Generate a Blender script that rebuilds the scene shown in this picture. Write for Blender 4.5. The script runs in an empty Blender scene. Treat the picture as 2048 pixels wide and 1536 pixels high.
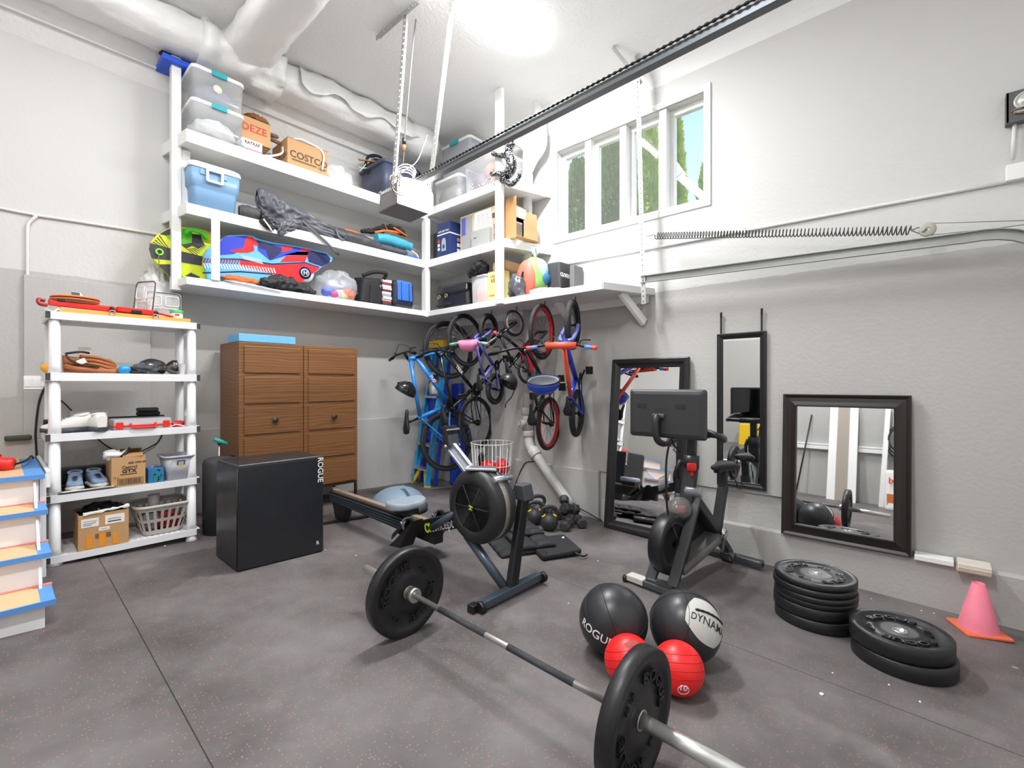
import bpy, math, random
from mathutils import Vector as V, Matrix, Euler, noise
random.seed(7)
PI = math.pi
SC = bpy.context.scene
COL = SC.collection
# ---- camera model: eye height 1.34 m, level; X runs along the left wall, Y along the right wall
EYE, TH, FPX = 1.34, .7316, 933.
FX, FY = math.cos(TH), math.sin(TH)
def _ray(u, v):
    a = (u-1024)/FPX
    return FX+FY*a, FY-FX*a, (768-v)/FPX
def PY(u, v, Y):
    x, y, s = _ray(u, v); d = Y/y
    return V((x*d, Y, EYE+s*d))
def PX(u, v, X):
    x, y, s = _ray(u, v); d = X/x
    return V((X, y*d, EYE+s*d))
def PZ(u, v, Z):
    x, y, s = _ray(u, v); d = (Z-EYE)/s
    return V((x*d, y*d, Z))
def PD(u, v, d):
    x, y, s = _ray(u, v)
    return V((x*d, y*d, EYE+s*d))
def fl(x, y):
    return -.04-.036*x+.03*y
def PF(u, v):
    x, y, s = _ray(u, v)
    d = (-1.38)/(s+.036*x-.03*y)
    return V((x*d, y*d, EYE+s*d))
# ---- colours and materials
def lin(h):
    h = h.lstrip('#')
    o = []
    for i in (0, 2, 4):
        c = int(h[i:i+2], 16)/255
        o.append(c/12.92 if c <= .04045 else ((c+.055)/1.055)**2.4)
    return (*o, 1)
MATS = {}
def M(name, hexc='#808080', rough=.5, metal=0., bump=0., bscale=60., var=0., vscale=8., emit=None, estr=0., spec=.5, coat=0., sheen=0.):
    if name in MATS: return MATS[name]
    m = bpy.data.materials.new(name); m.use_nodes = True
    nt = m.node_tree; b = nt.nodes['Principled BSDF']
    b.inputs['Base Color'].default_value = lin(hexc)
    b.inputs['Roughness'].default_value = rough
    b.inputs['Metallic'].default_value = metal
    b.inputs['Specular IOR Level'].default_value = spec
    b.inputs['Coat Weight'].default_value = coat
    b.inputs['Sheen Weight'].default_value = sheen
    tc = None
    if bump or var: tc = nt.nodes.new('ShaderNodeTexCoord')
    if var:
        n = nt.nodes.new('ShaderNodeTexNoise'); n.inputs['Scale'].default_value = vscale; n.inputs['Detail'].default_value = 5
        nt.links.new(tc.outputs['Object'], n.inputs['Vector'])
        mx = nt.nodes.new('ShaderNodeMix'); mx.data_type = 'RGBA'
        c = lin(hexc)
        mx.inputs[6].default_value = tuple(max(0, x*(1-var)) for x in c[:3])+(1,)
        mx.inputs[7].default_value = tuple(min(1, x*(1+var)) for x in c[:3])+(1,)
        nt.links.new(n.outputs['Fac'], mx.inputs[0]); nt.links.new(mx.outputs[2], b.inputs['Base Color'])
    if bump:
        n = nt.nodes.new('ShaderNodeTexNoise'); n.inputs['Scale'].default_value = bscale; n.inputs['Detail'].default_value = 4
        nt.links.new(tc.outputs['Object'], n.inputs['Vector'])
        bp = nt.nodes.new('ShaderNodeBump'); bp.inputs['Strength'].default_value = bump; bp.inputs['Distance'].default_value = .01
        nt.links.new(n.outputs['Fac'], bp.inputs['Height']); nt.links.new(bp.outputs['Normal'], b.inputs['Normal'])
    if emit:
        b.inputs['Emission Color'].default_value = lin(emit); b.inputs['Emission Strength'].default_value = estr
    MATS[name] = m
    return m
def clear(name, hexc, alpha, rough=.15):
    """see-through plastic: part transparent, part glossy plastic"""
    if name in MATS: return MATS[name]
    m = bpy.data.materials.new(name); m.use_nodes = True
    nt = m.node_tree; b = nt.nodes['Principled BSDF']
    b.inputs['Base Color'].default_value = lin(hexc); b.inputs['Roughness'].default_value = rough
    t = nt.nodes.new('ShaderNodeBsdfTransparent'); mx = nt.nodes.new('ShaderNodeMixShader'); mx.inputs[0].default_value = alpha
    nt.links.new(t.outputs[0], mx.inputs[1]); nt.links.new(b.outputs[0], mx.inputs[2])
    nt.links.new(mx.outputs[0], nt.nodes['Material Output'].inputs['Surface'])
    MATS[name] = m
    return m
# ---- mesh builder
def frame(ax):
    ax = V(ax).normalized()
    t = V((0, 0, 1)) if abs(ax.z) < .9 else V((1, 0, 0))
    u = ax.cross(t).normalized(); w = ax.cross(u).normalized()
    return u, w, ax
class MB:
    def __init__(s): s.v = []; s.f = []; s.sm = []; s.mi = []
    def add(s, vs, fs, smooth=False, mi=0):
        o = len(s.v); s.v += [V(p) for p in vs]
        for f in fs: s.f.append([i+o for i in f]); s.sm.append(smooth); s.mi.append(mi)
        return s
    def hexa(s, p, mi=0):   # 4 bottom + 4 top
        return s.add(p, [(3, 2, 1, 0), (4, 5, 6, 7), (0, 1, 5, 4), (1, 2, 6, 5), (2, 3, 7, 6), (3, 0, 4, 7)], False, mi)
    def bx(s, x0, x1, y0, y1, z0, z1, mi=0):
        return s.hexa([(x0, y0, z0), (x1, y0, z0), (x1, y1, z0), (x0, y1, z0), (x0, y0, z1), (x1, y0, z1), (x1, y1, z1), (x0, y1, z1)], mi)
    def box(s, c, d, rot=None, mi=0):
        R = rot if isinstance(rot, Matrix) else (Euler(rot).to_matrix() if rot else Matrix.Identity(3))
        c = V(c); h = V(d)/2
        q = [(-1, -1, -1), (1, -1, -1), (1, 1, -1), (-1, 1, -1), (-1, -1, 1), (1, -1, 1), (1, 1, 1), (-1, 1, 1)]
        return s.hexa([c+R@V((a*h.x, b*h.y, e*h.z)) for a, b, e in q], mi)
    def bar(s, p0, p1, w, h, up=(0, 0, 1), mi=0):
        p0, p1 = V(p0), V(p1); d = (p1-p0).normalized(); up = V(up)
        sd = d.cross(up).normalized(); uu = sd.cross(d).normalized()
        r = []
        for p in (p0, p1): r += [p-sd*w/2-uu*h/2, p+sd*w/2-uu*h/2, p+sd*w/2+uu*h/2, p-sd*w/2+uu*h/2]
        return s.hexa(r, mi)
    def tube(s, pts, r, n=8, closed=False, caps=True, mi=0):
        pts = [V(p) for p in pts]; N = len(pts)
        rr = r if isinstance(r, (list, tuple)) else [r]*N
        u = None; vs = []
        for i, p in enumerate(pts):
            a = pts[i-1] if (i > 0 or closed) else p
            b = pts[(i+1) % N] if (i < N-1 or closed) else p
            t = (b-a)
            if t.length < 1e-9: t = V((0, 0, 1))
            t.normalize()
            if u is None: u = frame(t)[0]
            else:
                u = u-t*u.dot(t)
                u = u.normalized() if u.length > 1e-6 else frame(t)[0]
            w = t.cross(u)
            for k in range(n):
                g = 2*PI*k/n; vs.append(p+(u*math.cos(g)+w*math.sin(g))*rr[i])
        fs = []
        for i in range(N if closed else N-1):
            j = (i+1) % N
            for k in range(n):
                l = (k+1) % n; fs.append((i*n+k, i*n+l, j*n+l, j*n+k))
        s.add(vs, fs, True, mi)
        if caps and not closed:
            o = len(s.v)-len(vs)
            s.f.append([o+k for k in range(n)][::-1]); s.sm.append(False); s.mi.append(mi)
            s.f.append([o+(N-1)*n+k for k in range(n)]); s.sm.append(False); s.mi.append(mi)
        return s
    def cyl(s, p0, p1, r, r1=None, n=16, mi=0):
        return s.tube([p0, p1], [r, r if r1 is None else r1], n, mi=mi)
    def lathe(s, prof, o=(0, 0, 0), ax=(0, 0, 1), n=32, mi=0, smooth=True, sx=1., sy=1.):
        u, w, a = frame(ax); o = V(o); vs = []; fs = []
        for r, h in prof:
            for k in range(n):
                g = 2*PI*k/n; vs.append(o+a*h+(u*math.cos(g)*sx+w*math.sin(g)*sy)*r)
        for i in range(len(prof)-1):
            for k in range(n):
                l = (k+1) % n; fs.append((i*n+k, i*n+l, (i+1)*n+l, (i+1)*n+k))
        return s.add(vs, fs, smooth, mi)
    def disc(s, r, o, ax, n=32, mi=0): return s.lathe([(r, 0), (1e-4, 0)], o, ax, n, mi, False)
    def sph(s, c, r, sc=(1, 1, 1), n=20, m=12, rot=None, mi=0, nz=0., nf=3., seed=0.):
        R = Euler(rot).to_matrix() if rot else Matrix.Identity(3)
        vs = []; fs = []; c = V(c)
        for i in range(m+1):
            t = PI*i/m
            for k in range(n):
                g = 2*PI*k/n; d = V((math.sin(t)*math.cos(g), math.sin(t)*math.sin(g), math.cos(t)))
                q = 1+(noise.noise(d*nf+V((seed, seed*1.7, 0)))*nz if nz else 0)
                vs.append(c+R@V((d.x*sc[0]*r*q, d.y*sc[1]*r*q, d.z*sc[2]*r*q)))
        for i in range(m):
            for k in range(n):
                l = (k+1) % n; fs.append((i*n+k, (i+1)*n+k, (i+1)*n+l, i*n+l))
        return s.add(vs, fs, True, mi)
    def tor(s, c, ax, R, r, n=40, m=8, a0=0, a1=None, mi=0, sx=1.):
        u, w, a = frame(ax); c = V(c)
        if a1 is None:
            return s.tube([c+(u*math.cos(2*PI*k/n)*sx+w*math.sin(2*PI*k/n))*R for k in range(n)], r, m, True, mi=mi)
        return s.tube([c+(u*math.cos(a0+(a1-a0)*k/n)*sx+w*math.sin(a0+(a1-a0)*k/n))*R for k in range(n+1)], r, m, mi=mi)
    def prism(s, poly, o, ux, uy, t, mi=0, smooth=False):
        """polygon in the plane (o,ux,uy) extruded by t along ux x uy"""
        o, ux, uy = V(o), V(ux), V(uy); nn = ux.cross(uy).normalized(); k = len(poly)
        a = [o+ux*p[0]+uy*p[1] for p in poly]
        return s.add(a+[p+nn*t for p in a], [list(range(k))[::-1], list(range(k, 2*k))]+[(i, (i+1) % k, k+(i+1) % k, k+i) for i in range(k)], smooth, mi)
    def grid(s, fn, nu, nv, mi=0, smooth=True, thick=0):
        vs = [V(fn(i/nu, j/nv)) for j in range(nv+1) for i in range(nu+1)]
        fs = [(j*(nu+1)+i, j*(nu+1)+i+1, (j+1)*(nu+1)+i+1, (j+1)*(nu+1)+i) for j in range(nv) for i in range(nu)]
        return s.add(vs, fs, smooth, mi)
    def text(s, txt, o, ux, uy, size, t=.001, bold=0., mi=0, arc=None, align='C', sq=1.):
        """lettering lying in the plane (o,ux,uy); arc=(radius, angle at middle) bends it round o"""
        vs, fs = text_mesh(txt, bold)
        o, ux, uy = V(o), V(ux).normalized(), V(uy).normalized(); nn = ux.cross(uy).normalized()
        x0 = min(p[0] for p in vs); x1 = max(p[0] for p in vs)
        m = {'C': (x0+x1)/2, 'L': x0, 'R': x1}[align]
        out = []
        for h in (0, t):
            for x, y in vs:
                x = (x-m)*size*sq; y2 = y*size
                if arc:
                    r = arc[0]+y2; g = arc[1]-x/arc[0]
                    out.append(o+ux*(r*math.cos(g))+uy*(r*math.sin(g))+nn*h)
                else: out.append(o+ux*x+uy*y2+nn*h)
        k = len(vs); ed = {}
        for f in fs:
            for i in range(len(f)):
                a, b = f[i], f[(i+1) % len(f)]
                if (b, a) in ed: del ed[(b, a)]
                else: ed[(a, b)] = 1
        return s.add(out, [[i+k for i in f] for f in fs]+[(a, b, b+k, a+k) for a, b in ed], False, mi)
    def xf(s, Mx):
        s.v = [Mx@p for p in s.v]; return s
_TX = {}
def text_mesh(txt, bold=0.):
    if (txt, bold) in _TX: return _TX[(txt, bold)]
    c = bpy.data.curves.new('tmp', 'FONT'); c.body = txt; c.size = 1; c.offset = bold; c.resolution_u = 3
    o = bpy.data.objects.new('tmp', c); me = bpy.data.meshes.new_from_object(o)
    r = ([(p.co.x, p.co.y) for p in me.vertices], [list(f.vertices) for f in me.polygons])
    # make all faces face +z
    out = []
    for f in r[1]:
        a = sum(r[0][f[i]][0]*r[0][f[(i+1) % len(f)]][1]-r[0][f[(i+1) % len(f)]][0]*r[0][f[i]][1] for i in range(len(f)))
        out.append(f if a > 0 else f[::-1])
    r = (r[0], out)
    bpy.data.objects.remove(o); bpy.data.curves.remove(c); bpy.data.meshes.remove(me)
    _TX[(txt, bold)] = r
    return r
# ---- objects
OFF = {}
def ob(name, mb, mats, par=None, bev=0., sub=0, off=None, seg=2, solid=0.):
    if off is None: off = OFF.get(par.name, V((0, 0, 0))) if par else V((0, 0, 0))
    me = bpy.data.meshes.new(name)
    me.from_pydata([p-off for p in mb.v], [], mb.f)
    for m in (mats if isinstance(mats, (list, tuple)) else [mats]): me.materials.append(m)
    for p, sm, mi in zip(me.polygons, mb.sm, mb.mi): p.use_smooth = sm; p.material_index = mi
    me.update()
    o = bpy.data.objects.new(name, me); COL.objects.link(o)
    if par: o.parent = par
    OFF[o.name] = off
    if solid:
        d = o.modifiers.new('thickness', 'SOLIDIFY'); d.thickness = solid; d.offset = 0
    if bev:
        d = o.modifiers.new('bevel', 'BEVEL'); d.width = bev; d.segments = seg; d.limit_method = 'ANGLE'; d.angle_limit = .6
    if sub:
        d = o.modifiers.new('smooth', 'SUBSURF'); d.levels = d.render_levels = sub
    return o
def tag(o, label, cat, group=None, kind=None):
    o['label'] = label; o['category'] = cat
    if group: o['group'] = group
    if kind: o['kind'] = kind
    return o
def thing(name, label, cat, loc=(0, 0, 0), rot=None, group=None, local=False):
    """an Empty at the thing's base; its parts are given in world places, or in its own frame if local"""
    o = bpy.data.objects.new(name, None); COL.objects.link(o); o.empty_display_size = .1
    o.location = loc
    if rot is not None: o.rotation_euler = rot if not isinstance(rot, (int, float)) else (0, 0, rot)
    OFF[o.name] = V((0, 0, 0)) if (local or rot is not None) else V(loc)
    return tag(o, label, cat, group)
def solo(name, label, cat, mb, mats, loc, group=None, local=False, rot=None, **k):
    o = ob(name, mb, mats, None, off=(V((0, 0, 0)) if local else V(loc)), **k)
    o.location = loc
    if rot is not None: o.rotation_euler = rot if not isinstance(rot, (int, float)) else (0, 0, rot)
    return tag(o, label, cat, group)
def struct(name, mb, mats, **k):
    o = ob(name, mb, mats, **k); o['kind'] = 'structure'; return o
def dup(root, loc, rot=None, label=None, name=None):
    def cp(o, par):
        c = o.copy(); COL.objects.link(c); c.parent = par
        for ch in list(o.children): cp(ch, c)
        return c
    r = cp(root, None); r.location = loc
    if rot is not None: r.rotation_euler = rot
    if label: r['label'] = label
    return r
def lerp(a, b, t): return V(a)*(1-t)+V(b)*t
def bez(pts, n=12):
    """Catmull-Rom curve through points"""
    pts = [V(p) for p in pts]; P = [pts[0]*2-pts[1]]+pts+[pts[-1]*2-pts[-2]]; out = []
    for i in range(1, len(P)-2):
        a, b, c, d = P[i-1:i+3]
        for k in range(n):
            t = k/n
            out.append(.5*((2*b)+(c-a)*t+(2*a-5*b+4*c-d)*t*t+(3*b-a-3*c+d)*t**3))
    out.append(pts[-1]); return out
def rrect(w, h, r, n=5):
    o = []
    for cx, cy, a in ((w/2-r, h/2-r, 0), (-w/2+r, h/2-r, PI/2), (-w/2+r, -h/2+r, PI), (w/2-r, -h/2+r, 1.5*PI)):
        for k in range(n+1):
            g = a+PI/2*k/n; o.append((cx+r*math.cos(g), cy+r*math.sin(g)))
    return o
def loft(secs, mb=None, mi=0, caps=True, smooth=True):
    """skin between rings (lists of equal length)"""
    mb = mb or MB(); n = len(secs[0]); vs = [V(p) for s in secs for p in s]; fs = []
    for i in range(len(secs)-1):
        for k in range(n):
            l = (k+1) % n; fs.append((i*n+k, i*n+l, (i+1)*n+l, (i+1)*n+k))
    mb.add(vs, fs, smooth, mi)
    if caps:
        o = len(mb.v)-len(vs)
        mb.f += [[o+k for k in range(n)][::-1], [o+(len(secs)-1)*n+k for k in range(n)]]; mb.sm += [False, False]; mb.mi += [mi, mi]
    return mb
EXPO, SKY, TUBE, FILL2, FILL3 = 1.7, .13, 50, 35, 4
XB, YA, XN, YN, ZC = 4.40, 5.40, -1.70, -.85, 4.62
# ---- setting materials
def wall_mat(name, axis_z=2.25, up='#D2D1CF', low='#B8B6B3', bs=.22, sc=38.):
    m = M(name, up, .75); nt = m.node_tree; b = nt.nodes['Principled BSDF']
    g = nt.nodes.new('ShaderNodeNewGeometry'); sp = nt.nodes.new('ShaderNodeSeparateXYZ')
    nt.links.new(g.outputs['Position'], sp.inputs[0])
    ns = nt.nodes.new('ShaderNodeTexNoise'); ns.inputs['Scale'].default_value = 9
    nt.links.new(g.outputs['Position'], ns.inputs['Vector'])
    ad = nt.nodes.new('ShaderNodeMath'); ad.operation = 'MULTIPLY_ADD'; ad.inputs[1].default_value = .02
    nt.links.new(ns.outputs['Fac'], ad.inputs[0]); nt.links.new(sp.outputs['Z'], ad.inputs[2])
    gt = nt.nodes.new('ShaderNodeMath'); gt.operation = 'GREATER_THAN'; gt.inputs[1].default_value = axis_z+.01
    nt.links.new(ad.outputs[0], gt.inputs[0])
    mx = nt.nodes.new('ShaderNodeMix'); mx.data_type = 'RGBA'
    mx.inputs[6].default_value = lin(low); mx.inputs[7].default_value = lin(up)
    nt.links.new(gt.outputs[0], mx.inputs[0]); nt.links.new(mx.outputs[2], b.inputs['Base Color'])
    n = nt.nodes.new('ShaderNodeTexNoise'); n.inputs['Scale'].default_value = sc; n.inputs['Detail'].default_value = 5
    nt.links.new(g.outputs['Position'], n.inputs['Vector'])
    bp = nt.nodes.new('ShaderNodeBump'); bp.inputs['Strength'].default_value = bs; bp.inputs['Distance'].default_value = .012
    nt.links.new(n.outputs['Fac'], bp.inputs['Height']); nt.links.new(bp.outputs['Normal'], b.inputs['Normal'])
    return m
WALL = wall_mat('painted stucco wall')
CEIL = wall_mat('textured white ceiling', -9, '#EFEFEE', '#EFEFEE', .6, 34.)
WHITE = M('white painted wood', '#EDEDEB', .45)
def floor_mat():
    m = M('speckled rubber floor', '#4a4544', .62); nt = m.node_tree; b = nt.nodes['Principled BSDF']; N = nt.nodes.new; L = nt.links.new
    g = N('ShaderNodeNewGeometry')
    def nz(s, d=4., r=.5):
        n = N('ShaderNodeTexNoise'); n.inputs['Scale'].default_value = s; n.inputs['Detail'].default_value = d; n.inputs['Roughness'].default_value = r
        L(g.outputs['Position'], n.inputs['Vector']); return n.outputs['Fac']
    def ramp(x, a, c):
        r = N('ShaderNodeMapRange'); r.inputs[1].default_value = a; r.inputs[2].default_value = c; L(x, r.inputs[0]); return r.outputs[0]
    def mix(f, a, c):
        x = N('ShaderNodeMix'); x.data_type = 'RGBA'; L(f, x.inputs[0])
        for k, q in ((6, a), (7, c)):
            if isinstance(q, str): x.inputs[k].default_value = lin(q)
            else: L(q, x.inputs[k])
        return x.outputs[2]
    base = mix(ramp(nz(1.3, 6, .6), .35, .68), '#4d4847', '#757171')
    base = mix(ramp(nz(3.5, 3), .6, .85), base, '#7f7c7b')
    vo = N('ShaderNodeTexVoronoi'); vo.inputs['Scale'].default_value = 85; L(g.outputs['Position'], vo.inputs['Vector'])
    sz = N('ShaderNodeMath'); sz.operation = 'LESS_THAN'; sz.inputs[1].default_value = .26; L(vo.outputs['Distance'], sz.inputs[0])
    sc = N('ShaderNodeSeparateColor'); L(vo.outputs['Color'], sc.inputs[0])
    pk = N('ShaderNodeMath'); pk.operation = 'LESS_THAN'; pk.inputs[1].default_value = .3; L(sc.outputs[0], pk.inputs[0])
    an = N('ShaderNodeMath'); an.operation = 'MULTIPLY'; L(sz.outputs[0], an.inputs[0]); L(pk.outputs[0], an.inputs[1])
    base = mix(an.outputs[0], base, '#A9705F')
    base = mix(ramp(nz(5, 2), .79, .80), base, '#A8A4A0')     # dried paint marks
    # seams of the rubber sheets
    sp = N('ShaderNodeSeparateXYZ'); L(g.outputs['Position'], sp.inputs[0])
    def seam(o, c, lo=None, src=None, lim=None):
        a = N('ShaderNodeMath'); a.operation = 'SUBTRACT'; L(sp.outputs[o], a.inputs[0]); a.inputs[1].default_value = c
        q = N('ShaderNodeMath'); q.operation = 'ABSOLUTE'; L(a.outputs[0], q.inputs[0])
        l = N('ShaderNodeMath'); l.operation = 'LESS_THAN'; L(q.outputs[0], l.inputs[0]); l.inputs[1].default_value = .0022
        return l.outputs[0]
    for o, c in SEAMS: base = mix(seam(o, c), base, '#1b1918')
    L(base, b.inputs['Base Color'])
    bp = N('ShaderNodeBump'); bp.inputs['Strength'].default_value = .25; bp.inputs['Distance'].default_value = .004
    L(nz(160, 3), bp.inputs['Height']); L(bp.outputs['Normal'], b.inputs['Normal'])
    r = N('ShaderNodeMapRange'); r.inputs[3].default_value = .42; r.inputs[4].default_value = .7; L(nz(2.2), r.inputs[0]); L(r.outputs[0], b.inputs['Roughness'])
    return m
SEAMS = [('X', PF(200, 1121).x), ('X', 2.75)]
FLOOR = floor_mat()
struct('floor', MB().grid(lambda a, c: (XN-.1+(XB-XN+.2)*a, YN-.1+(YA-YN+.2)*c, fl(XN-.1+(XB-XN+.2)*a, YN-.1+(YA-YN+.2)*c)), 6, 6, smooth=False), FLOOR)
# ---- walls (thick slabs), right wall with the window opening
WY0, WY1, WZ0, WZ1 = 1.56, 3.24, 3.04, 4.045
T = .2
struct('wall_left', MB().bx(XN-T, XB+T, YA, YA+T, -.4, ZC+.1), WALL)
w = MB()
w.bx(XB, XB+T, YN-T, WY0, -.4, ZC+.1).bx(XB, XB+T, WY1, YA+T, -.4, ZC+.1).bx(XB, XB+T, WY0, WY1, -.4, WZ0).bx(XB, XB+T, WY0, WY1, WZ1, ZC+.1)
struct('wall_right', w, WALL)
struct('wall_back', MB().bx(XN-T, XN, YN-T, YA+T, -.4, ZC+.1), WALL)
struct('wall_front', MB().bx(XN-T, XB+T, YN-T, YN, -.4, ZC+.1), WALL)
struct('ceiling', MB().bx(XN-T, XB+T, YN-T, YA+T, ZC, ZC+.15), CEIL)
# plastered cove where walls meet the ceiling
cv = MB()
n = 8
for i in range(n):
    a0, a1 = PI/2*i/n, PI/2*(i+1)/n
    def q(a): return (.36*(1-math.sin(a)), .34*(1-math.cos(a)))
    (d0, h0), (d1, h1) = q(a0), q(a1)
    cv.add([(XB-d0, YN, 4.62-h0), (XB-d1, YN, 4.62-h1), (XB-d1, YA, 4.62-h1), (XB-d0, YA, 4.62-h0)], [(0, 1, 2, 3)], True)
struct('trim_1', cv, CEIL)
struct('trim_2', MB().add([(XN, YA-.001, 4.10), (XB, YA-.001, 4.10), (XB, YA-.42, 4.62), (XN, YA-.42, 4.62)], [(0, 1, 2, 3)]), CEIL)
# stepped concrete footings along the walls
struct('trim_3', MB().bx(XN, XB, YA-.045, YA, -.4, .895), WALL, bev=.008)
struct('trim_4', MB().bx(XB-.05, XB, 2.66, YA, -.4, .40), WALL, bev=.008)
struct('trim_5', MB().bx(XB-.085, XB, YN, 2.60, -.4, .12), WALL, bev=.008)
struct('trim_6', MB().hexa([(XB, .3, .40), (XB-.02, .95, .40), (XB-.02, YA, .40), (XB, YA, .40), (XB, .3, 1.945), (XB-.02, .95, 1.945), (XB-.02, YA, 1.945), (XB, YA, 1.945)]), WALL)
struct('trim_7', MB().bx(PY(47, 700, YA).x, PY(300, 700, YA).x, YA-.03, YA, .895, PY(60, 551, YA).z), WALL, bev=.005)
# ---- window
wf = MB(); X0, X1 = XB-.015, XB+.17
wf.bx(X0, XB+.01, WY0-.06, WY0, WZ0-.06, WZ1+.06).bx(X0, XB+.01, WY1, WY1+.06, WZ0-.06, WZ1+.06)
wf.bx(X0+.001, XB+.009, WY0, WY1, WZ0-.06, WZ0).bx(X0, XB+.01, WY0, WY1, WZ1, WZ1+.06)
wi = struct('window_1', wf, WHITE, bev=.004)
mu = [2.83, 2.40, 1.965]
for c in mu: ob('mullion', MB().bx(XB+.01, X1, c-.038, c+.038, WZ0, WZ1), WHITE, wi, bev=.004)
ob('sill', MB().bx(XB-.01, X1, WY0, WY1, WZ0-.01, WZ0+.015), WHITE, wi)
eds = [WY1]+[k for c in mu for k in (c+.038, c-.038)]+[WY0]
GLASS = clear('window glass', '#FFFFFF', .04, .02)
for i in range(4):
    b, a = eds[2*i], eds[2*i+1]
    s = MB(); t = .045
    s.bx(XB+.101, X1-.011, a, a+t, WZ0+.04, WZ1-.06).bx(XB+.101, X1-.011, b-t, b, WZ0+.04, WZ1-.06).bx(XB+.10, X1-.01, a, b, WZ0, WZ0+.04).bx(XB+.10, X1-.01, a, b, WZ1-.06, WZ1)
    f = ob('sash', s, WHITE, wi, bev=.003)
    ob('pane', MB().bx(XB+.13, XB+.135, a+.02, b-.02, WZ0+.02, WZ1-.02), GLASS, f)
# ---- camera
cam = bpy.data.cameras.new('camera'); co = bpy.data.objects.new('camera', cam); COL.objects.link(co)
co.location = (0, 0, EYE); co.rotation_euler = (PI/2, 0, TH-PI/2)
cam.sensor_width = 36; cam.lens = 36*FPX/2048; cam.clip_start = .02; cam.clip_end = 500
SC.camera = co
sun = bpy.data.lights.new('sun', 'SUN'); sun.energy = 1.6; sun.angle = .01; so_ = bpy.data.objects.new('sun', sun); COL.objects.link(so_); so_.rotation_euler = (math.radians(38), 0, math.radians(-60))
# ---- light: one ceiling tube lamp, two added unseen ones, the opener's lamp, daylight
SC.view_settings.view_transform = 'Standard'; SC.view_settings.look = 'None'; SC.view_settings.gamma = 1; SC.view_settings.exposure = EXPO
SC.view_settings.use_curve_mapping = False
wd = bpy.data.worlds.new('sky'); SC.world = wd; wd.use_nodes = True
sk = wd.node_tree.nodes.new('ShaderNodeTexSky'); sk.sky_type = 'NISHITA'
sk.sun_elevation = math.radians(52); sk.sun_rotation = math.radians(200); sk.sun_disc = False; sk.altitude = 50; sk.air_density = 1.2; sk.dust_density = .3
bg = wd.node_tree.nodes['Background']; bg.inputs['Strength'].default_value = SKY
wd.node_tree.links.new(sk.outputs[0], bg.inputs['Color'])
def area(name, loc, sx, sy, power, rot=(0, 0, 0), col=(.975, .988, 1)):
    l = bpy.data.lights.new(name, 'AREA'); l.shape = 'RECTANGLE'; l.size = sx; l.size_y = sy; l.energy = power; l.color = col
    o = bpy.data.objects.new(name, l); COL.objects.link(o); o.location = loc; o.rotation_euler = rot; return o
LAMP = M('glowing diffuser', '#FFFFFF', .4, emit='#FFFFFF', estr=9.)
MATTEW = M('white enamel', '#F2F2F0', .4)
def batten(x0, x1, y, label, power):
    t = thing('ceiling_light', label, 'lamp', ((x0+x1)/2, y, ZC), group='tube lamps on the ceiling')
    ob('housing', MB().bx(x0, x1, y-.05, y+.05, ZC-.035, ZC), MATTEW, t, bev=.005)
    d = MB(); pr = [(-.055, 0), (-.05, -.03), (-.03, -.05), (0, -.056), (.03, -.05), (.05, -.03), (.055, 0)]
    loft([[(x, y+p, ZC-.03+q) for p, q in pr] for x in (x0+.005, x1-.005)], d)
    ob('diffuser', d, LAMP, t)
    area('tube', ((x0+x1)/2, y, ZC-.1), x1-x0, .1, power)
batten(2.23, 3.45, 2.82, 'long white tube lamp on the textured ceiling, end pointing to the window', TUBE)
batten(-.75, .47, 1.1, 'added unseen tube lamp on the ceiling over the open floor in front of the stairs', FILL2)  # lamp added out of view to even out the room light
batten(-.2, 1.02, 3.6, 'added unseen tube lamp on the ceiling over the white shelving and jump box', FILL3)  # another added lamp out of view, weak fill for the left side
# ================= overhead corner shelving =================
SA, SB = 4.92, 3.816            # front faces of the two runs
XL, XLB = 1.165, 1.085           # left end, front and at the wall
t = thing('storage_shelf', 'white L-shaped wooden shelving hung high in the corner, three levels', 'shelf', (3.8, 4.9, 2.225))
LV = [(2.225, 2.293, 2.225, 2.293), (2.852, 2.95, 2.86, 2.958), (3.49, 3.605, 3.532, 3.632)]
for i, (a0, a1, b0, b1) in enumerate(LV):
    u = 0 if i == 0 else .022
    m = MB().hexa([(XL, SA, a0+u), (XB, SA, a0+u), (XB, YA, a0+u), (XLB, YA, a0+u), (XL, SA, a1), (XB, SA, a1), (XB, YA, a1), (XLB, YA, a1)])
    ob('shelf', m, WHITE, t, bev=.003)
    ye, yb = (2.285, 2.06) if i == 0 else (3.53, 3.34)
    m = MB().hexa([(SB, ye, b0+u), (XB, yb, b0+u), (XB, SA, b0+u), (SB, SA, b0+u), (SB, ye, b1-.001), (XB, yb, b1-.001), (XB, SA, b1-.001), (SB, SA, b1-.001)])
    ob('shelf', m, WHITE, t, bev=.003)
    m = MB().bx(XL, SB, SA-.018, SA, a0, a1).hexa([(XL-.018, SA-.018, a0), (XL, SA-.018, a0), (XLB, YA, a0), (XLB-.018, YA, a0), (XL-.018, SA-.018, a1), (XL, SA-.018, a1), (XLB, YA, a1), (XLB-.018, YA, a1)])
    ob('front_board', m, WHITE, t, bev=.003)
    m = MB().bx(SB-.018, SB, ye-.01, SA, b0, b1).hexa([(SB-.018, ye-.018, b0), (XB, yb-.018, b0), (XB, yb, b0), (SB-.018, ye, b0), (SB-.018, ye-.018, b1), (XB, yb-.018, b1), (XB, yb, b1), (SB-.018, ye, b1)])
    ob('front_board', m, WHITE, t, bev=.003)
ob('post', MB().bx(1.075, 1.148, 5.07, 5.15, 2.19, 4.30), WHITE, t, bev=.004)
ob('post', MB().bx(1.150, 1.225, 5.10, 5.16, 2.95, 3.49), WHITE, t, bev=.004)
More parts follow.
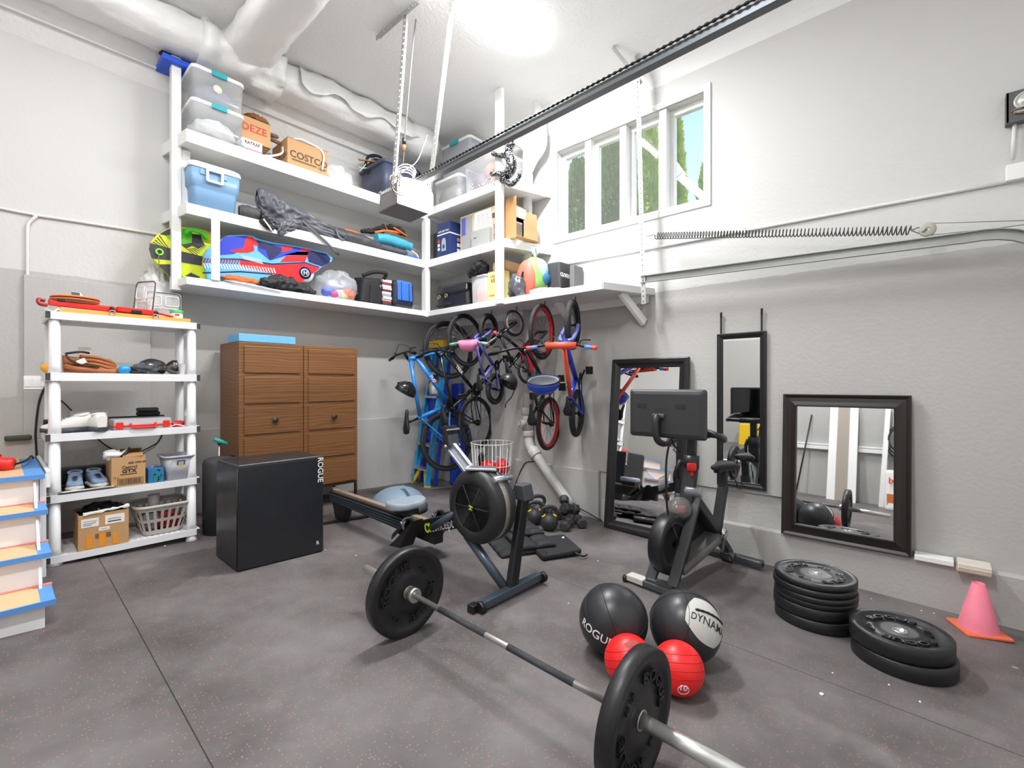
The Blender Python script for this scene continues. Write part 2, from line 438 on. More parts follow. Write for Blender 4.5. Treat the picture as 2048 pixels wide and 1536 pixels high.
ob('post', MB().bx(1.335, 1.405, SA-.036, SA-.018, 2.293, 2.852), WHITE, t, bev=.003)
ob('post', MB().bx(SB-.055, SB+.02, SA-.035, SA+.05, 2.215, 3.50), WHITE, t, bev=.004)
ob('post', MB().bx(SB-.065, SB-.018, 3.525, 3.625, 2.23, ZC), WHITE, t, bev=.004)
for y0, y1 in ((2.25, 2.14), (3.04, 2.93)):
    m = MB().bar((4.10, y0, 2.235), (XB-.03, y1, 1.955), .09, .04, (0, 1, 0)); ob('bracket', m, WHITE, t, bev=.003)
ob('cleat', MB().bx(XB-.03, XB-.012, 2.1, YA, 2.15, 2.225), WHITE, t)
# ================= pipes =================
PVC = M('white painted pipe', '#E6E6E4', .4); PVCG = M('grey painted pipe', '#BDBBB8', .45)
xp, yp = 4.27, 3.585
pt = thing('drain_pipe', 'white plastic waste pipe with branch fitting rising beside the corner shelving', 'pipe', (xp, yp, 2.2))
j = PX(1055, 300, xp); top = PX(1074, 206, 4.22); top.z = ZC
ob('upper_pipe', MB().tube([(xp, yp, 2.2), (xp, yp, j.z)], .056, 20), PVC, pt)
ob('branch_pipe', MB().tube(bez([(xp, yp, j.z-.28), PX(1070, 315, xp), PX(1085, 290, 4.25), PX(1084, 252, 4.24), PX(1076, 222, 4.22), top], 5), .052, 18), PVC, pt)
ob('stub_pipe', MB().tube([(xp, yp, j.z-.15), (xp, yp, j.z), PX(1046, 290, xp), PX(1030, 282, 4.2)], .05, 18), PVC, pt)
ob('coupling', MB().tube([(xp, yp, j.z-.52), (xp, yp, j.z-.30)], .066, 20), PVC, pt)
pl = thing('waste_pipe', 'grey painted drain pipe with clean-out plug bending diagonally down the wall', 'pipe', (xp, yp, 1))
e0 = PX(1052, 862, xp); e1 = PX(1060, 893, 4.26); e2 = PX(1142, 1012, 4.255)
ob('upper_pipe', MB().tube([(xp, yp, 2.22), (xp, yp, e0.z)], .056, 20), PVCG, pl)
ob('lower_pipe', MB().tube(bez([(xp, yp, e0.z+.02), (xp, yp-.005, e0.z-.06), e1, lerp(e1, e2, .1), lerp(e1, e2, .5), e2], 5), .056, 20), PVCG, pl)
for v0, v1, r in ((815, 829, .075), (861, 872, .073)):
    ob('collar', MB().tube([(xp, yp, PX(1055, v1, xp).z), (xp, yp, PX(1055, v0, xp).z)], r, 20), PVCG, pl, bev=.004)
ob('collar', MB().tube([lerp(e1, e2, .06), lerp(e1, e2, .17)], .072, 20), PVCG, pl, bev=.004)
ob('fitting', MB().tube([(xp, yp, e0.z), (xp, yp, PX(1055, 826, xp).z)], .066, 20), PVCG, pl)
q = PX(1050, 846, xp)
ob('cleanout_plug', MB().cyl((xp-.03, yp, q.z), (xp-.11, yp+.02, q.z), .045, n=18).box((xp-.12, yp+.022, q.z), (.03, .035, .035)), PVCG, pl)
# conduits
CON = M('white painted conduit', '#E2E1DF', .5)
def conduit(label, pts, r=.012):
    return solo('conduit', label, 'conduit', MB().tube(bez(pts, 6), r, 8), CON, pts[0])
a, b = PX(1090, 536, XB-.012), PX(2016, 363.5, XB-.012)
c = conduit('thin white conduit running level along the right wall under the window', [a, lerp(a, b, .5), b])
ob('clip', MB().box(lerp(a, b, .58), (.03, .03, .045)), CON, c)
conduit('thin white conduit along the sloping plaster above the left wall', [(-.05, 5.27, 4.23), (1, 5.27, 4.23), (2.2, 5.27, 4.23), (4.1, 5.27, 4.23)], .01)
conduit('white conduit on the left wall bending down beside the light switch', [PY(55, 560, 5.385), PY(55, 470, 5.385), PY(57, 448, 5.385), PY(72, 434, 5.385), PY(90, 433, 5.385), PY(310, 468, 5.385), PY(420, 492, 5.385)])
conduit('short straight white conduit entering from the left at the edge of the picture', [PY(-30, 410, 5.385), PY(40, 424, 5.385), PY(84, 432, 5.385)], .011)
# ================= wrapped ducts =================
DUCT = M('plastic wrapped duct', '#F1F1F0', .28, bump=.9, bscale=14)
def duct(p0, p1, w, h, wr, nn, seed, taper=None):
    p0, p1 = V(p0), V(p1); d = (p1-p0).normalized(); s = d.cross(V((0, 0, 1))).normalized(); secs = []
    for i in range(nn+1):
        f = i/nn; c = lerp(p0, p1, f); k = 1 if not taper else taper(f); r = []
        for g in range(28):
            a = 2*PI*g/28; ca, sa = math.cos(a), math.sin(a)
            x = math.copysign(abs(ca)**.75, ca)*w/2*k; z = math.copysign(abs(sa)**.75, sa)*h/2*k
            q = noise.noise(V((f*nn*.55+seed, ca*2.2, sa*2.2)))*wr
            r.append(c+s*x*(1+q)+V((0, 0, 1))*z*(1+q))
        secs.append(r)
    return loft(secs)
dk = thing('air_duct', 'fat white plastic-wrapped air duct running under the ceiling over the shelving', 'duct', (2, 5, 4.5))
ob('main_duct', duct((-.4, 5.03, 4.46), (3.92, 5.0, 4.47), .42, .32, .12, 60, 1, lambda f: 1 if f < .9 else 1+.25*math.sin((f-.9)*10*PI)), DUCT, dk)
ob('branch_duct', duct((1.62, 4.95, 4.48), (1.60, 3.0, 4.48), .42, .27, .10, 30, 9), DUCT, dk)
ob('wrap', duct((1.25, 5.0, 4.45), (1.95, 4.98, 4.45), .52, .38, .3, 14, 4), DUCT, dk)
w = MB()
pts = [(590, 150), (640, 172), (690, 200), (740, 232), (800, 262)]
w.grid(lambda a_, b_: (lambda p: V((p.x, 4.80-.05*b_+.02*math.sin(a_*23), 4.60-.20*b_-.05*math.sin(a_*19)*b_-.03*noise.noise(V((a_*14, b_*3, 0))))))(lerp((2.1, 0, 0), (3.8, 0, 0), a_)), 40, 5)
ob('torn_wrap', w, DUCT, dk, solid=.004)
# ================= garage door opener =================
GRY = M('opener grey plastic', '#777675', .5); DKM = M('dark steel', '#6E7276', .4, .5); GALV = M('galvanised steel', '#B9B9B6', .45, .5); BLK = M('black plastic', '#161617', .45)
BLKR = M('black rubber', '#1c1c1e', .6)
op = thing('garage_door_opener', 'grey garage door opener with glowing lamp and long dark rail on the ceiling straps', 'door opener', (2.5, 3.5, 2.89))
ob('housing', MB().hexa([(2.33, 3.42, 2.90), (2.68, 3.42, 2.90), (2.68, 3.72, 2.885), (2.33, 3.72, 2.885), (2.33, 3.42, 3.09), (2.68, 3.42, 3.09), (2.66, 3.72, 3.08), (2.35, 3.72, 3.08)]), GRY, op, bev=.012, seg=3)
lm = MB(); pr = [(-.172, 0), (-.172, -.05), (-.13, -.085), (0, -.105), (.13, -.085), (.172, -.05), (.172, 0)]
loft([[(2.505+x*k, 3.42+y*k2, z) for x, y in pr] for z, k, k2 in ((2.90, .97, .9), (2.92, 1, 1), (3.06, 1, 1), (3.12, .9, .7))], lm)
LAMP2 = M('glowing lamp lens', '#FFFFFF', .3, emit='#FFF8EC', estr=7.)
ob('lamp_lens', lm, LAMP2, op)
ob('lettering', MB().text('Chamberlain', (2.328, 3.58, 3.035), (0, -1, 0), (0, 0, 1), .05, .001, .01), MATTEW, op)
r0, r1 = V((2.5, 3.40, 3.11)), V((2.5, -.60, 3.215))
ob('rail', MB().bar(r0, r1, .03, .045).bar(r0-V((0, 0, .028)), r1-V((0, 0, .028)), .055, .008), DKM, op)
nl = 420
for sd in (-.034, .034):
    ob('chain', MB().tube([lerp(r0, r1, k/nl)+V((sd, 0, .022 if sd < 0 else -.012)) for k in range(nl+1)], [.0095 if (k//2) % 2 else .005 for k in range(nl+1)], 6), M('chain steel', '#2c2c2d', .4, .7), op)
def strap(p0, p1, w, par, ax=(0, 1, 0)):
    """perforated angle iron: two flanges with real punched holes"""
    p0, p1 = V(p0), V(p1); d = (p1-p0).normalized(); s = d.cross(V(ax)).normalized(); n_ = d.cross(s); m = MB()
    L = (p1-p0).length; K = max(2, int(L/.05)); h = L/K; vs = []; fs = []; ix = {}
    def vi(p):
        k = (round(p.x, 4), round(p.y, 4), round(p.z, 4))
        if k not in ix: ix[k] = len(vs); vs.append(p)
        return ix[k]
    for e, (o_, dr) in enumerate(((p0-s*w/2, s), (p0-s*w/2, n_))):
        for k in range(K):
            c = o_+dr*w/2+d*(h*(k+.5)); sq_ = [(-1, -1), (0, -1), (1, -1), (1, 0), (1, 1), (0, 1), (-1, 1), (-1, 0)]
            O = [vi(c+dr*(a*w/2)+d*(b*h/2)) for a, b in sq_]; I = [vi(c+(dr*a+d*b)*(.0085/math.hypot(a, b))) for a, b in sq_]
            for g in range(8): fs.append((O[g], O[(g+1) % 8], I[(g+1) % 8], I[g]))
    m.add(vs, fs); return ob('strap', m, GALV, par, solid=.004)
strap((2.42, 3.26, ZC-.025), (2.42, 3.86, ZC-.025), .045, op, ax=(0, 0, 1))
strap((2.43, 3.43, ZC-.03), (2.36, 3.52, 3.06), .045, op)
strap((2.64, 3.05, ZC), (2.585, 3.30, 3.07), .048, op)
# cable of the opener
WHC = M('white cable', '#DCDAD2', .5); GRC = M('grey cable', '#77736b', .5)
cb = thing('power_cable', 'grey power cable hanging from the ceiling, plugged and coiled on the opener', 'cable', (2.42, 3.4, 3.1))
pp = PY(808, 290, 3.55); 
ob('cord', MB().tube(bez([PY(836, 5, 3.45), PY(826, 90, 3.45), PY(816, 200, 3.5), PY(810, 270, 3.55), pp], 8), .006, 6), GRC, cb)
ob('plug', MB().tube([pp+V((0, 0, .06)), pp], .018, 10), BLK, cb)
ob('connector', MB().tube([pp, pp-V((0, 0, .055))], [.017, .012], 10), M('orange plug', '#E8793A', .4), cb)
ob('cord', MB().tube(bez([pp-V((0, 0, .05)), PY(806, 325, 3.5), PY(801, 350, 3.42), PY(798, 372, 3.36)], 6), .006, 6), BLK, cb)
m = MB()
for k in range(4):
    c = PY(795+3*k, 366+3*k, 3.385); m.tor(c, (.25*k-.4, 1, .35*(-1)**k), .075+.01*(k % 2), .005, 28, 6, sx=1.15)
ob('coil', m, GRC, cb)
m = MB()
for k in range(4): m.tor(PY(812, 345+3*k, 3.50), (.2, .5-.1*k, 1), .085-.007*k, .005, 28, 6)
ob('coil', m, WHC, cb)
ob('cord', MB().tube(bez([PY(800, 345, 3.5), PY(832, 325, 3.6), PY(848, 290, 3.8), PY(855, 270, 3.9)], 8), .004, 6), WHC, cb)
# ================= door track, spring =================
gt = thing('door_track', 'galvanised overhead door track hung along the right wall, curving down at its end', 'track', (4.2, 2, 2.3))
a, b = PX(1283, 560, 4.2), PX(1930, 477, 4.2)
path = [a, b]+[V((4.2, b.y-.08-.36*math.sin(k*.2), b.z-.36*(1-math.cos(k*.2)))) for k in range(8)]
m = MB()
for y, z, w_, h_ in ((0, 0, .006, .066), (-.02, .031, .04, .006), (-.02, -.031, .04, .006)):
    secs = []
    for i, p in enumerate(path):
        d = (path[min(i+1, len(path)-1)]-path[max(i-1, 0)]).normalized(); n_ = V((1, 0, 0)).cross(d) ; n_ = -n_ if n_.z < 0 else n_
        secs.append([p+V((y+e*w_/2, 0, 0))+n_*(z+g*h_/2) for e, g in ((-1, -1), (1, -1), (1, 1), (-1, 1))])
    loft(secs, m, smooth=False)
ob('rail', m, M('track steel', '#A9ABA8', .4, .55, var=.12, vscale=6), gt)
strap(PX(1272, 106, 4.24)-V((0, 0, .04)), a+V((0.004, -.01, -.24)), .045, gt)
ob('ceiling_bracket', MB().bar((4.27, 2.12, ZC-.32), (4.03, 2.3, ZC-.005), .04, .006), GALV, gt)
ob('hook', MB().tube(bez([a+V((0, .03, -.22)), a+V((0, .0, -.29)), a+V((0, -.02, -.24))], 6), .005, 6), DKM, gt)
sp = thing('extension_spring', 'long stretched coil spring with pulley above the door track', 'spring', (4.2, 1, 2.6))
a, b = PX(1312, 472, 4.2), PX(1822, 461, 4.2)
d = (b-a).normalized(); u_, w_, _ = frame(d); L = (b-a).length; N_ = 74*10
ob('coil', MB().tube([a+d*(L*k/N_)+(u_*math.cos(k*2*PI/10)+w_*math.sin(k*2*PI/10))*.029 for k in range(N_+1)], .0042, 5), M('spring steel', '#5b5957', .4, .8), sp)
pu = PX(1855, 459, 4.2)
ob('pulley', MB().lathe([(.012, -.012), (.04, -.012), (.046, -.008), (.034, 0), (.046, .008), (.04, .012), (.012, .012)], pu, (1, 0, .1), 24), M('pulley plastic', '#B9B7A9', .5), sp)
ob('fork', MB().tube([b, b+d*.04+V((0, 0, .02)), pu+V((.012, .02, .012)), pu+V((.012, 0, 0))], .004, 6).tube([b, b+d*.04-V((0, 0, .02)), pu+V((-.014, .02, -.012)), pu+V((-.014, 0, 0))], .004, 6), DKM, sp)
ob('hook', MB().tube(bez([a, a-d*.03+V((0, 0, .012)), a-d*.07, a-d*.10], 5), .004, 6), DKM, sp)
ob('cable', MB().tube([pu+V((0, 0, .04)), PX(2048, 441, 4.2), PX(2120, 434, 4.2)], .0025, 5).tube([pu+V((0, 0, -.04)), PX(1990, 457, 4.2), PX(2120, 440, 4.2)], .0025, 5), DKM, sp)
# timer and junction box
y1 = PX(2013, 200, XB-.07).y; z1, z0 = PX(2013, 187, XB-.07).z, PX(2013, 240, XB-.07).z
tb = thing('timer_switch', 'open grey timer box with round dial high on the right wall', 'timer', (XB-.05, y1-.15, z0))
ob('case', MB().bx(XB-.07, XB-.065, y1-.30, y1, z0, z1).bx(XB-.07, XB, y1-.01, y1+.002, z0-.02, z1).bx(XB-.07, XB, y1-.3, y1, z0-.025, z0), [M('timer grey', '#5d5f5f', .5)], tb)
ob('dial', MB().lathe([(.055, 0), (.055, .012), (.045, .012), (.043, .008), (.034, .008), (.032, .012), (.01, .012), (.01, .02), (.001, .02)], (XB-.07, y1-.085, z1-.075), (-1, 0, 0), 28), M('dial silver', '#CFCFCB', .4, .3), tb)
ob('terminal_strip', MB().bx(XB-.082, XB-.07, y1-.22, y1-.03, z1-.145, z1-.118), M('strip blue grey', '#AEBBC4', .4), tb)
ob('wiring', MB().tube(bez([(XB-.08, y1-.03, z0+.03), (XB-.085, y1-.08, z0+.015), (XB-.08, y1-.2, z0+.04)], 5), .004, 6).tube(bez([(XB-.08, y1-.02, z0+.04), (XB-.09, y1-.05, z0+.045), (XB-.08, y1-.07, z0+.04)], 5), .005, 6), M('copper wire', '#9C6B52', .4, .3), tb)
ob('conduit', MB().tube([(XB-.03, y1-.04, z0-.02), (XB-.03, y1-.03, z0-.25)], .011, 8), CON, tb)
z2, z3 = PX(2013, 330, XB-.05).z, PX(2013, 362, XB-.05).z
jb = solo('junction_box', 'flat white junction box on the right wall under the timer', 'junction box', MB().bx(XB-.05, XB, y1-.3, y1, z3, z2), MATTEW, (XB, y1, z3), bev=.004)
# ================= outside the window =================
leafm = M('hedge leaves', '#5E7A2E', .6, var=.45, vscale=3.); barkm = M('trunk bark', '#6b5a48', .8)
leafl = M('light leaves', '#8AA33A', .6, var=.4, vscale=3.)
def conifer(x, y, z, h, r, lab, lm_, seed, kind='conifer_tree'):
    rd = random.Random(seed); m = MB()
    tr = thing(kind, lab, 'tree', (x, y, z), group='trees outside the window')
    n_ = 5200
    for k in range(n_):
        f = rd.random(); zz = f*h; rr = r*(math.sin(min(1, (1-f)*1.25+.05)*PI*.5)**.8)*(.55+.5*rd.random()**.4)
        rr *= 1+.22*noise.noise(V((zz*1.7, seed, 0)))
        g = rd.random()*2*PI; c = V((x+rr*math.cos(g), y+rr*math.sin(g), z+zz)); s = .05+.07*rd.random()
        o_ = V((math.cos(g), math.sin(g), .9+rd.random()*.8)).normalized(); e = o_.cross(V((rd.random()-.5, rd.random()-.5, rd.random()-.5))).normalized()
        m.add([c-e*s*.5, c+o_*s*.6-e*s*.15, c+o_*s*1.2, c+e*s*.5+o_*s*.2], [(0, 1, 2, 3)])
        e2 = o_.cross(e); m.add([c-e2*s*.5, c+o_*s*1.1, c+e2*s*.5], [(0, 1, 2)])
    m.lathe([(.02, 0)]+[(r*.62*(math.sin(min(1, (1-k/10)*1.25+.05)*PI*.5)**.8)*(1+.25*noise.noise(V((k*.9, seed*2.1, 0)))), h*.93*k/10) for k in range(11)]+[(.01, h*.95)], (x, y, z), n=14)
    ob('foliage', m, lm_, tr); ob('trunk', MB().tube([(x, y, -1), (x, y, z+h*.8)], [.12, .03], 8), barkm, tr)
conifer(8.6, 5.75, 1.0, 5.2, .62, 'bushy evergreen outside the leftmost window pane', leafm, 1)
conifer(7.9, 4.56, 1.0, 5.15, .52, 'slim pointed evergreen outside the second window pane', leafm, 2)
conifer(7.6, 3.66, 1.0, 4.95, .42, 'tall evergreen outside the third window pane', leafl, 3)
conifer(8.2, 3.42, 1.0, 5.25, .24, 'narrow evergreen outside the last window pane, left of the sky', leafl, 4)
conifer(9.0, 3.12, 1.0, 4.45, .36, 'low yellow-green tree under the blue sky in the last window pane', leafl, 5)
a, b = PX(1350, 345, 6.6), PX(1412, 398, 6.6)
solo('roof_beam', 'white slanting beam outside the last window pane', 'beam', MB().bar(lerp(a, b, -.1), lerp(a, b, 1.6), .1, .12, (1, 0, 0)).bar(lerp(a, b, -.15)+V((0, 0, .1)), lerp(a, b, .2)+V((0, 0, .02)), .12, .15, (1, 0, 0)), MATTEW, a)
struct('ground', MB().bx(XB+.3, 30, -20, 30, -1.2, -1), M('lawn', '#6d7a45', .9))
# ================= shared looks =================
CARD = M('brown cardboard', '#C69A6B', .75, var=.07, vscale=3); CARDE = M('cardboard inside', '#B58A5C', .8)
PLW = M('white shelf plastic', '#EEEEF0', .4); INK = M('black ink', '#1b1b1c', .6); REDP = M('red plastic', '#E0281F', .35); PAPER = M('white paper', '#F1F0EC', .7)
BLKV = M('black vinyl', '#222429', .33, bump=.25, bscale=9, var=.3, vscale=5); TAPEB = M('blue masking tape', '#5B96DB', .55); PINE = M('pine tread', '#E2B98E', .5, var=.12, vscale=14)
TAPER = M('red masking paper', '#E8897C', .6); DGREY = M('dark grey plastic', '#3a3b40', .5); SILV = M('silver metal', '#C8C8C8', .25, .9); CHROME = M('polished chrome', '#D8D8D8', .08, 1.)
STEEL = M('brushed steel', '#B9B7B2', .3, .85)
CLP = clear('clear plastic', '#EEF1F4', .28); CLP2 = clear('frosted plastic', '#E4E7EC', .5, .3); BAGP = clear('thin plastic bag', '#F4F4F4', .35, .2)
def blob(c, d, nz=.25, nf=2.5, seed=0., n=28, m=18, flat=-.7, rot=None):
    """soft crumpled lump with a flattened underside"""
    b = MB().sph((0, 0, 0), 1, (d[0]/2, d[1]/2, d[2]/2), n, m, None, 0, nz, nf, seed)
    for p in b.v: p.z = max(p.z, flat*d[2]/2)
    zmin = min(p.z for p in b.v); R = Matrix.Rotation(rot or 0, 3, 'Z')
    b.v = [R@V((p.x, p.y, p.z-zmin))+V(c) for p in b.v]; return b
# ================= painted stairs =================
stp = thing('stairs', 'white stairs with taped wooden treads climbing to a landing at the left edge', 'stairs', (.0, 3.9, fl(0, 3.9)))
run = [(3.475, .205), (3.73, .39), (3.985, .585), (4.23, .765)]
for i, (y, z) in enumerate(run):
    zb = fl(0, y)-.02 if i == 0 else run[i-1][1]-.02
    ob('riser', MB().bx(-.95, .185+.004*i, y, y+.02, zb, z-.03), PLW, stp)
    y2 = run[i+1][0]+.02 if i < 3 else 5.35
    tr = ob('tread', MB().bx(-.95, .222, y-.035, y2, z-.03, z), PINE, stp, bev=.008)
    ob('tape', MB().bx(-.95, .224, y-.038, y-.024 if i < 3 else y-.005, z-.026, z+.0015).bx(.168 if i < 3 else .135, .223, y-.036, y2-.02 if i < 3 else 5.2, z-.005, z+.0016), TAPEB, tr)
    if i < 3: ob('masking_paper', MB().bx(-.95, .222, y2-.03, y2-.021, z, z+.006).bx(.15, .226, y2-.05, y2-.02, z, z+.008), TAPER, tr)
ob('stringer', MB().prism([(3.55, -.02), (4.3, -.02), (4.3, .735), (4.23, .735), (3.75, .36)], (.172, 0, 0), (0, 1, 0), (0, 0, 1), .012), PLW, stp)
ob('side_board', MB().bx(.205, .235, 4.30, 4.325, fl(.2, 4.3), .75), PLW, stp); ob('side_board', MB().bx(.235, .255, 4.32, 5.35, .66, .765), PLW, stp)
rt = thing('power_tool', 'red and black corded hand tool lying on the stair landing', 'tool', (.02, 4.6, .767))
ob('body', MB().tube(bez([(-.25, 4.62, .83), (-.1, 4.62, .84), (.02, 4.6, .815), (.10, 4.58, .80)], 5), [.05]*5+[.055]*5+[.045]*5+[.03], 12), REDP, rt)
ob('handle', MB().tube(bez([(-.2, 4.68, .87), (-.06, 4.66, .885), (.03, 4.62, .85)], 5), .022, 10), REDP, rt)
ob('base', MB().bx(-.25, -.03, 4.47, 4.56, .768, .835), DGREY, rt, bev=.015)
cordm = M('black cord', '#151515', .5)
solo('tool_cord', 'black cord running from the red tool up the wall behind the white shelving', 'cord', MB().tube(bez([(.10, 4.58, .80), (.16, 4.75, .80), (.2, 5.1, .79), PY(73, 925, 5.33), PY(72, 890, 5.335), PY(71, 868, 5.34), PY(74, 830, 5.35), PY(80, 797, 5.355), PY(92, 770, 5.36)], 6), .007, 6), cordm, (.1, 4.6, .8))
solo('cable', 'short black cord crossing behind the white shelf posts to the cabinet', 'cord', MB().tube(bez([PY(100, 790, 5.35), PY(130, 808, 5.35), PY(200, 882, 5.34), PY(240, 905, 5.33)], 6).tube(bez([PY(328, 856, 5.35), PY(318, 885, 5.33), PY(302, 893, 5.33), PY(290, 884, 5.33), PY(285, 872, 5.34)], 6), .005, 6) if 0 else bez([PY(100, 790, 5.35), PY(130, 808, 5.35), PY(200, 882, 5.34), PY(240, 905, 5.33), PY(262, 912, 5.33), PY(288, 900, 5.33), PY(302, 893, 5.33), PY(318, 882, 5.33), PY(330, 856, 5.35)], 6), .006, 6), cordm, PY(100, 790, 5.35))
a = PY(8, 884, 5.33)
solo('pouch', 'small dark green case lying on the wall ledge at the left edge', 'case', MB().box((a.x+.075, 5.325, .917), (.15, .05, .04)), M('dark olive plastic', '#3f4436', .5), (a.x, 5.33, .896), bev=.012, seg=3)
sw = thing('light_switch', 'white wall plate with three rocker switches beside the shelving', 'switch', PY(70, 766, 5.37))
a, b = PY(47, 779, 5.37), PY(97, 752, 5.37)
ob('plate', MB().bx(a.x, b.x, 5.364, 5.37, a.z, b.z), MATTEW, sw, bev=.002)
for k in range(3):
    x = lerp(a, b, (k+.5)/3).x; ob('rocker', MB().bx(x-.02, x+.02, 5.359, 5.364, a.z+.022, b.z-.022), PLW, sw, bev=.002)
# ================= white plastic shelving =================
PX0, PX1, PY0, PY1 = .243, 1.142, 4.48, 4.93
LZ = [(1.787, 1.84), (1.361, 1.418), (.942, .996), (.52, .572), (.104, .152)]
ps = thing('plastic_shelving', 'white five-tier plastic shelf unit against the left wall', 'shelf', ((PX0+PX1)/2, 4.7, .06))
for i, (z0, z1) in enumerate(LZ):
    m = MB(); t = .012
    m.bx(PX0, PX1, PY0, PY0+t, z0, z1).bx(PX0, PX1, PY1-t, PY1, z0, z1).bx(PX0, PX0+t, PY0+t, PY1-t, z0, z1).bx(PX1-t, PX1, PY0+t, PY1-t, z0, z1)
    zt = z1-.004
    for k in range(24): x = PX0+t+(PX1-PX0-2*t)*(k+.5)/24; m.bx(x-.0105, x+.0105, PY0+t, PY1-t, zt-.012, zt)
    for k in range(13): y = PY0+t+(PY1-PY0-2*t)*(k+.5)/13; m.bx(PX0+t, PX1-t, y-.008, y+.008, zt-.016, zt-.001)
    sh = ob('shelf', m, PLW, ps)
    for x in (PX0-.002, PX1-.022): ob('corner_clip', MB().bx(x, x+.024, PY0-.003, PY0+.02, z0+.004, z1-.002), DGREY, sh)
for x, y in ((PX0+.045, PY0+.04), (PX1-.05, PY0+.04), (PX0+.045, PY1-.04), (PX1-.05, PY1-.04)):
    m = MB()
    for i in range(4): m.tube([(x, y, LZ[i+1][1]-.01), (x, y, LZ[i+1][1]+.05), (x, y, LZ[i][0]+.01)], [.036, .033, .03], 14)
    m.tube([(x, y, fl(x, y)), (x, y, fl(x, y)+.02), (x, y, .12)], [.045, .036, .033], 14)
    ob('post', m, PLW, ps)
Z1, Z2, Z3, Z4, Z5 = [z[1]-.003 for z in LZ]
# --- top tier
solo('wooden_board', 'yellow-orange board lying along the top tier of white shelving', 'board', MB().bx(.305, 1.08, 4.49, 4.80, Z1, Z1+.032), M('varnished board', '#E9AE55', .4), (.7, 4.6, Z1), bev=.003)
zb = Z1+.033
rf = thing('folding_stand', 'red folded metal stand with clips lying on the orange board', 'stand', (.6, 4.6, zb))
ob('frame', MB().bar((.26, 4.62, zb+.045), (.62, 4.60, zb+.035), .10, .03).bar((.26, 4.52, zb+.03), (.62, 4.52, zb+.02), .03, .035), REDP, rf, bev=.006)
ob('frame', MB().bar((.62, 4.56, zb+.028), (.86, 4.56, zb+.022), .14, .04).bar((.86, 4.54, zb+.03), (.97, 4.53, zb+.008), .05, .012), REDP, rf, bev=.006)
ob('latch', MB().bx(.70, .765, 4.485, 4.50, zb+.005, zb+.03), BLK, rf, bev=.003); ob('latch', MB().bx(.30, .34, 4.50, 4.52, zb+.045, zb+.065), BLK, rf, bev=.003)
for x in (.59, .85): ob('clip', MB().tor((x, 4.485, zb-.005), (0, 1, .1), .017, .0035, 20, 6), SILV, rf); 
ob('knot', MB().sph((.59, 4.50, zb+.025), .014, (1, 1, 1.3), 10, 8), BLK, rf); ob('knot', MB().sph((.85, 4.50, zb+.025), .016, (1.2, 1, 1.2), 10, 8), BLK, rf)
ob('hook', MB().tube(bez([(.24, 4.52, zb+.04), (.21, 4.51, zb+.045), (.215, 4.5, zb+.015), (.25, 4.51, zb+.01)], 5), .012, 8), M('dark red plastic', '#A31F2A', .4), rf)
solo('folded_paper', 'small torn white leaflet under the hook of the red stand', 'paper', MB().grid(lambda a_, b_: (.23+.09*a_, 4.485+.04*b_, Z1+.005+.03*a_*b_+.012*math.sin(a_*9)), 8, 4), PAPER, (.25, 4.49, Z1), solid=.002)
ds = []
OR = M('orange plastic', '#EE7A2E', .4)
for k in range(2):
    z = zb+.066+.018*k
    solo('flying_disc', ['lower orange disc resting on the red stand', 'upper orange disc with a small gauge on it'][k], 'disc', MB().lathe([(.001, .014), (.12, .014), (.132, .010), (.136, 0), (.130, .001), (.12, .01), (.001, .01)], (.40+.004*k, 4.62, z), (0, 0, 1), 36), OR, (.4, 4.62, z), group='orange discs on the shelving')
gz = zb+.066+.018+.015
gg = thing('gauge', 'little black and white gadget on top of the orange discs', 'gadget', (.41, 4.6, gz))
ob('case', MB().hexa([(.375, 4.57, gz), (.445, 4.57, gz), (.43, 4.64, gz), (.375, 4.64, gz), (.38, 4.59, gz+.035), (.425, 4.585, gz+.035), (.42, 4.63, gz+.035), (.38, 4.63, gz+.035)]), PLW, gg, bev=.003)
ob('face', MB().box((.40, 4.577, gz+.018), (.045, .006, .028), (-.5, 0, 0)), DGREY, gg)
def tray(x, y, z, w, h, rz, tilt, lab):
    t = thing('organizer_tray', lab, 'tray', (x, y, z), (tilt, 0, rz), group='clear organizer trays')
    fr = MB(); o_ = rrect(w, h, .03); fr.prism([(a_, b_+h/2) for a_, b_ in o_], (0, .004, 0), (1, 0, 0), (0, 0, 1), .008)
    ob('panel', fr, CLP, t)
    ob('gasket', MB().tube([V((a_*.93, -.008, (b_*.93)+h/2)) for a_, b_ in o_], .004, 6, True), DGREY, t)
    for cx, cz, ww, hh in ((-.25, .68, .38, .34), (.25, .68, .38, .34), (0, .28, .75, .28)):
        ob('compartment', MB().tube([V((cx*w+a_, -.006, cz*h+b_)) for a_, b_ in rrect(ww*w, hh*h, .015)], .0035, 6, True), PLW, t)
    return t
tray(.95, 4.74, zb, .24, .235, -.15, -.08, 'clear plastic organizer tray standing upright facing the room')
tray(.80, 4.66, zb, .20, .30, -1.05, -.12, 'clear plastic organizer tray seen nearly edge-on beside the upright one')
jr = thing('jar', 'white jar with a bright green lid on the orange board', 'jar', (1.0, 4.56, zb))
ob('body', MB().lathe([(.001, 0), (.04, 0), (.042, .004), (.042, .048), (.04, .05)], (1.0, 4.56, zb), n=24), PAPER, jr)
ob('lid', MB().lathe([(.046, 0), (.046, .018), (.043, .022), (.001, .022)], (1.0, 4.56, zb+.045), n=24), M('green lid', '#3FBF6B', .35), jr)
ob('label', MB().box((.995, 4.517, zb+.028), (.03, .003, .012)), REDP, jr)
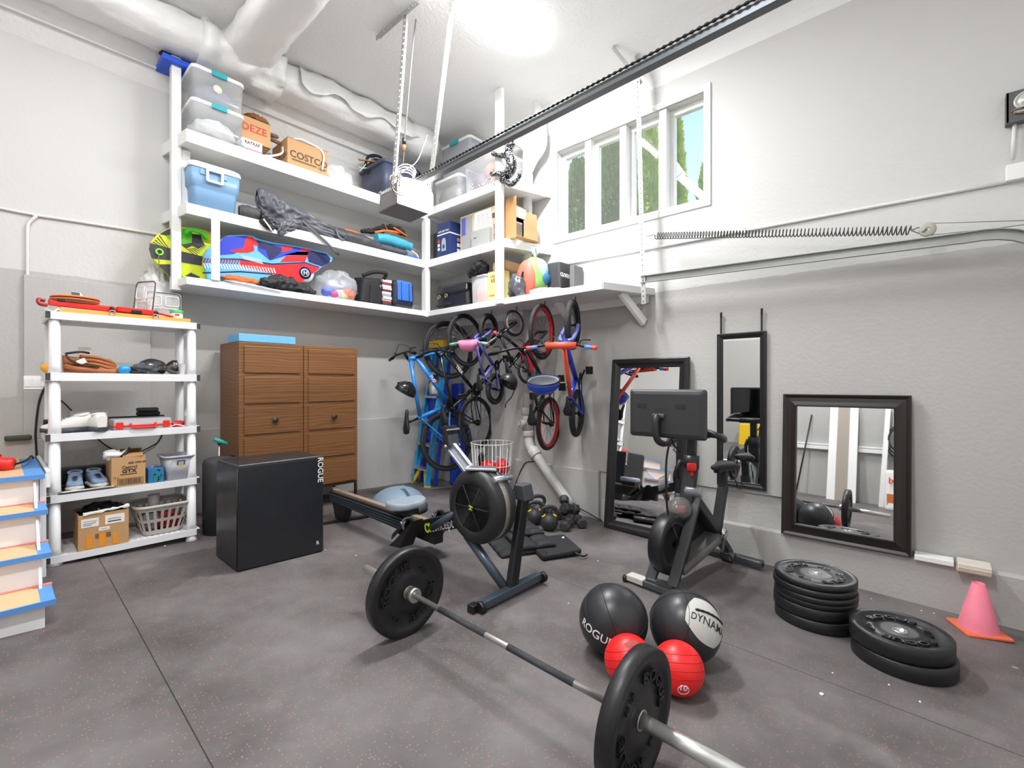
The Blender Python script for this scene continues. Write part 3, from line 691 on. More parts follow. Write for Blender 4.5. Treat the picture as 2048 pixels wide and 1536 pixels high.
# --- second tier: glove, balls, pouches, lamp
LEA = M('tan glove leather', '#A8643A', .55, var=.25, vscale=12, bump=.2, bscale=30); LEAD = M('dark lacing', '#2a2220', .6)
gl = thing('baseball_glove', 'tan leather baseball glove lying on the second tier', 'glove', (.49, 4.6, Z2))
m = MB()
def shell(lo, up, yo, w_):
    secs = []
    for k in range(13):
        f = k/12; x = .335+.30*f; prof = math.sin(PI*(f*.92+.05))**.6
        zc = lo+(up-lo)*(.55-.45*f); r = []
        for g in range(12):
            a_ = 2*PI*g/12; r.append((x, yo+math.cos(a_)*w_*prof, zc+math.sin(a_)*.028*prof+.03*(1-f)*math.cos(a_)))
        secs.append(r)
    return secs
loft(shell(Z2+.055, Z2+.14, 4.64, .10), m); loft(shell(Z2+.028, Z2+.05, 4.59, .09), m)
ob('palm', m, LEA, gl)
for k in range(4):
    z = Z2+.125-.025*k; ob('finger', MB().tube(bez([(.42, 4.55, z), (.50, 4.52, z-.006), (.57, 4.53, z-.028), (.61+.004*k, 4.56, z-.055+.008*k)], 5), [.013]*10+[.016]*5+[.011], 10), LEA, gl)
ob('thumb', MB().tube(bez([(.34, 4.55, Z2+.05), (.42, 4.51, Z2+.03), (.52, 4.52, Z2+.022), (.63, 4.55, Z2+.02)], 5), .019, 10), LEA, gl)
ob('lacing', MB().tube(bez([(.345, 4.53, Z2+.14), (.36, 4.51, Z2+.10), (.42, 4.50, Z2+.062), (.52, 4.495, Z2+.05)], 6), .007, 6).tube(bez([(.345, 4.53, Z2+.14), (.42, 4.53, Z2+.155), (.47, 4.56, Z2+.15)], 6), .009, 6), LEAD, gl)
ob('patch', MB().box((.425, 4.505, Z2+.085), (.05, .006, .035), (.1, -.5, 0)), PAPER, gl)
for x, y, c, nm, lab, r in ((.665, 4.53, '#2E9BE0', 'toy_egg', 'bright blue plastic egg beside the tan glove', .035), (.655, 4.60, '#F0B640', 'toy_egg', 'yellow egg half hidden behind the blue egg', .034), (.262, 4.56, '#F0AC2E', 'toy_egg', 'orange egg at the left end behind the shelf post', .036)):
    solo(nm, lab, 'toy egg', MB().sph((x, y, Z2+r), r, (1.15, 1, 1), 20, 14), M('shiny '+c, c, .25), (x, y, Z2), group='plastic eggs')
solo('card_box', 'small white and blue carton behind the glove', 'box', MB().bx(.43, .50, 4.72, 4.76, Z2, Z2+.20), [PAPER], (.45, 4.74, Z2))
NYL = M('black nylon', '#1d1d20', .7, bump=.5, bscale=18); CAMO = M('grey camouflage cloth', '#4c4f58', .8, var=.7, vscale=16, bump=.6, bscale=14)
solo('pouch', 'dark olive zip pouch behind the crumpled camouflage cap', 'pouch', blob((.86, 4.66, Z2), (.19, .13, .15), .08, 2, 3), M('dark olive nylon', '#33322c', .6, bump=.3, bscale=20), (.86, 4.66, Z2))
solo('cap', 'crumpled grey camouflage cap on the second tier', 'cap', blob((.80, 4.55, Z2), (.17, .11, .10), .5, 3.2, 8), CAMO, (.8, 4.55, Z2))
solo('strap_bundle', 'short black strap beside the camouflage cap', 'strap', MB().tube(bez([(.70, 4.53, Z2+.02), (.73, 4.52, Z2+.012), (.77, 4.51, Z2+.014)], 4), .014, 8), NYL, (.73, 4.52, Z2))
lp = thing('clamp_lamp', 'dark chrome clamp lamp with bell-shaped reflector on the second tier', 'lamp', (.93, 4.56, Z2))
c0, ax_ = V((.925, 4.55, Z2+.055)), V((1, -.1, .05)).normalized()
ob('reflector', MB().lathe([(.018, -.01), (.022, .0), (.045, .02), (.06, .045), (.062, .075), (.055, .078), (.05, .06), (.02, .02)], c0, ax_, 28), M('dark chrome', '#6f6b69', .12, 1.), lp)
ob('socket', MB().lathe([(.022, -.075), (.022, -.012), (.026, -.01), (.02, .0)], c0, ax_, 18), M('dark chrome', '#6f6b69', .12, 1.), lp)
ob('clamp', MB().tube(bez([c0+V((-.07, 0, 0)), c0+V((-.1, -.01, .02)), c0+V((-.12, -.02, -.01)), c0+V((-.12, -.03, -.045))], 5), .013, 8), SILV, lp)
solo('container', 'plain white container at the right end of the second tier', 'container', MB().lathe([(.04, 0), (.05, .09), (.052, .092), (.046, .088), (.04, .01)], (1.035, 4.66, Z2), n=4, smooth=False), PLW, (1.035, 4.66, Z2))
# --- shoes
def shoe(name, lab, loc, rz, upper, sole, L=.28, laces='#F0F0F0', group=None, h=.105):
    t = thing(name, lab, 'shoe', loc, rz, group)
    prof = [(-.5, .30, .85), (-.42, .42, 1), (-.25, .43, .95), (-.05, .42, .78), (.12, .46, .58), (.28, .49, .45), (.40, .42, .36), (.47, .28, .30), (.5, .1, .26)]
    so, up = [], []
    for x, w_, hh in prof:
        W = w_*.105*L/.28
        def ring(k, z0, z1, s):
            r = []
            for g in range(14):
                a_ = 2*PI*g/14; cx, cz = math.cos(a_), math.sin(a_)
                r.append((x*L*k, math.copysign(abs(cx)**.6, cx)*W*s, z0+(z1-z0)*(.5+.5*math.copysign(abs(cz)**.6, cz))))
            return r
        lift = .012*max(0, x-.2)/.3
        so.append(ring(1, lift, .034+lift*.6, 1.05)); up.append(ring(.97, .026, .03+h*hh, .93))
    ob('sole', loft(so), sole, t); ob('upper', loft(up), upper, t)
    lc = MB()
    for k in range(5):
        x = (.02+.055*k)*L; z = .03+h*(.70-.065*k)+.002; lc.tube(bez([(x, -.028, z-.012), (x+.006, 0, z), (x, .028, z-.012)], 4), .004, 6)
    ob('laces', lc, M('lace '+laces, laces, .7), t)
    ob('collar', MB().tor((-.27*L, 0, .03+h*.93), (.22, 0, 1), .036*L/.28, .010, 22, 8, sx=1.), upper, t)
    ob('opening', MB().lathe([(.001, .0), (.034*L/.28, 0)], (-.27*L, 0, .031+h*.935), (.22, 0, 1), 18), M('shoe lining', '#3b3b40', .9), t)
    return t
WSH = M('off-white shoe leather', '#E6E3DC', .5); DSO = M('dark grey sole', '#3d4046', .6, var=.3, vscale=30)
shoe('sneaker', 'white sneaker with dark sole, heel showing left of its mate', (.36, 4.60, Z3), PI+.25, WSH, DSO, .29, '#F4F2EE', 'white sneakers', .1)
shoe('sneaker', 'white sneaker with dark sole standing next to the red organizer case', (.50, 4.60, Z3), PI/2+.25, WSH, DSO, .27, '#F4F2EE', 'white sneakers', .1)
solo('drawstring_bag', 'pale grey flat box bag behind the white sneakers', 'bag', MB().bx(.39, .60, 4.74, 4.82, Z3, Z3+.145), M('pale grey fabric', '#BFC0C0', .6, bump=.4, bscale=12), (.5, 4.78, Z3), bev=.008)
solo('tray', 'long black tray at the back of the middle tier', 'tray', MB().bx(.25, .98, 4.84, 4.90, Z3, Z3+.085), BLK, (.6, 4.87, Z3), bev=.01)
tb2 = thing('organizer_case', 'red and clear plastic parts case with a carrying handle', 'case', (.76, 4.62, Z3))
ob('lid', MB().bx(.60, .955, 4.51, 4.74, Z3+.028, Z3+.08), CLP2, tb2, bev=.008)
ob('base', MB().bx(.60, .955, 4.51, 4.74, Z3+.002, Z3+.027), CLP2, tb2, bev=.006)
ob('rim', MB().bx(.597, .958, 4.506, 4.744, Z3+.024, Z3+.036), REDP, tb2, bev=.003)
ob('handle', MB().tube(bez([(.70, 4.505, Z3+.045), (.702, 4.475, Z3+.022), (.73, 4.47, Z3+.016), (.82, 4.47, Z3+.016), (.848, 4.475, Z3+.022), (.85, 4.505, Z3+.045)], 5), .008, 8), REDP, tb2)
for x in (.635, .92): ob('latch', MB().bx(x-.022, x+.022, 4.498, 4.508, Z3+.008, Z3+.06), REDP, tb2, bev=.004)
ob('dividers', MB().bx(.62, .94, 4.6, 4.604, Z3+.01, Z3+.06).bx(.7, .704, 4.53, 4.72, Z3+.01, Z3+.06).bx(.78, .784, 4.53, 4.72, Z3+.01, Z3+.06).bx(.87, .874, 4.53, 4.72, Z3+.01, Z3+.06), PLW, tb2)
ob('contents', MB().bx(.62, .69, 4.62, 4.70, Z3+.01, Z3+.045).bx(.71, .77, 4.62, 4.71, Z3+.01, Z3+.04).bx(.79, .86, 4.55, 4.59, Z3+.01, Z3+.04).bx(.88, .93, 4.62, 4.7, Z3+.01, Z3+.05), M('assorted dark parts', '#55506a', .5), tb2)
for k, (x, z, l_) in enumerate(((.87, .085, 'lower black case on the black tray'), (.865, .118, 'upper padded black case on the black tray'))):
    solo('gadget_case', l_, 'case', MB().box((x, 4.87, Z3+z+.017), (.155-.01*k, .07, .032)), [NYL, M('charcoal vinyl', '#33363c', .45)][k], (x, 4.87, Z3+z), bev=.012, seg=3, group='black cases on the tray')
cl = MB(); rd = random.Random(3)
solo('clip_bundle', 'bunch of red plastic clips next to the water bottle', 'clips', blob((1.015, 4.58, Z3), (.085, .06, .055), .6, 4, 2), REDP, (1.015, 4.58, Z3))
solo('cable_tie', 'white cable ties lying by the red clips', 'ties', MB().tube(bez([(.96, 4.55, Z3+.006), (.99, 4.53, Z3+.02), (1.03, 4.52, Z3+.01), (1.05, 4.53, Z3+.004)], 5), .004, 6), PLW, (1, 4.53, Z3))
def bottle(x, y, z, lab):
    t = thing('water_bottle', lab, 'bottle', (x, y, z))
    ob('body', MB().lathe([(.001, 0), (.03, 0), (.032, .006), (.029, .02), (.032, .03), (.029, .045), (.032, .058), (.03, .07), (.032, .08), (.032, .125), (.02, .155), (.012, .168), (.012, .178)], (x, y, z), n=24), CLP2, t)
    ob('label', MB().lathe([(.0325, .085), (.033, .118)], (x, y, z), n=24), M('bottle label green', '#BFE0C8', .5), t)
    ob('lettering', MB().text('P.S', (x-.004, y-.0335, z+.094), (1, -.12, 0), (0, 0, 1), .022, .001, .02), M('label green ink', '#2f9b5c', .5), t)
    ob('cap', MB().cyl((x, y, z+.176), (x, y, z+.19), .014, n=18), PLW, t)
bottle(1.085, 4.56, Z3, 'clear water bottle with pale green label on the middle tier')
# --- fourth tier
st_ = thing('shoe_tray', 'black boot tray holding the navy sneakers', 'tray', (.45, 4.68, Z4))
ob('bottom', MB().bx(.30, .62, 4.485, 4.86, Z4, Z4+.006), BLK, st_); ob('rim', MB().tube([V((x, y, Z4+.018)) for x, y in [(.46+a_, 4.67+b_) for a_, b_ in rrect(.33, .38, .04)]], .007, 6, True), SILV, st_)
solo('toolbox', 'low black crate at the back behind the navy sneakers', 'box', MB().bx(.30, .62, 4.80, 4.9, Z4+.03, Z4+.14), BLK, (.45, 4.85, Z4+.03), bev=.01)
NAV = M('navy and white shoe mesh', '#7F93AE', .6, var=.55, vscale=22); SOLEW = M('white and tan sole', '#DAD4C8', .55)
shoe('sneaker', 'navy and white sneaker on the boot tray, left one', (.40, 4.62, Z4+.007), -PI/2-.1, NAV, SOLEW, .27, '#24304d', 'navy sneakers', .09)
shoe('sneaker', 'navy and white sneaker on the boot tray, next to the cardboard box', (.52, 4.63, Z4+.007), -PI/2+.12, NAV, SOLEW, .27, '#24304d', 'navy sneakers', .09)
def carton(name, lab, x0, x1, y0, y1, z, h, flaps=True, mat=None, grp=None):
    t = thing(name, lab, 'box', ((x0+x1)/2, (y0+y1)/2, z), None, grp); w = .005; mat = mat or CARD
    m = MB().bx(x0, x1, y0, y0+w, z, z+h).bx(x0, x1, y1-w, y1, z, z+h).bx(x0, x0+w, y0+w, y1-w, z, z+h).bx(x1-w, x1, y0+w, y1-w, z, z+h).bx(x0, x1, y0, y1, z, z+w)
    ob('walls', m, mat, t); return t
def sides(mb): return mb
cx = carton('cardboard_box', 'brown motor-oil carton on the fourth tier, papers sticking out', .585, .785, 4.487, 4.74, Z4, .225)
yf = 4.486
ob('lettering', MB().text('SAE 10W-40', (.735, yf, Z4+.172), (1, 0, 0), (0, 0, 1), .020, .001, .02).text('Castrol', (.69, yf, Z4+.138), (1, 0, 0), (0, 0, 1), .030, .001, .01).text('GTX', (.69, yf, Z4+.106), (1, 0, 0), (0, 0, 1), .036, .001, .03, sq=1.15).bx(.635, .735, yf-.001, yf, Z4+.093, Z4+.097).text('12 x', (.612, yf, Z4+.07), (1, 0, 0), (0, 0, 1), .02), INK, cx)
m = MB().tube([V((.695+a_, yf, Z4+.04+b_)) for a_, b_ in rrect(.15, .045, .001, 1)], .0012, 4, True)
for k in range(26): m.bx(.628+.0052*k, .628+.0052*k+.0012+.0018*rd.random(), yf-.001, yf, Z4+.022, Z4+.058)
ob('barcode', m, INK, cx).__setitem__('kind', 'stuff')
ob('flap', MB().bar((.69, 4.70, Z4+.225), (.69, 4.60, Z4+.275), .19, .004), CARD, cx)
ob('flap', MB().bar((.71, 4.488, Z4+.226), (.72, 4.56, Z4+.245), .12, .003), CARDE, cx)
solo('crumpled_paper', 'crumpled white bag and paper sticking out of the motor-oil carton', 'paper', MB().sph((.60, 4.55, Z4+.24), .045, (1.2, .8, .8), 14, 10, None, 0, .7, 3.5, 5).grid(lambda a_, b_: (.60+.09*a_, 4.53+.05*b_, Z4+.215+.06*a_+.012*math.sin(a_*8+b_*5)), 6, 5), PAPER, (.6, 4.55, Z4+.21))
solo('black_tube', 'black nozzle poking out of the motor-oil carton', 'tube', MB().tube(bez([(.65, 4.52, Z4+.225), (.68, 4.54, Z4+.255), (.70, 4.56, Z4+.285)], 5), [.012]*9+[.006]*2, 8), BLK, (.66, 4.53, Z4+.22))
tx = thing('tissue_box', 'blue tissue box printed with green leaves beside the carton', 'tissue box', (.86, 4.58, Z4))
ob('box', MB().bx(.805, .905, 4.50, 4.61, Z4, Z4+.115), M('blue tissue carton', '#2C6FB3', .5), tx, bev=.003)
m = MB()
for k in range(34):
    x, z, g = .812+.086*rd.random(), Z4+.008+.095*rd.random(), rd.random()*6.3; l_ = .009+.008*rd.random()
    p = [V((x+l_*math.cos(g+q_)*s_, 4.4995, z+l_*math.sin(g+q_)*s_)) for q_, s_ in ((0, 1), (.9, .45), (PI, 1), (PI+.9, .45))]; m.add(p, [(0, 1, 2, 3)])
ob('leaf_print', m, M('print leaf green', '#1E9E5A', .5), tx).__setitem__('kind', 'stuff')
ob('tissue', MB().grid(lambda a_, b_: (.835+.05*a_, 4.54+.03*b_, Z4+.115+.025*math.sin(a_*PI)*(1-b_*.4)), 6, 4), PAPER, tx)
bn = thing('waste_bin', 'light grey plastic waste bin with a price label', 'bin', (1.02, 4.62, Z4))
def rr(cx_, cy_, z, w, h, r): return [(cx_+a_, cy_+b_, z) for a_, b_ in rrect(w, h, r)]
B = (1.005, 4.60)
ob('body', loft([rr(*B, Z4, .155, .19, .04), rr(*B, Z4+.19, .20, .25, .05), rr(*B, Z4+.19, .19, .24, .045), rr(*B, Z4+.01, .15, .18, .035)]), M('grey bin plastic', '#B7B9BF', .4), bn)
ob('rim', MB().tube([V(p) for p in rr(*B, Z4+.19, .21, .26, .05)], .008, 8, True), M('grey bin plastic', '#B7B9BF', .4), bn)
ob('label', MB().hexa([(.985, 4.498, Z4+.08), (1.04, 4.498, Z4+.08), (1.04, 4.502, Z4+.08), (.985, 4.502, Z4+.08), (.985, 4.474, Z4+.16), (1.04, 4.474, Z4+.16), (1.04, 4.48, Z4+.16), (.985, 4.48, Z4+.16)]), M('label blue', '#3d62c4', .5), bn)
ob('label_print', MB().hexa([(.995, 4.486, Z4+.115), (1.03, 4.486, Z4+.115), (1.03, 4.49, Z4+.115), (.995, 4.49, Z4+.115), (.995, 4.475, Z4+.15), (1.03, 4.475, Z4+.15), (1.03, 4.479, Z4+.15), (.995, 4.479, Z4+.15)]), M('label yellow', '#F2CF52', .5), bn)
# --- bottom tier
cb5 = carton('cardboard_box', 'big taped cardboard box full of plastic bags on the lowest tier', .405, .685, 4.487, 4.78, Z5, .255)
ob('shipping_label', MB().bx(.42, .515, yf-.001, yf+.001, Z5+.165, Z5+.225), PAPER, cb5); ob('shipping_label', MB().bx(.55, .66, yf-.001, yf+.001, Z5+.165, Z5+.23), PAPER, cb5)
ob('label', MB().bx(.515, .575, yf-.001, yf+.001, Z5+.125, Z5+.15), PAPER, cb5)
for x0, x1, h_ in ((.447, .482, .10), (.515, .555, .105), (.592, .622, .085)): ob('tape', MB().bx(x0, x1, yf-.0015, yf+.0005, Z5+.012, Z5+.012+h_*.9), M('orange packing tape', '#F09A2B', .3), cb5)
m = MB()
for k in range(16): m.bx(.497+.0055*k, .497+.0055*k+.0015+.002*rd.random(), yf-.0012, yf, Z5+.072, Z5+.108)
for x0, x1, z0, z1 in ((.43, .50, .19, .193), (.43, .48, .178, .181), (.43, .505, .205, .207), (.565, .64, .18, .187), (.565, .64, .2, .203), (.525, .565, .137, .139)): m.bx(x0, x1, yf-.002, yf, Z5+z0, Z5+z1)
ob('print', m, INK, cb5).__setitem__('kind', 'stuff')
solo('plastic_bag', 'black plastic bag stuffed in the taped cardboard box', 'bag', blob((.55, 4.66, Z5+.19), (.25, .2, .13), .35, 3, 6), M('black bin bag', '#17181a', .25, bump=.5, bscale=25), (.55, 4.66, Z5+.19))
solo('plastic_bag', 'clear crinkled plastic sheet folded over the rim of the taped box', 'bag', MB().grid(lambda a_, b_: (.43+.26*a_, 4.48+.03*b_, Z5+.252+.02*a_+.018*noise.noise(V((a_*7, b_*3, 2)))+.015*math.sin(b_*3)), 16, 5), clear('milky plastic', '#EDEFEA', .75, .25), (.55, 4.49, Z5+.25), solid=.002)
lb = thing('laundry_basket', 'grey plastic laundry basket with slotted sides on the lowest tier', 'basket', (.92, 4.68, Z5))
GB = M('warm grey basket plastic', '#BEBAB2', .45)
bc = (.915, 4.68)
lo, hi = rrect(.25, .24, .05, 4), rrect(.37, .36, .07, 4)
def bp(t_, z): 
    return [V((bc[0]+a_[0]*(1-t_)+b_[0]*t_, bc[1]+a_[1]*(1-t_)+b_[1]*t_, z)) for a_, b_ in zip(lo, hi)]
def ringpt(t_, s): 
    P = bp(t_, Z5+.005+.225*t_); n_ = len(P); per = [0]
    for i in range(n_): per.append(per[-1]+(P[(i+1) % n_]-P[i]).length)
    L_ = s*per[-1]
    for i in range(n_):
        if per[i+1] >= L_: return lerp(P[i], P[(i+1) % n_], (L_-per[i])/max(1e-6, per[i+1]-per[i]))
    return P[0]
m = MB(); NS = 26
rows = [(0, .14), (.45, .55), (.86, 1)]
for a_, b_ in rows:
    for k in range(104):
        m.add([ringpt(a_, k/104), ringpt(a_, (k+1)/104), ringpt(b_, (k+1)/104), ringpt(b_, k/104)], [(0, 1, 2, 3)])
for a_, b_ in ((.14, .45), (.55, .86)):
    for k in range(NS): m.add([ringpt(a_, (k-.2)/NS % 1), ringpt(a_, (k+.2)/NS), ringpt(b_, (k+.2)/NS), ringpt(b_, (k-.2)/NS % 1)], [(0, 1, 2, 3)])
ob('wall', m, GB, lb, solid=.005)
ob('bottom', MB().prism([(p.x, p.y) for p in bp(0, 0)], (0, 0, Z5+.002), (1, 0, 0), (0, 1, 0), .005), GB, lb)
ob('rim', MB().tube(bp(1.02, Z5+.232), .012, 8, True), GB, lb)
solo('cloth', 'dark red cloth inside the laundry basket', 'cloth', blob((.97, 4.66, Z5+.02), (.20, .2, .15), .3, 3, 4), M('dark red cloth', '#9c1f2a', .9), (.97, 4.66, Z5+.02))
solo('cloth', 'grey cloth bundle inside the laundry basket', 'cloth', blob((.85, 4.70, Z5+.02), (.16, .2, .17), .3, 3, 9), M('mid grey cloth', '#7a7878', .9), (.85, 4.7, Z5+.02))
solo('cup', 'white cup sticking up from the laundry basket', 'cup', MB().lathe([(.001, 0), (.035, 0), (.04, .12), (.037, .12), (.032, .01)], (.88, 4.72, Z5+.17), n=20), PLW, (.88, 4.72, Z5+.17))
# ================= cabinet =================
def wood():
    m = M('stained oak', '#8F5F35', .42); nt = m.node_tree; b = nt.nodes['Principled BSDF']; N = nt.nodes.new; L = nt.links.new
    tc = N('ShaderNodeTexCoord'); mp = N('ShaderNodeMapping'); mp.inputs['Scale'].default_value = (.55, 1.4, 3.2); L(tc.outputs['Object'], mp.inputs[0])
    n1 = N('ShaderNodeTexNoise'); n1.inputs['Scale'].default_value = 2.2; n1.inputs['Detail'].default_value = 3; L(mp.outputs[0], n1.inputs['Vector'])
    w_ = N('ShaderNodeTexWave'); w_.wave_type = 'BANDS'; w_.bands_direction = 'Z'; w_.inputs['Scale'].default_value = 3.4; w_.inputs['Distortion'].default_value = 16; w_.inputs['Detail'].default_value = 2.5; w_.inputs['Detail Scale'].default_value = .55; L(mp.outputs[0], w_.inputs['Vector'])
    mx = N('ShaderNodeMix'); mx.data_type = 'RGBA'; mx.inputs[6].default_value = lin('#6A4226'); mx.inputs[7].default_value = lin('#8F6138'); L(w_.outputs['Fac'], mx.inputs[0])
    m2 = N('ShaderNodeMix'); m2.data_type = 'RGBA'; m2.inputs[0].default_value = .4; L(mx.outputs[2], m2.inputs[6])
    r_ = N('ShaderNodeMix'); r_.data_type = 'RGBA'; r_.inputs[6].default_value = lin('#5F3B22'); r_.inputs[7].default_value = lin('#9C7044'); L(n1.outputs['Fac'], r_.inputs[0]); L(r_.outputs[2], m2.inputs[7])
    L(m2.outputs[2], b.inputs['Base Color']); return m
OAK = wood(); BRZ = M('bronze frame', '#4a3a2e', .4, .5)
cbn = thing('cabinet', 'brown oak two-door cabinet with drawer-like panels on a metal frame', 'cabinet', (2.137, 5.05, .03))
XC0, XC1, CY, CZ0, CZ1 = 1.533, 2.742, 4.80, .26, 1.74
ob('body', MB().bx(XC0, XC1, CY+.02, 5.33, CZ0, CZ1), OAK, cbn, bev=.004)
for s_, (x0, x1, p0, p1, kx) in enumerate(((XC0, 2.135, 1.578, 2.099, 1.847), (2.141, XC1, 2.185, 2.705, 2.455))):
    d = ob('door', MB().bx(x0+.001, x1, CY, CY+.018, CZ0+.003, CZ1-.003), OAK, cbn, bev=.003)
    for zt in (1.70, 1.407, 1.114, .82, .527): ob('panel', MB().bx(p0, p1, CY-.014, CY, zt-.252, zt), OAK, d, bev=.004)
    ob('knob', MB().lathe([(.001, .035), (.024, .034), (.028, .028), (.027, .02), (.014, .012), (.012, 0)], (kx, CY-.013, .988), (0, -1, 0), 22), M('bronze knob', '#57504a', .35, .7), d)
m = MB(); zl = CZ0
m.bx(XC0, XC1, CY+.005, CY+.03, zl-.022, zl).bx(XC0, XC1, 5.30, 5.325, zl-.022, zl).bx(XC0, XC0+.025, CY+.03, 5.30, zl-.022, zl).bx(XC1-.025, XC1, CY+.03, 5.3, zl-.022, zl)
ob('frame', m, BRZ, cbn)
for x in (XC0, XC1-.025):
    for y in (CY+.005, 5.3): ob('leg', MB().bx(x, x+.025, y, y+.025, fl(x, y), zl-.022), BRZ, cbn)
solo('foam_block', 'sky-blue foam slab lying on top of the oak cabinet', 'foam', MB().bx(1.536, 2.058, 4.803, 5.11, 1.741, 1.815), M('sky blue foam', '#74BAE6', .7), (1.8, 4.95, 1.741), bev=.004)
# ================= plyo box and neighbours =================
pb = thing('plyo_box', 'black vinyl padded jump box with white lettering', 'plyo box', (1.45, 3.8, .02))
m = MB(); bx_ = [(1.135, 3.587), (1.765, 3.600), (1.755, 4.02), (1.125, 4.015)]
def pz(x, y): return fl(x, y)+.003
secs = []
for f in (0, .02, .25, .5, .75, .97, 1):
    s_ = 1 if 0 < f < 1 else .985; cxy = (1.445, 3.805); k = 1-.012*f
    base = [V((cxy[0]+(x-cxy[0])*s_*k, cxy[1]+(y-cxy[1])*s_*k, pz(x, y)*(1-f)+.772*f)) for x, y in bx_]; r = []
    for i in range(4):
        for g in range(6): r.append(lerp(base[i], base[(i+1) % 4], g/6))
    secs.append(r)
loft(secs, m, smooth=False); ob('cover', m, BLKV, pb, bev=.012, seg=3)
ob('seam', MB().tube([secs[1][0], secs[3][0]+V((-.003, -.003, 0)), secs[5][0]], .004, 6), M('black seam', '#101113', .5), pb)
p0, p1 = V(bx_[0]+(0,)), V(bx_[1]+(0,)); ux = (p1-p0).normalized()
ob('lettering', MB().text('ROGUE', V((1.715, 3.596, .660)), (0, 0, -1), ux, .062, .002, .012, sq=.95).text('R', V((1.715, 3.597, .075)), (1, 0, 0), (0, 0, 1), .04, .002, .01), MATTEW, pb)
solo('foam_roller', 'dark upright cylinder squeezed between the shelving and the jump box', 'foam roller', MB().lathe([(.001, 0), (.125, 0), (.125, .06), (.128, .06), (.128, .60), (.115, .635), (.08, .65), (.001, .652)], (1.325, 4.62, fl(1.3, 4.6)), n=36), M('charcoal foam', '#3c3c3e', .7), (1.32, 4.62, fl(1.3, 4.6)))
tc_ = thing('bar_clamp', 'teal-handled bar clamp standing beside the oak cabinet', 'clamp', (1.47, 4.74, .7))
h0, h1 = PY(427, 878, 4.74), PY(454, 888, 4.74)
ob('grip', MB().tube([h0, lerp(h0, h1, .5), h1], [.017, .02, .015], 12), M('teal plastic', '#3AA59B', .4), tc_)
q0 = PY(438, 886, 4.75); ob('bar', MB().tube([q0+V((0, 0, .03)), V((q0.x, q0.y, fl(q0.x, q0.y)))], .008, 8), SILV, tc_)
ob('jaw', MB().box(q0+V((.005, 0, 0)), (.028, .03, .035)), BLK, tc_, bev=.003); ob('jaw', MB().box(q0+V((.06, 0, -.13)), (.12, .03, .02)), BLK, tc_, bev=.003)
# ================= things on the overhead shelving =================
SZ = [2.294, 2.951, 3.606]; SZB = [2.294, 2.959, 3.633]
def px(pts, ox, oy, s): return [(ox+a/s, oy+b/s) for a, b in pts]
def pan(mb, pts, Y, t=.002, mi=0):
    """flat shape in the upright plane at depth Y, t thick towards the room"""
    P = [PY(u, v, Y) for u, v in pts]
    a = sum(P[i].x*P[(i+1) % len(P)].z-P[(i+1) % len(P)].x*P[i].z for i in range(len(P)))
    if a < 0: P = P[::-1]
    return mb.prism([(p.x, p.z) for p in P], (0, Y, 0), (1, 0, 0), (0, 0, 1), t, mi)
def roll(path, rad, nz=.3, nf=6, seed=0, n=30, k=11, sq=1.):
    n = max(n, 30); k = 11
    """crumpled cloth sausage along a path"""
    P = bez(path, k); N_ = len(P); secs = []
    for i, p in enumerate(P):
        f = i/(N_-1)*(len(rad)-1); j = min(int(f), len(rad)-2); r = rad[j]*(1-f+j)+rad[j+1]*(f-j)
        d = (P[min(i+1, N_-1)]-P[max(i-1, 0)]).normalized(); s_ = d.cross(V((0, 0, 1))).normalized(); u_ = s_.cross(d)
        secs.append([p+(s_*math.cos(2*PI*g/n)+u_*math.sin(2*PI*g/n)*sq)*r*(1+nz*noise.noise(V((i*.35+seed*7, math.cos(2*PI*g/n)*nf*.4, math.sin(2*PI*g/n)*nf*.4)))-nz*.55*abs(noise.noise(V((i*.5+seed*3, math.cos(2*PI*g/n)*nf*.7, math.sin(2*PI*g/n)*nf*.7))))) for g in range(n)])
    return loft(secs)
def bin_(name, lab, x0, x1, y0, y1, z0, z1, latch='-Y', lid=True, grp=None, mat=None, rimm=None):
    t = thing(name, lab, 'storage bin', ((x0+x1)/2, (y0+y1)/2, z0), None, grp)
    cx, cy = (x0+x1)/2, (y0+y1)/2; w, h = x1-x0, y1-y0; mat = mat or CLP; rimm = rimm or MATTEW
    def rg(k, z, r=.05): return [(cx+a*k, cy+b*k, z) for a, b in rrect(w, h, r)]
    ob('body', loft([rg(.88, z0), rg(.92, z0+.02), rg(.97, z1-.03)]), mat, t)
    ob('rim', loft([rg(.97, z1-.035), rg(1.0, z1-.03), rg(1.0, z1-.012), rg(.985, z1)]), rimm, t)
    if latch:
        m = MB()
        if latch == '-Y': m.box((cx, y0-.008, z1-.025), (w*.28, .022, .05))
        else: m.box((x0-.008, cy, z1-.025), (.022, h*.28, .05))
        ob('latch', m, TEAL, t, bev=.006)
    return t
TEAL = M('teal latch', '#2FA3AE', .4)
GLIT = M('silver grey stuffing', '#CFCFD3', .6, var=.15, vscale=9, bump=.5, bscale=12)
b1 = bin_('storage_bin', 'lower clear bin of the stack at the left end, filled with white cloth', 1.175, 1.615, 4.87, 5.32, SZ[2], 3.90, grp='clear bins with teal latches')
b2 = bin_('storage_bin', 'upper clear bin of the stack at the left end, round cream disc inside', 1.175, 1.615, 4.87, 5.32, 3.905, 4.20, grp='clear bins with teal latches')
solo('stuffing', 'white wadding showing inside the lower clear bin', 'cloth', blob((1.39, 5.1, SZ[2]+.012), (.37, .38, .24), .25, 3, 3), GLIT, (1.39, 5.1, SZ[2]+.012))
solo('stuffing', 'slate grey fabric filling the upper clear bin', 'cloth', blob((1.395, 5.1, 3.92), (.37, .38, .26), .12, 3, 5), M('slate fabric', '#7B7F90', .7, var=.15), (1.39, 5.1, 3.92))
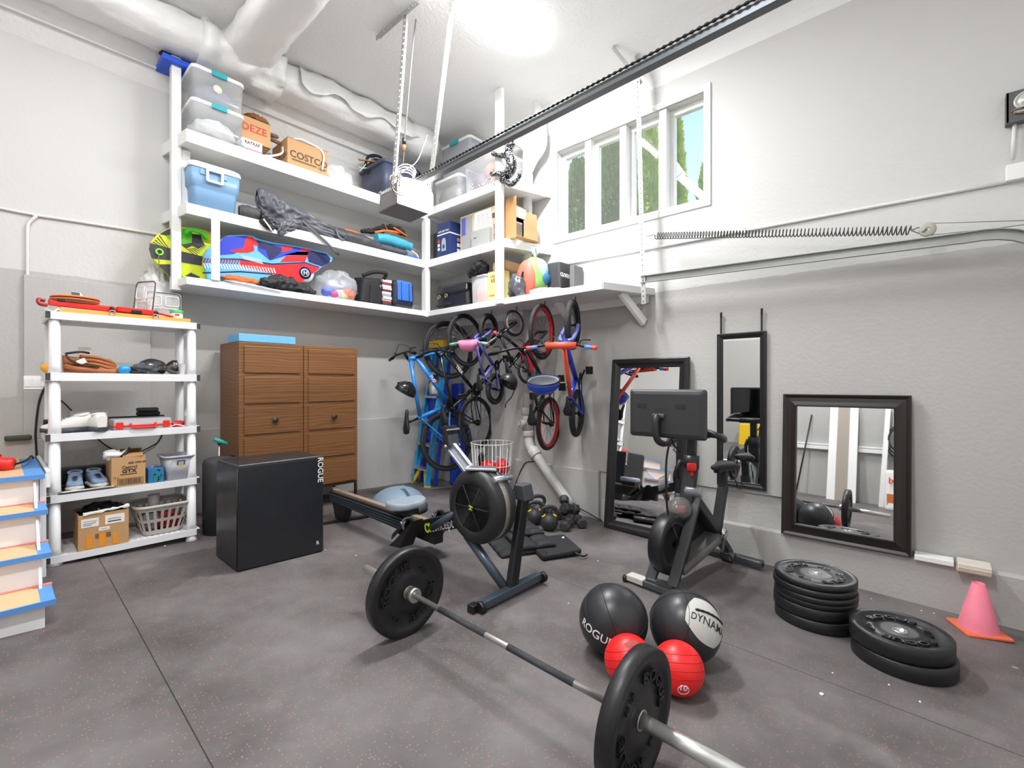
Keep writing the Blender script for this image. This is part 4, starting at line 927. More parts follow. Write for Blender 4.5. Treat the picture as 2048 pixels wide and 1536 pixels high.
solo('disc', 'round cream disc pressed against the front of the upper clear bin', 'disc', MB().lathe([(.001, .01), (.035, .01), (.038, 0), (.001, 0)], (1.39, 4.905, 4.06), (.1, -1, 0), 24), M('cream disc', '#EFE6CE', .5), (1.39, 4.9, 4.02))
# blue tray and black shoe on the stack, by the wall
bt = solo('tray', 'bright blue tray on top of the bins, sticking out past the post', 'tray', MB().bx(1.00, 1.32, 5.02, 5.3, 4.212, 4.262), M('bright blue plastic', '#1F56D8', .4), (1.1, 5.1, 4.21), bev=.006)
solo('duffel', 'black bag with a white stripe lying in the blue tray', 'bag', roll([(1.0, 5.12, 4.31), (1.12, 5.14, 4.315), (1.25, 5.15, 4.31)], [.03, .048, .045], .15, 3, 2), NYL, (1.1, 5.1, 4.263))
# cardboard
d1 = carton('cardboard_box', 'brown carton with red capital letters behind the white trap box', 1.62, 1.885, 4.985, 5.25, 3.722, .245)
ob('lettering', MB().text('DEZE', (1.735, 4.984, 3.83), (1, 0, 0), (0, 0, 1), .098, .001, .015), M('red print', '#C9402F', .6), d1)
ob('lid', MB().bx(1.62, 1.885, 4.985, 5.25, 3.963, 3.967), CARD, d1)
at = thing('carton', 'small white and pink printed box at the front edge beside the bins', 'box', (1.7, 4.97, SZ[2]))
ob('body', MB().bx(1.60, 1.785, 4.925, 5.22, SZ[2], SZ[2]+.112), M('white carton', '#E9E6EA', .55), at, bev=.002)
ob('lettering', MB().text('RATRAP', (1.765, 4.924, SZ[2]+.062), (1, 0, 0), (0, 0, 1), .045, .001, .015, align='R', sq=.85), INK, at)
ob('print_band', MB().bx(1.64, 1.785, 4.9235, 4.925, SZ[2]+.004, SZ[2]+.022), M('pink print', '#D9707a', .5), at)
ob('print_band', MB().prism([(0, 0), (.07, 0), (.0, .035)], (1.60, 4.9245, SZ[2]+.002), (1, 0, 0), (0, 0, 1), .001), M('blue grey print', '#7d8fae', .5), at)
BRN = M('dark brown wood', '#7A4A22', .6, var=.4, vscale=14)
solo('driftwood', 'dark brown carved wooden pieces lying on the red-lettered carton', 'wood', roll([(1.66, 5.05, 3.99), (1.74, 5.03, 4.0), (1.82, 5.02, 3.985), (1.88, 5.03, 3.97)], [.02, .045, .04, .02], .5, 5, 3), BRN, (1.75, 5.05, 3.967))
solo('stick', 'two brown wooden prongs poking out right of the red-lettered carton', 'wood', MB().tube(bez([(1.87, 5.10, 3.93), (1.93, 5.06, 3.91), (1.99, 5.05, 3.905)], 5), [.022]*5+[.02]*5+[.008], 10).tube(bez([(1.87, 5.10, 3.89), (1.95, 5.06, 3.86), (2.01, 5.05, 3.845)], 5), [.022]*5+[.02]*5+[.008], 10), M('weathered wood', '#7C6350', .8), (1.93, 5.06, 3.85))
cc = carton('cardboard_box', 'big brown warehouse-club carton with dark lettering and a white hose on top', 2.03, 2.455, 4.93, 5.32, SZ[2], .285)
CINK = M('brown print', '#5c4a3c', .7)
ob('lettering', MB().text('COSTCO', (2.255, 4.929, SZ[2]+.095), (1, 0, 0), (0, 0, 1), .098, .001, .022, sq=1.0).bx(2.075, 2.335, 4.928, 4.929, SZ[2]+.062, SZ[2]+.068).bx(2.075, 2.335, 4.928, 4.929, SZ[2]+.072, SZ[2]+.078).text('.COM', (2.39, 4.929, SZ[2]+.054), (1, 0, 0), (0, 0, 1), .035, .001, .015), CINK, cc)
ob('lettering', MB().text('COSTCO', (2.029, 4.985, SZ[2]+.09), (0, -1, 0), (0, 0, 1), .08, .001, .02, align='R', sq=.9).text('12', (2.029, 4.955, SZ[2]+.10), (0, -1, 0), (0, 0, 1), .05, .001, 0), CINK, cc)
ob('lid', MB().bx(2.03, 2.455, 4.93, 5.32, SZ[2]+.281, SZ[2]+.285), CARD, cc)
hz = SZ[2]+.30
solo('hose', 'white ribbed hose coiled over the warehouse-club carton and hanging down its front', 'hose', MB().tube(bez([(2.10, 4.97, hz), (2.18, 4.95, hz+.015), (2.30, 4.94, hz), (2.385, 4.925, hz-.03), (2.41, 4.915, hz-.10), (2.40, 4.913, hz-.17), (2.39, 4.913, hz-.245)], 6), .011, 8), M('white hose', '#EFEDE8', .5), (2.2, 4.95, hz))
solo('cable', 'white cable lying left of the warehouse-club carton', 'cable', MB().tube(bez([(1.80, 4.95, SZ[2]+.008), (1.9, 4.97, SZ[2]+.05), (2.0, 4.99, SZ[2]+.12), (2.02, 5.02, SZ[2]+.2)], 6), .011, 8), M('white hose', '#EFEDE8', .5), (1.85, 4.95, SZ[2]))
solo('plastic_sheet', 'crumpled translucent white plastic beside the warehouse-club carton', 'plastic', blob((2.66, 5.16, SZ[2]), (.40, .30, .30), .35, 3, 4), clear('milky sheet', '#F3F3F2', .7, .3), (2.66, 5.16, SZ[2]))
# navy tote
NVY = M('navy tote plastic', '#4B5268', .45)
tt = thing('tote', 'navy blue plastic tote packed with black bags on the top shelf', 'storage bin', (3.25, 5.0, SZ[2]))
def tg(k, z): return [(3.31+a*k, 5.04+b*k, z) for a, b in rrect(.50, .56, .05)]
ob('body', loft([tg(.86, SZ[2]), tg(.98, SZ[2]+.36), tg(.93, SZ[2]+.36), tg(.82, SZ[2]+.02)]), NVY, tt)
ob('rim', loft([tg(.99, SZ[2]+.345), tg(1.045, SZ[2]+.35), tg(1.045, SZ[2]+.385), tg(.97, SZ[2]+.39), tg(.95, SZ[2]+.36)]), NVY, tt)
bk = thing('backpack', 'black strapped bag bulging out of the navy tote', 'bag', (3.2, 5.1, SZ[2]+.3))
ob('body', blob((3.22, 5.13, SZ[2]+.26), (.34, .36, .30), .2, 3, 4), NYL, bk)
ob('handle', MB().tube(bez([(3.05, 5.16, SZ[2]+.40), (3.09, 5.14, SZ[2]+.53), (3.22, 5.10, SZ[2]+.56), (3.33, 5.06, SZ[2]+.46)], 7), .018, 8).tube(bez([(3.30, 5.05, SZ[2]+.46), (3.34, 5.0, SZ[2]+.51), (3.40, 4.98, SZ[2]+.45)], 6), .009, 8), NYL, bk)
ob('buckle', MB().tube(bez([(3.00, 5.22, SZ[2]+.40), (3.03, 5.16, SZ[2]+.37), (3.07, 5.1, SZ[2]+.38)], 5), .006, 6).tube(bez([(3.05, 5.14, SZ[2]+.42), (3.02, 5.16, SZ[2]+.37), (3.0, 5.2, SZ[2]+.33)], 5), .006, 6), PLW, bk)
solo('stick', 'short wooden slat poking out of the navy tote', 'wood', MB().bar((2.985, 5.20, SZ[2]+.475), (3.17, 4.99, SZ[2]+.435), .03, .012), M('pale wood', '#B98D55', .6), (3.0, 5.2, SZ[2]+.46))
solo('bin_bag', 'black pleated rubbish bag on the top shelf near the corner', 'bag', blob((3.72, 5.12, SZ[2]+.03), (.42, .4, .62), .2, 6, 2, 40, 24), M('black bin bag', '#17181a', .25, bump=.5, bscale=25), (3.72, 5.12, SZ[2]+.03))
# right-hand run, top
b3 = bin_('storage_bin', 'large frosted bin with teal latch at the back corner of the top shelf', 3.98, 4.36, 4.28, 4.86, SZB[2], 4.47, '-X', mat=clear('greyed frosted plastic', '#C9CED6', .6, .3))
b4 = bin_('storage_bin', 'clear bin of orange and black decorations by the corner post', 3.83, 4.36, 3.64, 4.26, SZB[2], 4.03, None)
b5 = bin_('storage_bin', 'small clear bin of grey fur-like things behind the opener lamp', 3.82, 3.975, 4.30, 4.80, SZB[2], 3.94, None)
solo('decoration', 'orange pumpkin-like decoration inside the clear bin by the post', 'decoration', MB().sph((4.0, 3.86, SZB[2]+.24), .12, (1, 1, .8), 24, 14), M('orange decoration', '#E5734F', .6), (4.0, 3.86, SZB[2]+.1))
solo('decoration', 'round dark decoration beside the orange one in the clear bin', 'decoration', MB().sph((4.02, 4.08, SZB[2]+.16), .13, (1, 1, .95), 24, 14), M('dark plum decoration', '#6e6276', .6), (4.02, 4.08, SZB[2]+.02))
gm = MB(); rd = random.Random(11)
for k in range(120):
    c = V((3.875+.05*rd.random(), 3.70+.48*rd.random(), SZB[2]+.03+.10*rd.random()**2)); s = .004+.007*rd.random(); gm.box(c, (s, s*1.4, s), (rd.random()*3, rd.random()*3, 0))
g_ = solo('confetti', 'scattered white and orange bits at the bottom of the clear bin by the post', 'confetti', gm, [M('pale bits', '#F1EDE4', .5), M('orange bits', '#D8743C', .5)], (3.9, 3.9, SZB[2]+.02)); g_['kind'] = 'stuff'
for i, p in enumerate(g_.data.polygons): p.material_index = 1 if (i//6) % 3 == 0 else 0
solo('fur_bundle', 'grey brown furry bundle inside the small clear bin', 'decoration', blob((3.9, 4.55, SZB[2]+.01), (.12, .42, .24), .3, 4, 6), M('grey fur', '#8c867b', .9, var=.5, vscale=14), (3.9, 4.55, SZB[2]+.01))
# glitter cat on the corner post
SEQ = M('black sequins', '#141417', .3, var=.0); nt = SEQ.node_tree
vo = nt.nodes.new('ShaderNodeTexVoronoi'); vo.inputs['Scale'].default_value = 170; cr = nt.nodes.new('ShaderNodeSeparateColor'); gt_ = nt.nodes.new('ShaderNodeMath'); gt_.operation = 'GREATER_THAN'; gt_.inputs[1].default_value = .88
mx = nt.nodes.new('ShaderNodeMix'); mx.data_type = 'RGBA'; mx.inputs[6].default_value = lin('#0f0f12'); mx.inputs[7].default_value = lin('#d9dbe4')
tc = nt.nodes.new('ShaderNodeTexCoord'); nt.links.new(tc.outputs['Object'], vo.inputs['Vector'])
nt.links.new(vo.outputs['Color'], cr.inputs[0]); nt.links.new(cr.outputs[0], gt_.inputs[0]); nt.links.new(gt_.outputs[0], mx.inputs[0]); nt.links.new(mx.outputs[2], nt.nodes['Principled BSDF'].inputs['Base Color'])
Xc = 3.715
ct = thing('cat_decoration', 'black sequinned cat figure climbing the corner post', 'decoration', PX(1015, 350, Xc))
bp_ = [PX(u, v, Xc) for u, v in ((1020, 297), (1016, 308), (1022, 322), (1023, 334), (1017, 346), (1008, 354), (1009, 364))]
ob('body', MB().tube(bez(bp_, 5), [.04]*5+[.052]*5+[.058]*5+[.058]*5+[.055]*5+[.05]*5+[.03], 14), SEQ, ct)
hd = PX(1021, 291, Xc)
m = MB().sph(hd, .045, (1, 1, .95), 18, 12)
for s_ in (-1, 1): m.cyl(hd+V((0, .022*s_, .028)), hd+V((0, .032*s_, .07)), .018, .002, 8)
m.cyl(hd+V((-.005, -.03, 0)), hd+V((0, -.062, -.004)), .02, .008, 8)
ob('head', m, SEQ, ct)
for a_, b_, c_ in (((1014, 309), (1000, 311), (986, 307)), ((1008, 348), (996, 347), (983, 348))):
    ob('leg', MB().tube(bez([PX(*a_, Xc), PX(*b_, Xc), PX(*c_, Xc)], 5), [.034]*5+[.026]*5+[.026], 12), SEQ, ct)
ob('tail', MB().tube(bez([PX(u, v, Xc) for u, v in ((1010, 360), (1020, 368), (1031, 363), (1038, 353), (1040, 345))], 5), [.03]*10+[.022]*10+[.018], 10), SEQ, ct)
# ---- middle level
cl = thing('cooler', 'blue cooler with a white lid and side handle on the middle shelf', 'cooler', (1.4, 5.15, SZ[1]))
CBL = M('cooler blue', '#7FA6CB', .4, bump=.06, bscale=8)
def cg(x, y, z, r=.04): return [(1.385+a, 5.14+b, z) for a, b in rrect(x, y, r)]
ob('body', loft([cg(.35, .37, SZ[1]), cg(.37, .39, SZ[1]+.17), cg(.375, .395, SZ[1]+.19), cg(.405, .42, SZ[1]+.205), cg(.42, .43, SZ[1]+.355)]), CBL, cl)
ob('lid', loft([cg(.43, .44, SZ[1]+.352), cg(.435, .445, SZ[1]+.372), cg(.42, .43, SZ[1]+.40), cg(.36, .38, SZ[1]+.418)]), MATTEW, cl)
m = MB(); zc = SZ[1]+.295
for a, b in (((1.31, zc+.06), (1.31, zc-.055)), ((1.43, zc+.06), (1.43, zc-.055)), ((1.31, zc-.05), (1.43, zc-.05)), ((1.31, zc+.05), (1.43, zc+.05))): m.bar((a[0], 4.905, a[1]), (b[0], 4.905, b[1]), .022, .018, (0, 1, 0))
ob('handle', m, MATTEW, cl, bev=.003)
for x in (1.275, 1.455): ob('hinge', MB().bx(x-.018, x+.018, 4.917, 4.93, zc, zc+.045), CBL, cl)
JK = M('charcoal rain fabric', '#5C5E65', .42, bump=.35, bscale=10); JKD = M('dark grey rain fabric', '#45464b', .5, bump=.35, bscale=10)
jk = thing('rain_jacket', 'grey hooded rain jacket flung along the middle shelf with a strap hanging over', 'jacket', (2.0, 5.0, SZ[1]))
z = SZ[1]
def pj(u, v, Y=4.97): return PY(u, v, Y)
def drape(top, bot, Y0, bulge, seed, amp=.035, nu=64, nv=26, sag=0.):
    """crumpled cloth hung between two outlines, with sharp folds, as a closed thick body"""
    T, B = bez([PY(u, v, Y0) for u, v in top], 10), bez([PY(u, v, Y0) for u, v in bot], 10)
    def at(P, f): k = f*(len(P)-1); i = min(int(k), len(P)-2); return lerp(P[i], P[i+1], k-i)
    def fn(a, b, side):
        p = lerp(at(T, a), at(B, a), b); e = math.sin(PI*b)**.6
        q = noise.noise(V((a*7+seed, b*2.2, seed))); r = abs(noise.noise(V((a*11+b*5+seed*2, b*3.5-a*3, 1))))
        return p+V((0, -side*(bulge*e*(.7+.5*q)+amp*(.5-2.*r)*e), amp*.5*q*e))
    m = MB().grid(lambda a, b: fn(a, b, 1), nu, nv); m.grid(lambda a, b: fn(1-a, b, -.8), nu, nv); return m
ob('body', drape([(513, 380), (520, 374), (535, 379), (551, 388), (562, 397), (585, 409), (610, 421), (640, 439), (665, 455), (692, 476)], [(514, 412), (524, 428), (540, 440), (556, 452), (572, 458), (590, 462), (606, 462), (630, 474), (660, 484), (692, 486)], 5.0, .07, 3), JK, jk)
ob('sleeve', drape([(553, 452), (560, 440), (575, 441), (590, 446), (600, 455)], [(554, 470), (562, 474), (575, 468), (590, 462), (600, 459)], 4.91, .035, 8, .025, 30, 16), JK, jk)
ob('sleeve', drape([(522, 420), (532, 424), (548, 434), (560, 445), (570, 452)], [(522, 440), (532, 446), (545, 458), (556, 466), (566, 462)], 4.915, .04, 5, .025, 30, 16), JKD, jk)
ob('strap', MB().grid(lambda a_, b_: bez([pj(603, 440, 4.91), pj(625, 460, 4.885), pj(650, 482, 4.88), pj(674, 507, 4.88)], 6)[min(18, int(a_*18+.5))]+V((.014*(b_-.5), -.003*math.sin(b_*3), .022*(b_-.5))), 18, 2), JK, jk, solid=.003)
ob('buckle', MB().tor(PY(676, 508, 4.88), (0, 1, 0), .012, .004, 14, 6), BLK, jk)
ob('lining', roll([pj(520, 440, 4.90), pj(535, 452, 4.88), pj(548, 458, 4.87)], [.02, .03, .02], .3, 5, 4), BLK, jk)
ob('drawstring', MB().tube(bez([pj(527, 438, 4.85), pj(536, 450, 4.845), pj(544, 462, 4.845)], 4), .008, 6), PLW, jk)
solo('stuff_sack', 'dark grey stuff sack next to the cooler under the jacket', 'bag', roll([(1.60, 5.0, z+.065), (1.66, 4.99, z+.07), (1.76, 4.98, z+.065), (1.84, 4.97, z+.05)], [.055, .07, .068, .045], .12, 3, 5, 18), M('dark nylon sack', '#48494c', .6, bump=.3, bscale=10), (1.7, 5, z))
solo('chair_bag', 'long grey folded camp-chair bag lying in the middle of the shelf', 'bag', roll([(2.2, 5.12, z+.09), (2.5, 5.08, z+.10), (2.85, 5.03, z+.085), (3.15, 4.99, z+.06)], [.06, .09, .085, .05], .14, 4, 9, 18, 8), JKD, (2.7, 5.1, z))
solo('bag_strap', 'grey carrying strap looped over the shelf edge from the camp-chair bag', 'strap', MB().grid(lambda a_, b_: bez([PY(672, 455, 4.93), PY(678, 474, 4.9), PY(690, 478, 4.885), PY(697, 462, 4.93)], 6)[min(18, int(a_*18+.5))]+V((.012*(b_-.5), 0, .02*(b_-.5))), 18, 2), JK, PY(680, 474, 4.9), solid=.003)
ORS = M('orange webbing', '#C96A26', .6); TLM = M('teal foam mat', '#45A9C8', .6, bump=.15, bscale=20)
solo('harness', 'tangle of orange and black straps on top of the teal mat', 'strap', roll([PY(722, 462, 5.05), PY(745, 462, 5.05), PY(775, 456, 5.06), PY(800, 463, 5.06), PY(812, 472, 5.05)], [.02, .03, .045, .04, .015], .7, 8, 4, 14), M('black strap', '#1c1815', .7), (3.2, 5.05, z+.2))
for k, (c0, c1, c2) in enumerate((((750, 464), (775, 461), (805, 466)), ((770, 448), (778, 462), (795, 466)), ((788, 455), (800, 462), (815, 472)), ((690, 458), (705, 462), (722, 468)))):
    solo('webbing', ['orange webbing strap along the front of the strap tangle', 'orange webbing loop standing up from the strap tangle', 'orange webbing end at the right of the strap tangle', 'tan webbing end left of the strap tangle'][k], 'strap', MB().grid(lambda a_, b_: bez([PY(*c0, 5.0), PY(*c1, 4.985), PY(*c2, 5.0)], 6)[min(12, int(a_*12+.5))]+V((0, .012*b_, .028*(b_-.5))), 12, 2), ORS, PY(*c1, 5.0), group='orange webbing straps', solid=.003)
solo('camping_mat', 'rolled teal foam mat on the folded striped blanket', 'mat', roll([PY(752, 476, 4.98), PY(775, 479, 4.98), PY(800, 487, 4.98), PY(822, 494, 4.98)], [.055, .062, .062, .05], .12, 3, 4, 18), TLM, (3.3, 4.98, z+.1))
solo('blanket', 'folded dark striped blanket under the teal mat', 'blanket', MB().grid(lambda a_, b_: V((3.10+.42*a_, 4.94+.30*abs(2*b_-1), z+.005+.055*(b_ > .5)+.03*math.sin(min(b_, 1-b_)*PI)+.008*noise.noise(V((a_*8, b_*8, 1))))), 20, 14), M('striped blanket', '#575862', .9, var=.5, vscale=30), (3.3, 5, z), solid=.02)
solo('blue_cloth', 'small blue cloth at the shelf edge by the corner post', 'cloth', blob((3.62, 4.97, z), (.18, .08, .05), .4, 4, 2), M('blue cloth', '#3f6fc0', .8), (3.62, 4.97, z))
solo('rack', 'white bent wire rack leaning by the corner post', 'rack', MB().tube(bez([(3.38, 5.05, z+.18), (3.55, 5.0, z+.13), (3.68, 4.97, z+.07), (3.70, 4.96, z+.004)], 6), .010, 8).tube(bez([(3.40, 5.1, z+.16), (3.6, 5.05, z+.10), (3.72, 5.0, z+.004)], 6), .008, 8), PLW, (3.6, 5, z))
# right-hand run, middle
zb_ = SZB[1]
nb = thing('carton', 'navy blue product box with a pictured canister beside the corner', 'box', (3.98, 4.66, zb_))
ob('body', MB().bx(3.873, 4.12, 4.54, 4.79, zb_, zb_+.458), M('navy carton', '#27386B', .45), nb, bev=.003)
ob('print', MB().bx(3.871, 3.873, 4.545, 4.785, zb_+.30, zb_+.315), PAPER, nb); ob('print', MB().bx(3.873, 4.12, 4.538, 4.54, zb_+.30, zb_+.315), PAPER, nb)
ob('picture', MB().prism([(-.045, 0), (.045, 0), (.04, .13), (.02, .165), (-.02, .165), (-.04, .13)], (3.872, 4.655, zb_+.09), (0, -1, 0), (0, 0, 1), .0015), M('pictured canister', '#A9B4C4', .5), nb)
ob('picture', MB().prism([(-.02, 0), (.02, 0), (.02, .05), (-.02, .05)], (3.8705, 4.655, zb_+.12), (0, -1, 0), (0, 0, 1), .001), M('pictured vents', '#39435a', .5), nb)
for k in range(3):
    ob('print', MB().bx(3.871, 3.873, 4.735, 4.775, zb_+.21-.05*k, zb_+.245-.05*k), [REDP, PAPER, PAPER][k], nb)
    ob('print', MB().bx(4.0, 4.07, 4.538, 4.54, zb_+.22-.07*k, zb_+.265-.07*k), [M('pictured red', '#c77a74', .5), PAPER, PAPER][k], nb)
ob('lettering', MB().text('WET DRY VAC', (3.872, 4.66, zb_+.335), (0, -1, 0), (0, 0, 1), .032, .001, .01), PAPER, nb)
pb_ = thing('carton', 'wide tan printed carton with a pale list and purple side print', 'box', (4.0, 4.0, zb_))
ob('body', MB().bx(3.93, 4.3, 3.60, 4.40, zb_, zb_+.475), M('tan printed carton', '#C9BD9A', .6), pb_, bev=.003)
ob('print', MB().bx(3.928, 3.93, 4.18, 4.385, zb_+.005, zb_+.45), M('grey print', '#9A9B9C', .5), pb_)
ob('print', MB().bx(3.927, 3.929, 4.30, 4.375, zb_+.23, zb_+.45), M('violet print', '#5a5fae', .5), pb_)
ob('print', MB().bx(3.928, 3.93, 3.86, 4.14, zb_+.22, zb_+.46), PAPER, pb_)
m = MB()
for r_ in range(9):
    for c_ in range(3): m.bx(3.9272, 3.928, 4.08-.075*c_-.02-.03*rd.random(), 4.08-.075*c_+.02, zb_+.255+.02*r_, zb_+.261+.02*r_)
ob('print', m, M('list ink', '#8b8f97', .6), pb_).__setitem__('kind', 'stuff')
ob('print', MB().bx(3.928, 3.93, 3.64, 3.84, zb_+.33, zb_+.39), M('brown print', '#5c4a3c', .7), pb_); ob('print', MB().bx(3.928, 3.93, 3.70, 3.82, zb_+.02, zb_+.32), M('violet pale', '#B7A3BE', .6), pb_)
ob('lettering', MB().text('DELUXE', (3.928, 3.785, zb_+.17), (0, 0, 1), (0, 1, 0), .05, .001, .01), M('violet ink', '#6b3f7d', .6), pb_)
gb = thing('carton', 'flat plain grey box standing against the tan printed carton', 'box', (3.9, 4.0, zb_))
ob('body', MB().bx(3.875, 3.925, 3.84, 4.14, zb_, zb_+.225), M('plain grey box', '#A4A4A2', .5), gb, bev=.003)
ob('label', MB().bx(3.873, 3.875, 4.05, 4.10, zb_+.13, zb_+.138), DGREY, gb)
solo('carton', 'dark case squeezed between the corner post and the navy box', 'case', MB().bx(3.88, 4.2, 4.81, 4.88, zb_, zb_+.36), NYL, (4, 4.85, zb_), bev=.01)
oc = thing('cardboard_box', 'open brown carton with white lining at the right end of the middle shelf', 'box', (4.02, 3.5, zb_))
ob('back', MB().bx(3.86, 4.24, 3.60, 3.605, zb_, zb_+.40), CARD, oc)
ob('side', MB().bx(3.855, 3.86, 3.40, 3.605, zb_, zb_+.46), CARDE, oc); ob('side', MB().bx(4.235, 4.24, 3.44, 3.605, zb_, zb_+.36), CARD, oc)
ob('flap', MB().hexa([(3.985, 3.40, zb_+.02), (4.24, 3.40, zb_), (4.24, 3.405, zb_), (3.985, 3.405, zb_+.02), (4.05, 3.42, zb_+.33), (4.24, 3.42, zb_+.35), (4.24, 3.425, zb_+.35), (4.05, 3.425, zb_+.33)]), CARD, oc)
ob('flap', MB().hexa([(3.86, 3.39, zb_+.015), (4.2, 3.36, zb_+.02), (4.24, 3.44, zb_), (3.86, 3.44, zb_), (3.86, 3.39, zb_+.02), (4.2, 3.36, zb_+.025), (4.24, 3.44, zb_+.005), (3.86, 3.44, zb_+.005)]), CARD, oc)
ob('lining', MB().bx(3.865, 4.10, 3.52, 3.56, zb_+.03, zb_+.24).bx(3.87, 4.06, 3.43, 3.45, zb_+.25, zb_+.36), PAPER, oc)
solo('rag', 'grey rag draped over the front edge of the middle shelf end', 'cloth', MB().grid(lambda a_, b_: PX(1056+15*a_+3*b_, 494+8*a_*0+22*b_*(1-abs(a_-.5)*1.1)+4*a_, 4.06)+V((-.012*math.sin(a_*9), -.03, 0)), 10, 8), M('grey rag', '#9a9ca3', .9, var=.5, vscale=20), PX(1062, 500, 4.06), solid=.004)
# ---- lowest level: two sleds
z0 = SZ[0]
LIME, GRN, DKP = M('sled yellow', '#D8E12C', .4), M('sled green', '#5CBF1E', .4), M('sled dark print', '#3C3A40', .45)
ls = thing('sled', 'lime yellow foam sled with dark bands leaning behind the left post', 'sled', (1.3, 5.15, z0))
c1 = lambda q: px(q, 290, 430, 10.24)
m = MB(); pan(m, c1([(100, 570), (80, 700), (110, 850), (170, 960), (260, 1060), (540, 1290), (700, 1420), (1350, 1420), (1480, 900), (1400, 480), (1310, 380), (1200, 330), (960, 280), (720, 262), (560, 265), (450, 300), (330, 370), (230, 420), (150, 500)]), 5.17, .05); ob('board', m, LIME, ls, bev=.008)
Yl = 5.119
m = MB(); 
for q in ([(300, 390), (450, 300), (545, 265), (560, 400), (430, 420)], [(960, 390), (1150, 400), (1160, 500), (1230, 620), (1090, 680), (960, 630), (840, 690), (740, 605), (960, 570)], [(100, 575), (540, 690), (1180, 850), (1160, 1040), (540, 930), (140, 890), (80, 700)], [(250, 1010), (560, 1010), (700, 1180), (700, 1400), (540, 1285)], [(820, 1250), (940, 1180), (1130, 1270), (1100, 1300)]): pan(m, c1(q), Yl)
ob('dark_print', m, DKP, ls).__setitem__('kind', 'stuff')
m = MB()
for q in ([(700, 270), (960, 290), (980, 560), (710, 600)], [(430, 430), (550, 410), (550, 560)], [(700, 1180), (810, 1290), (760, 1400), (690, 1400)]): pan(m, c1(q), Yl+.0004)
ob('green_print', m, GRN, ls).__setitem__('kind', 'stuff')
m = MB()
for k in range(9): pan(m, c1([(860+45*k, 700-8*k), (872+45*k, 690-8*k), (1060+28*k, 850-28*k), (1046+28*k, 850-28*k)]), Yl)
for k in range(4): pan(m, c1([(150+45*k, 560-45*k), (165+45*k, 545-45*k), (330+50*k, 640+10*k), (315+50*k, 640+10*k)]), Yl)
ob('stripe_print', m, DKP, ls).__setitem__('kind', 'stuff')
ob('ring', MB().tor(PY(319, 504, 5.11), (0, 1, 0), .024, .008, 24, 8), M('ring green', '#8BEA3A', .4), ls)
ob('handle', MB().tube(bez([PY(372, 467, 5.08), PY(377, 461, 5.06), PY(385, 460, 5.05), PY(403, 466, 5.05), PY(412, 477, 5.08)], 5), .018, 10), M('handle green', '#35C52B', .4), ls)
ob('cord', MB().tube([PY(317+3*k/30, 507+55*k/30, 5.10)+V((.003*math.cos(k*2.), .003*math.sin(k*2.), 0)) for k in range(31)], .004, 6), M('black and white cord', '#77747a', .7), ls)
rs = thing('sled', 'blue and red foam sled with a white wheel emblem on the lowest shelf', 'sled', (1.9, 5.02, z0))
c4 = lambda q: px(q, 480, 450, 9.31); out = [(411, 500), (406, 512), (405, 528), (408, 541), (412, 560), (600, 585)]
m = MB(); pan(m, out+c4([(1110, 1090), (1390, 880), (1500, 790), (1670, 700), (1690, 620), (1600, 530), (1350, 460), (1000, 400), (540, 330), (300, 270), (200, 210), (0, 198)])+[(458, 472), (448, 474), (437, 482)], 5.06, .05)
SBL, SNV, SLB, SRD = M('sled blue', '#2D3FC4', .4), M('sled navy', '#161A55', .4), M('sled light blue', '#69B9EE', .4), M('sled red', '#E8161F', .4)
ob('board', m, SLB, rs, bev=.008); Yr = 5.009
m = MB()
for q in ([(1290, 465), (1600, 535), (1685, 620), (1665, 700), (1520, 770), (1280, 690), (1250, 560)], [(300, 275), (540, 340), (770, 430), (760, 520), (600, 640), (545, 645), (480, 470), (360, 430)], [(-380, 620), (0, 625), (590, 715), (1210, 690), (1480, 780), (1470, 800), (1200, 712), (600, 745), (0, 655), (-380, 640)], [(-700, 880), (0, 855), (600, 905), (600, 925), (0, 880), (-700, 905)]): pan(m, c4(q), Yr)
ob('navy_print', m, SNV, rs).__setitem__('kind', 'stuff')
m = MB()
for q in ([(-390, 330), (-280, 208), (140, 203), (300, 275), (340, 340), (90, 440), (-120, 540), (-390, 560)], [(330, 290), (560, 345), (1000, 405), (1330, 462), (1260, 560), (900, 560), (560, 660), (330, 470)], [(800, 560), (1060, 500), (1300, 500), (1250, 560), (1000, 560)]): pan(m, c4(q), Yr+.0003)
ob('blue_print', m, SBL, rs).__setitem__('kind', 'stuff')
m = MB()
for q in ([(760, 400), (1000, 402), (960, 460), (800, 512)], [(1150, 425), (1330, 465), (1320, 500), (1100, 482)], [(860, 572), (1260, 562), (1210, 680), (740, 688)], [(60, 430), (120, 215), (230, 222), (300, 300), (340, 340), (330, 390), (250, 362), (270, 480), (140, 520), (-90, 510), (-200, 470)], [(0, 660), (590, 748), (1210, 715), (1480, 800), (1390, 880), (1110, 1085), (820, 960), (500, 880), (0, 760)]): pan(m, c4(q), Yr-.0004)
ob('red_print', m, SRD, rs).__setitem__('kind', 'stuff')
m = MB()
for k in range(26): x = -690+52*k; y = 738+.10*x*(1 if x > 0 else .45); pan(m, c4([(x, y), (x+22, y+3), (x+62, y+100), (x+40, y+97)]), Yr-.0012)
for k in range(14): pan(m, c4([(10+28*k, 560+6*k), (20+28*k, 560+6*k), (90+26*k, 640+7*k), (80+26*k, 640+7*k)]), Yr-.0012)
ob('stripe_print', m, MATTEW, rs).__setitem__('kind', 'stuff')
m = MB()
for k in range(13): x = -690+52*k; y = 640+.04*x; pan(m, c4([(x, y+90), (x+24, y+90), (x+64, y), (x+40, y)]), Yr-.0012)
ob('stripe_print', m, M('sled plum', '#9c2452', .4), rs).__setitem__('kind', 'stuff')
wc = PY(610, 546, Yr-.002)
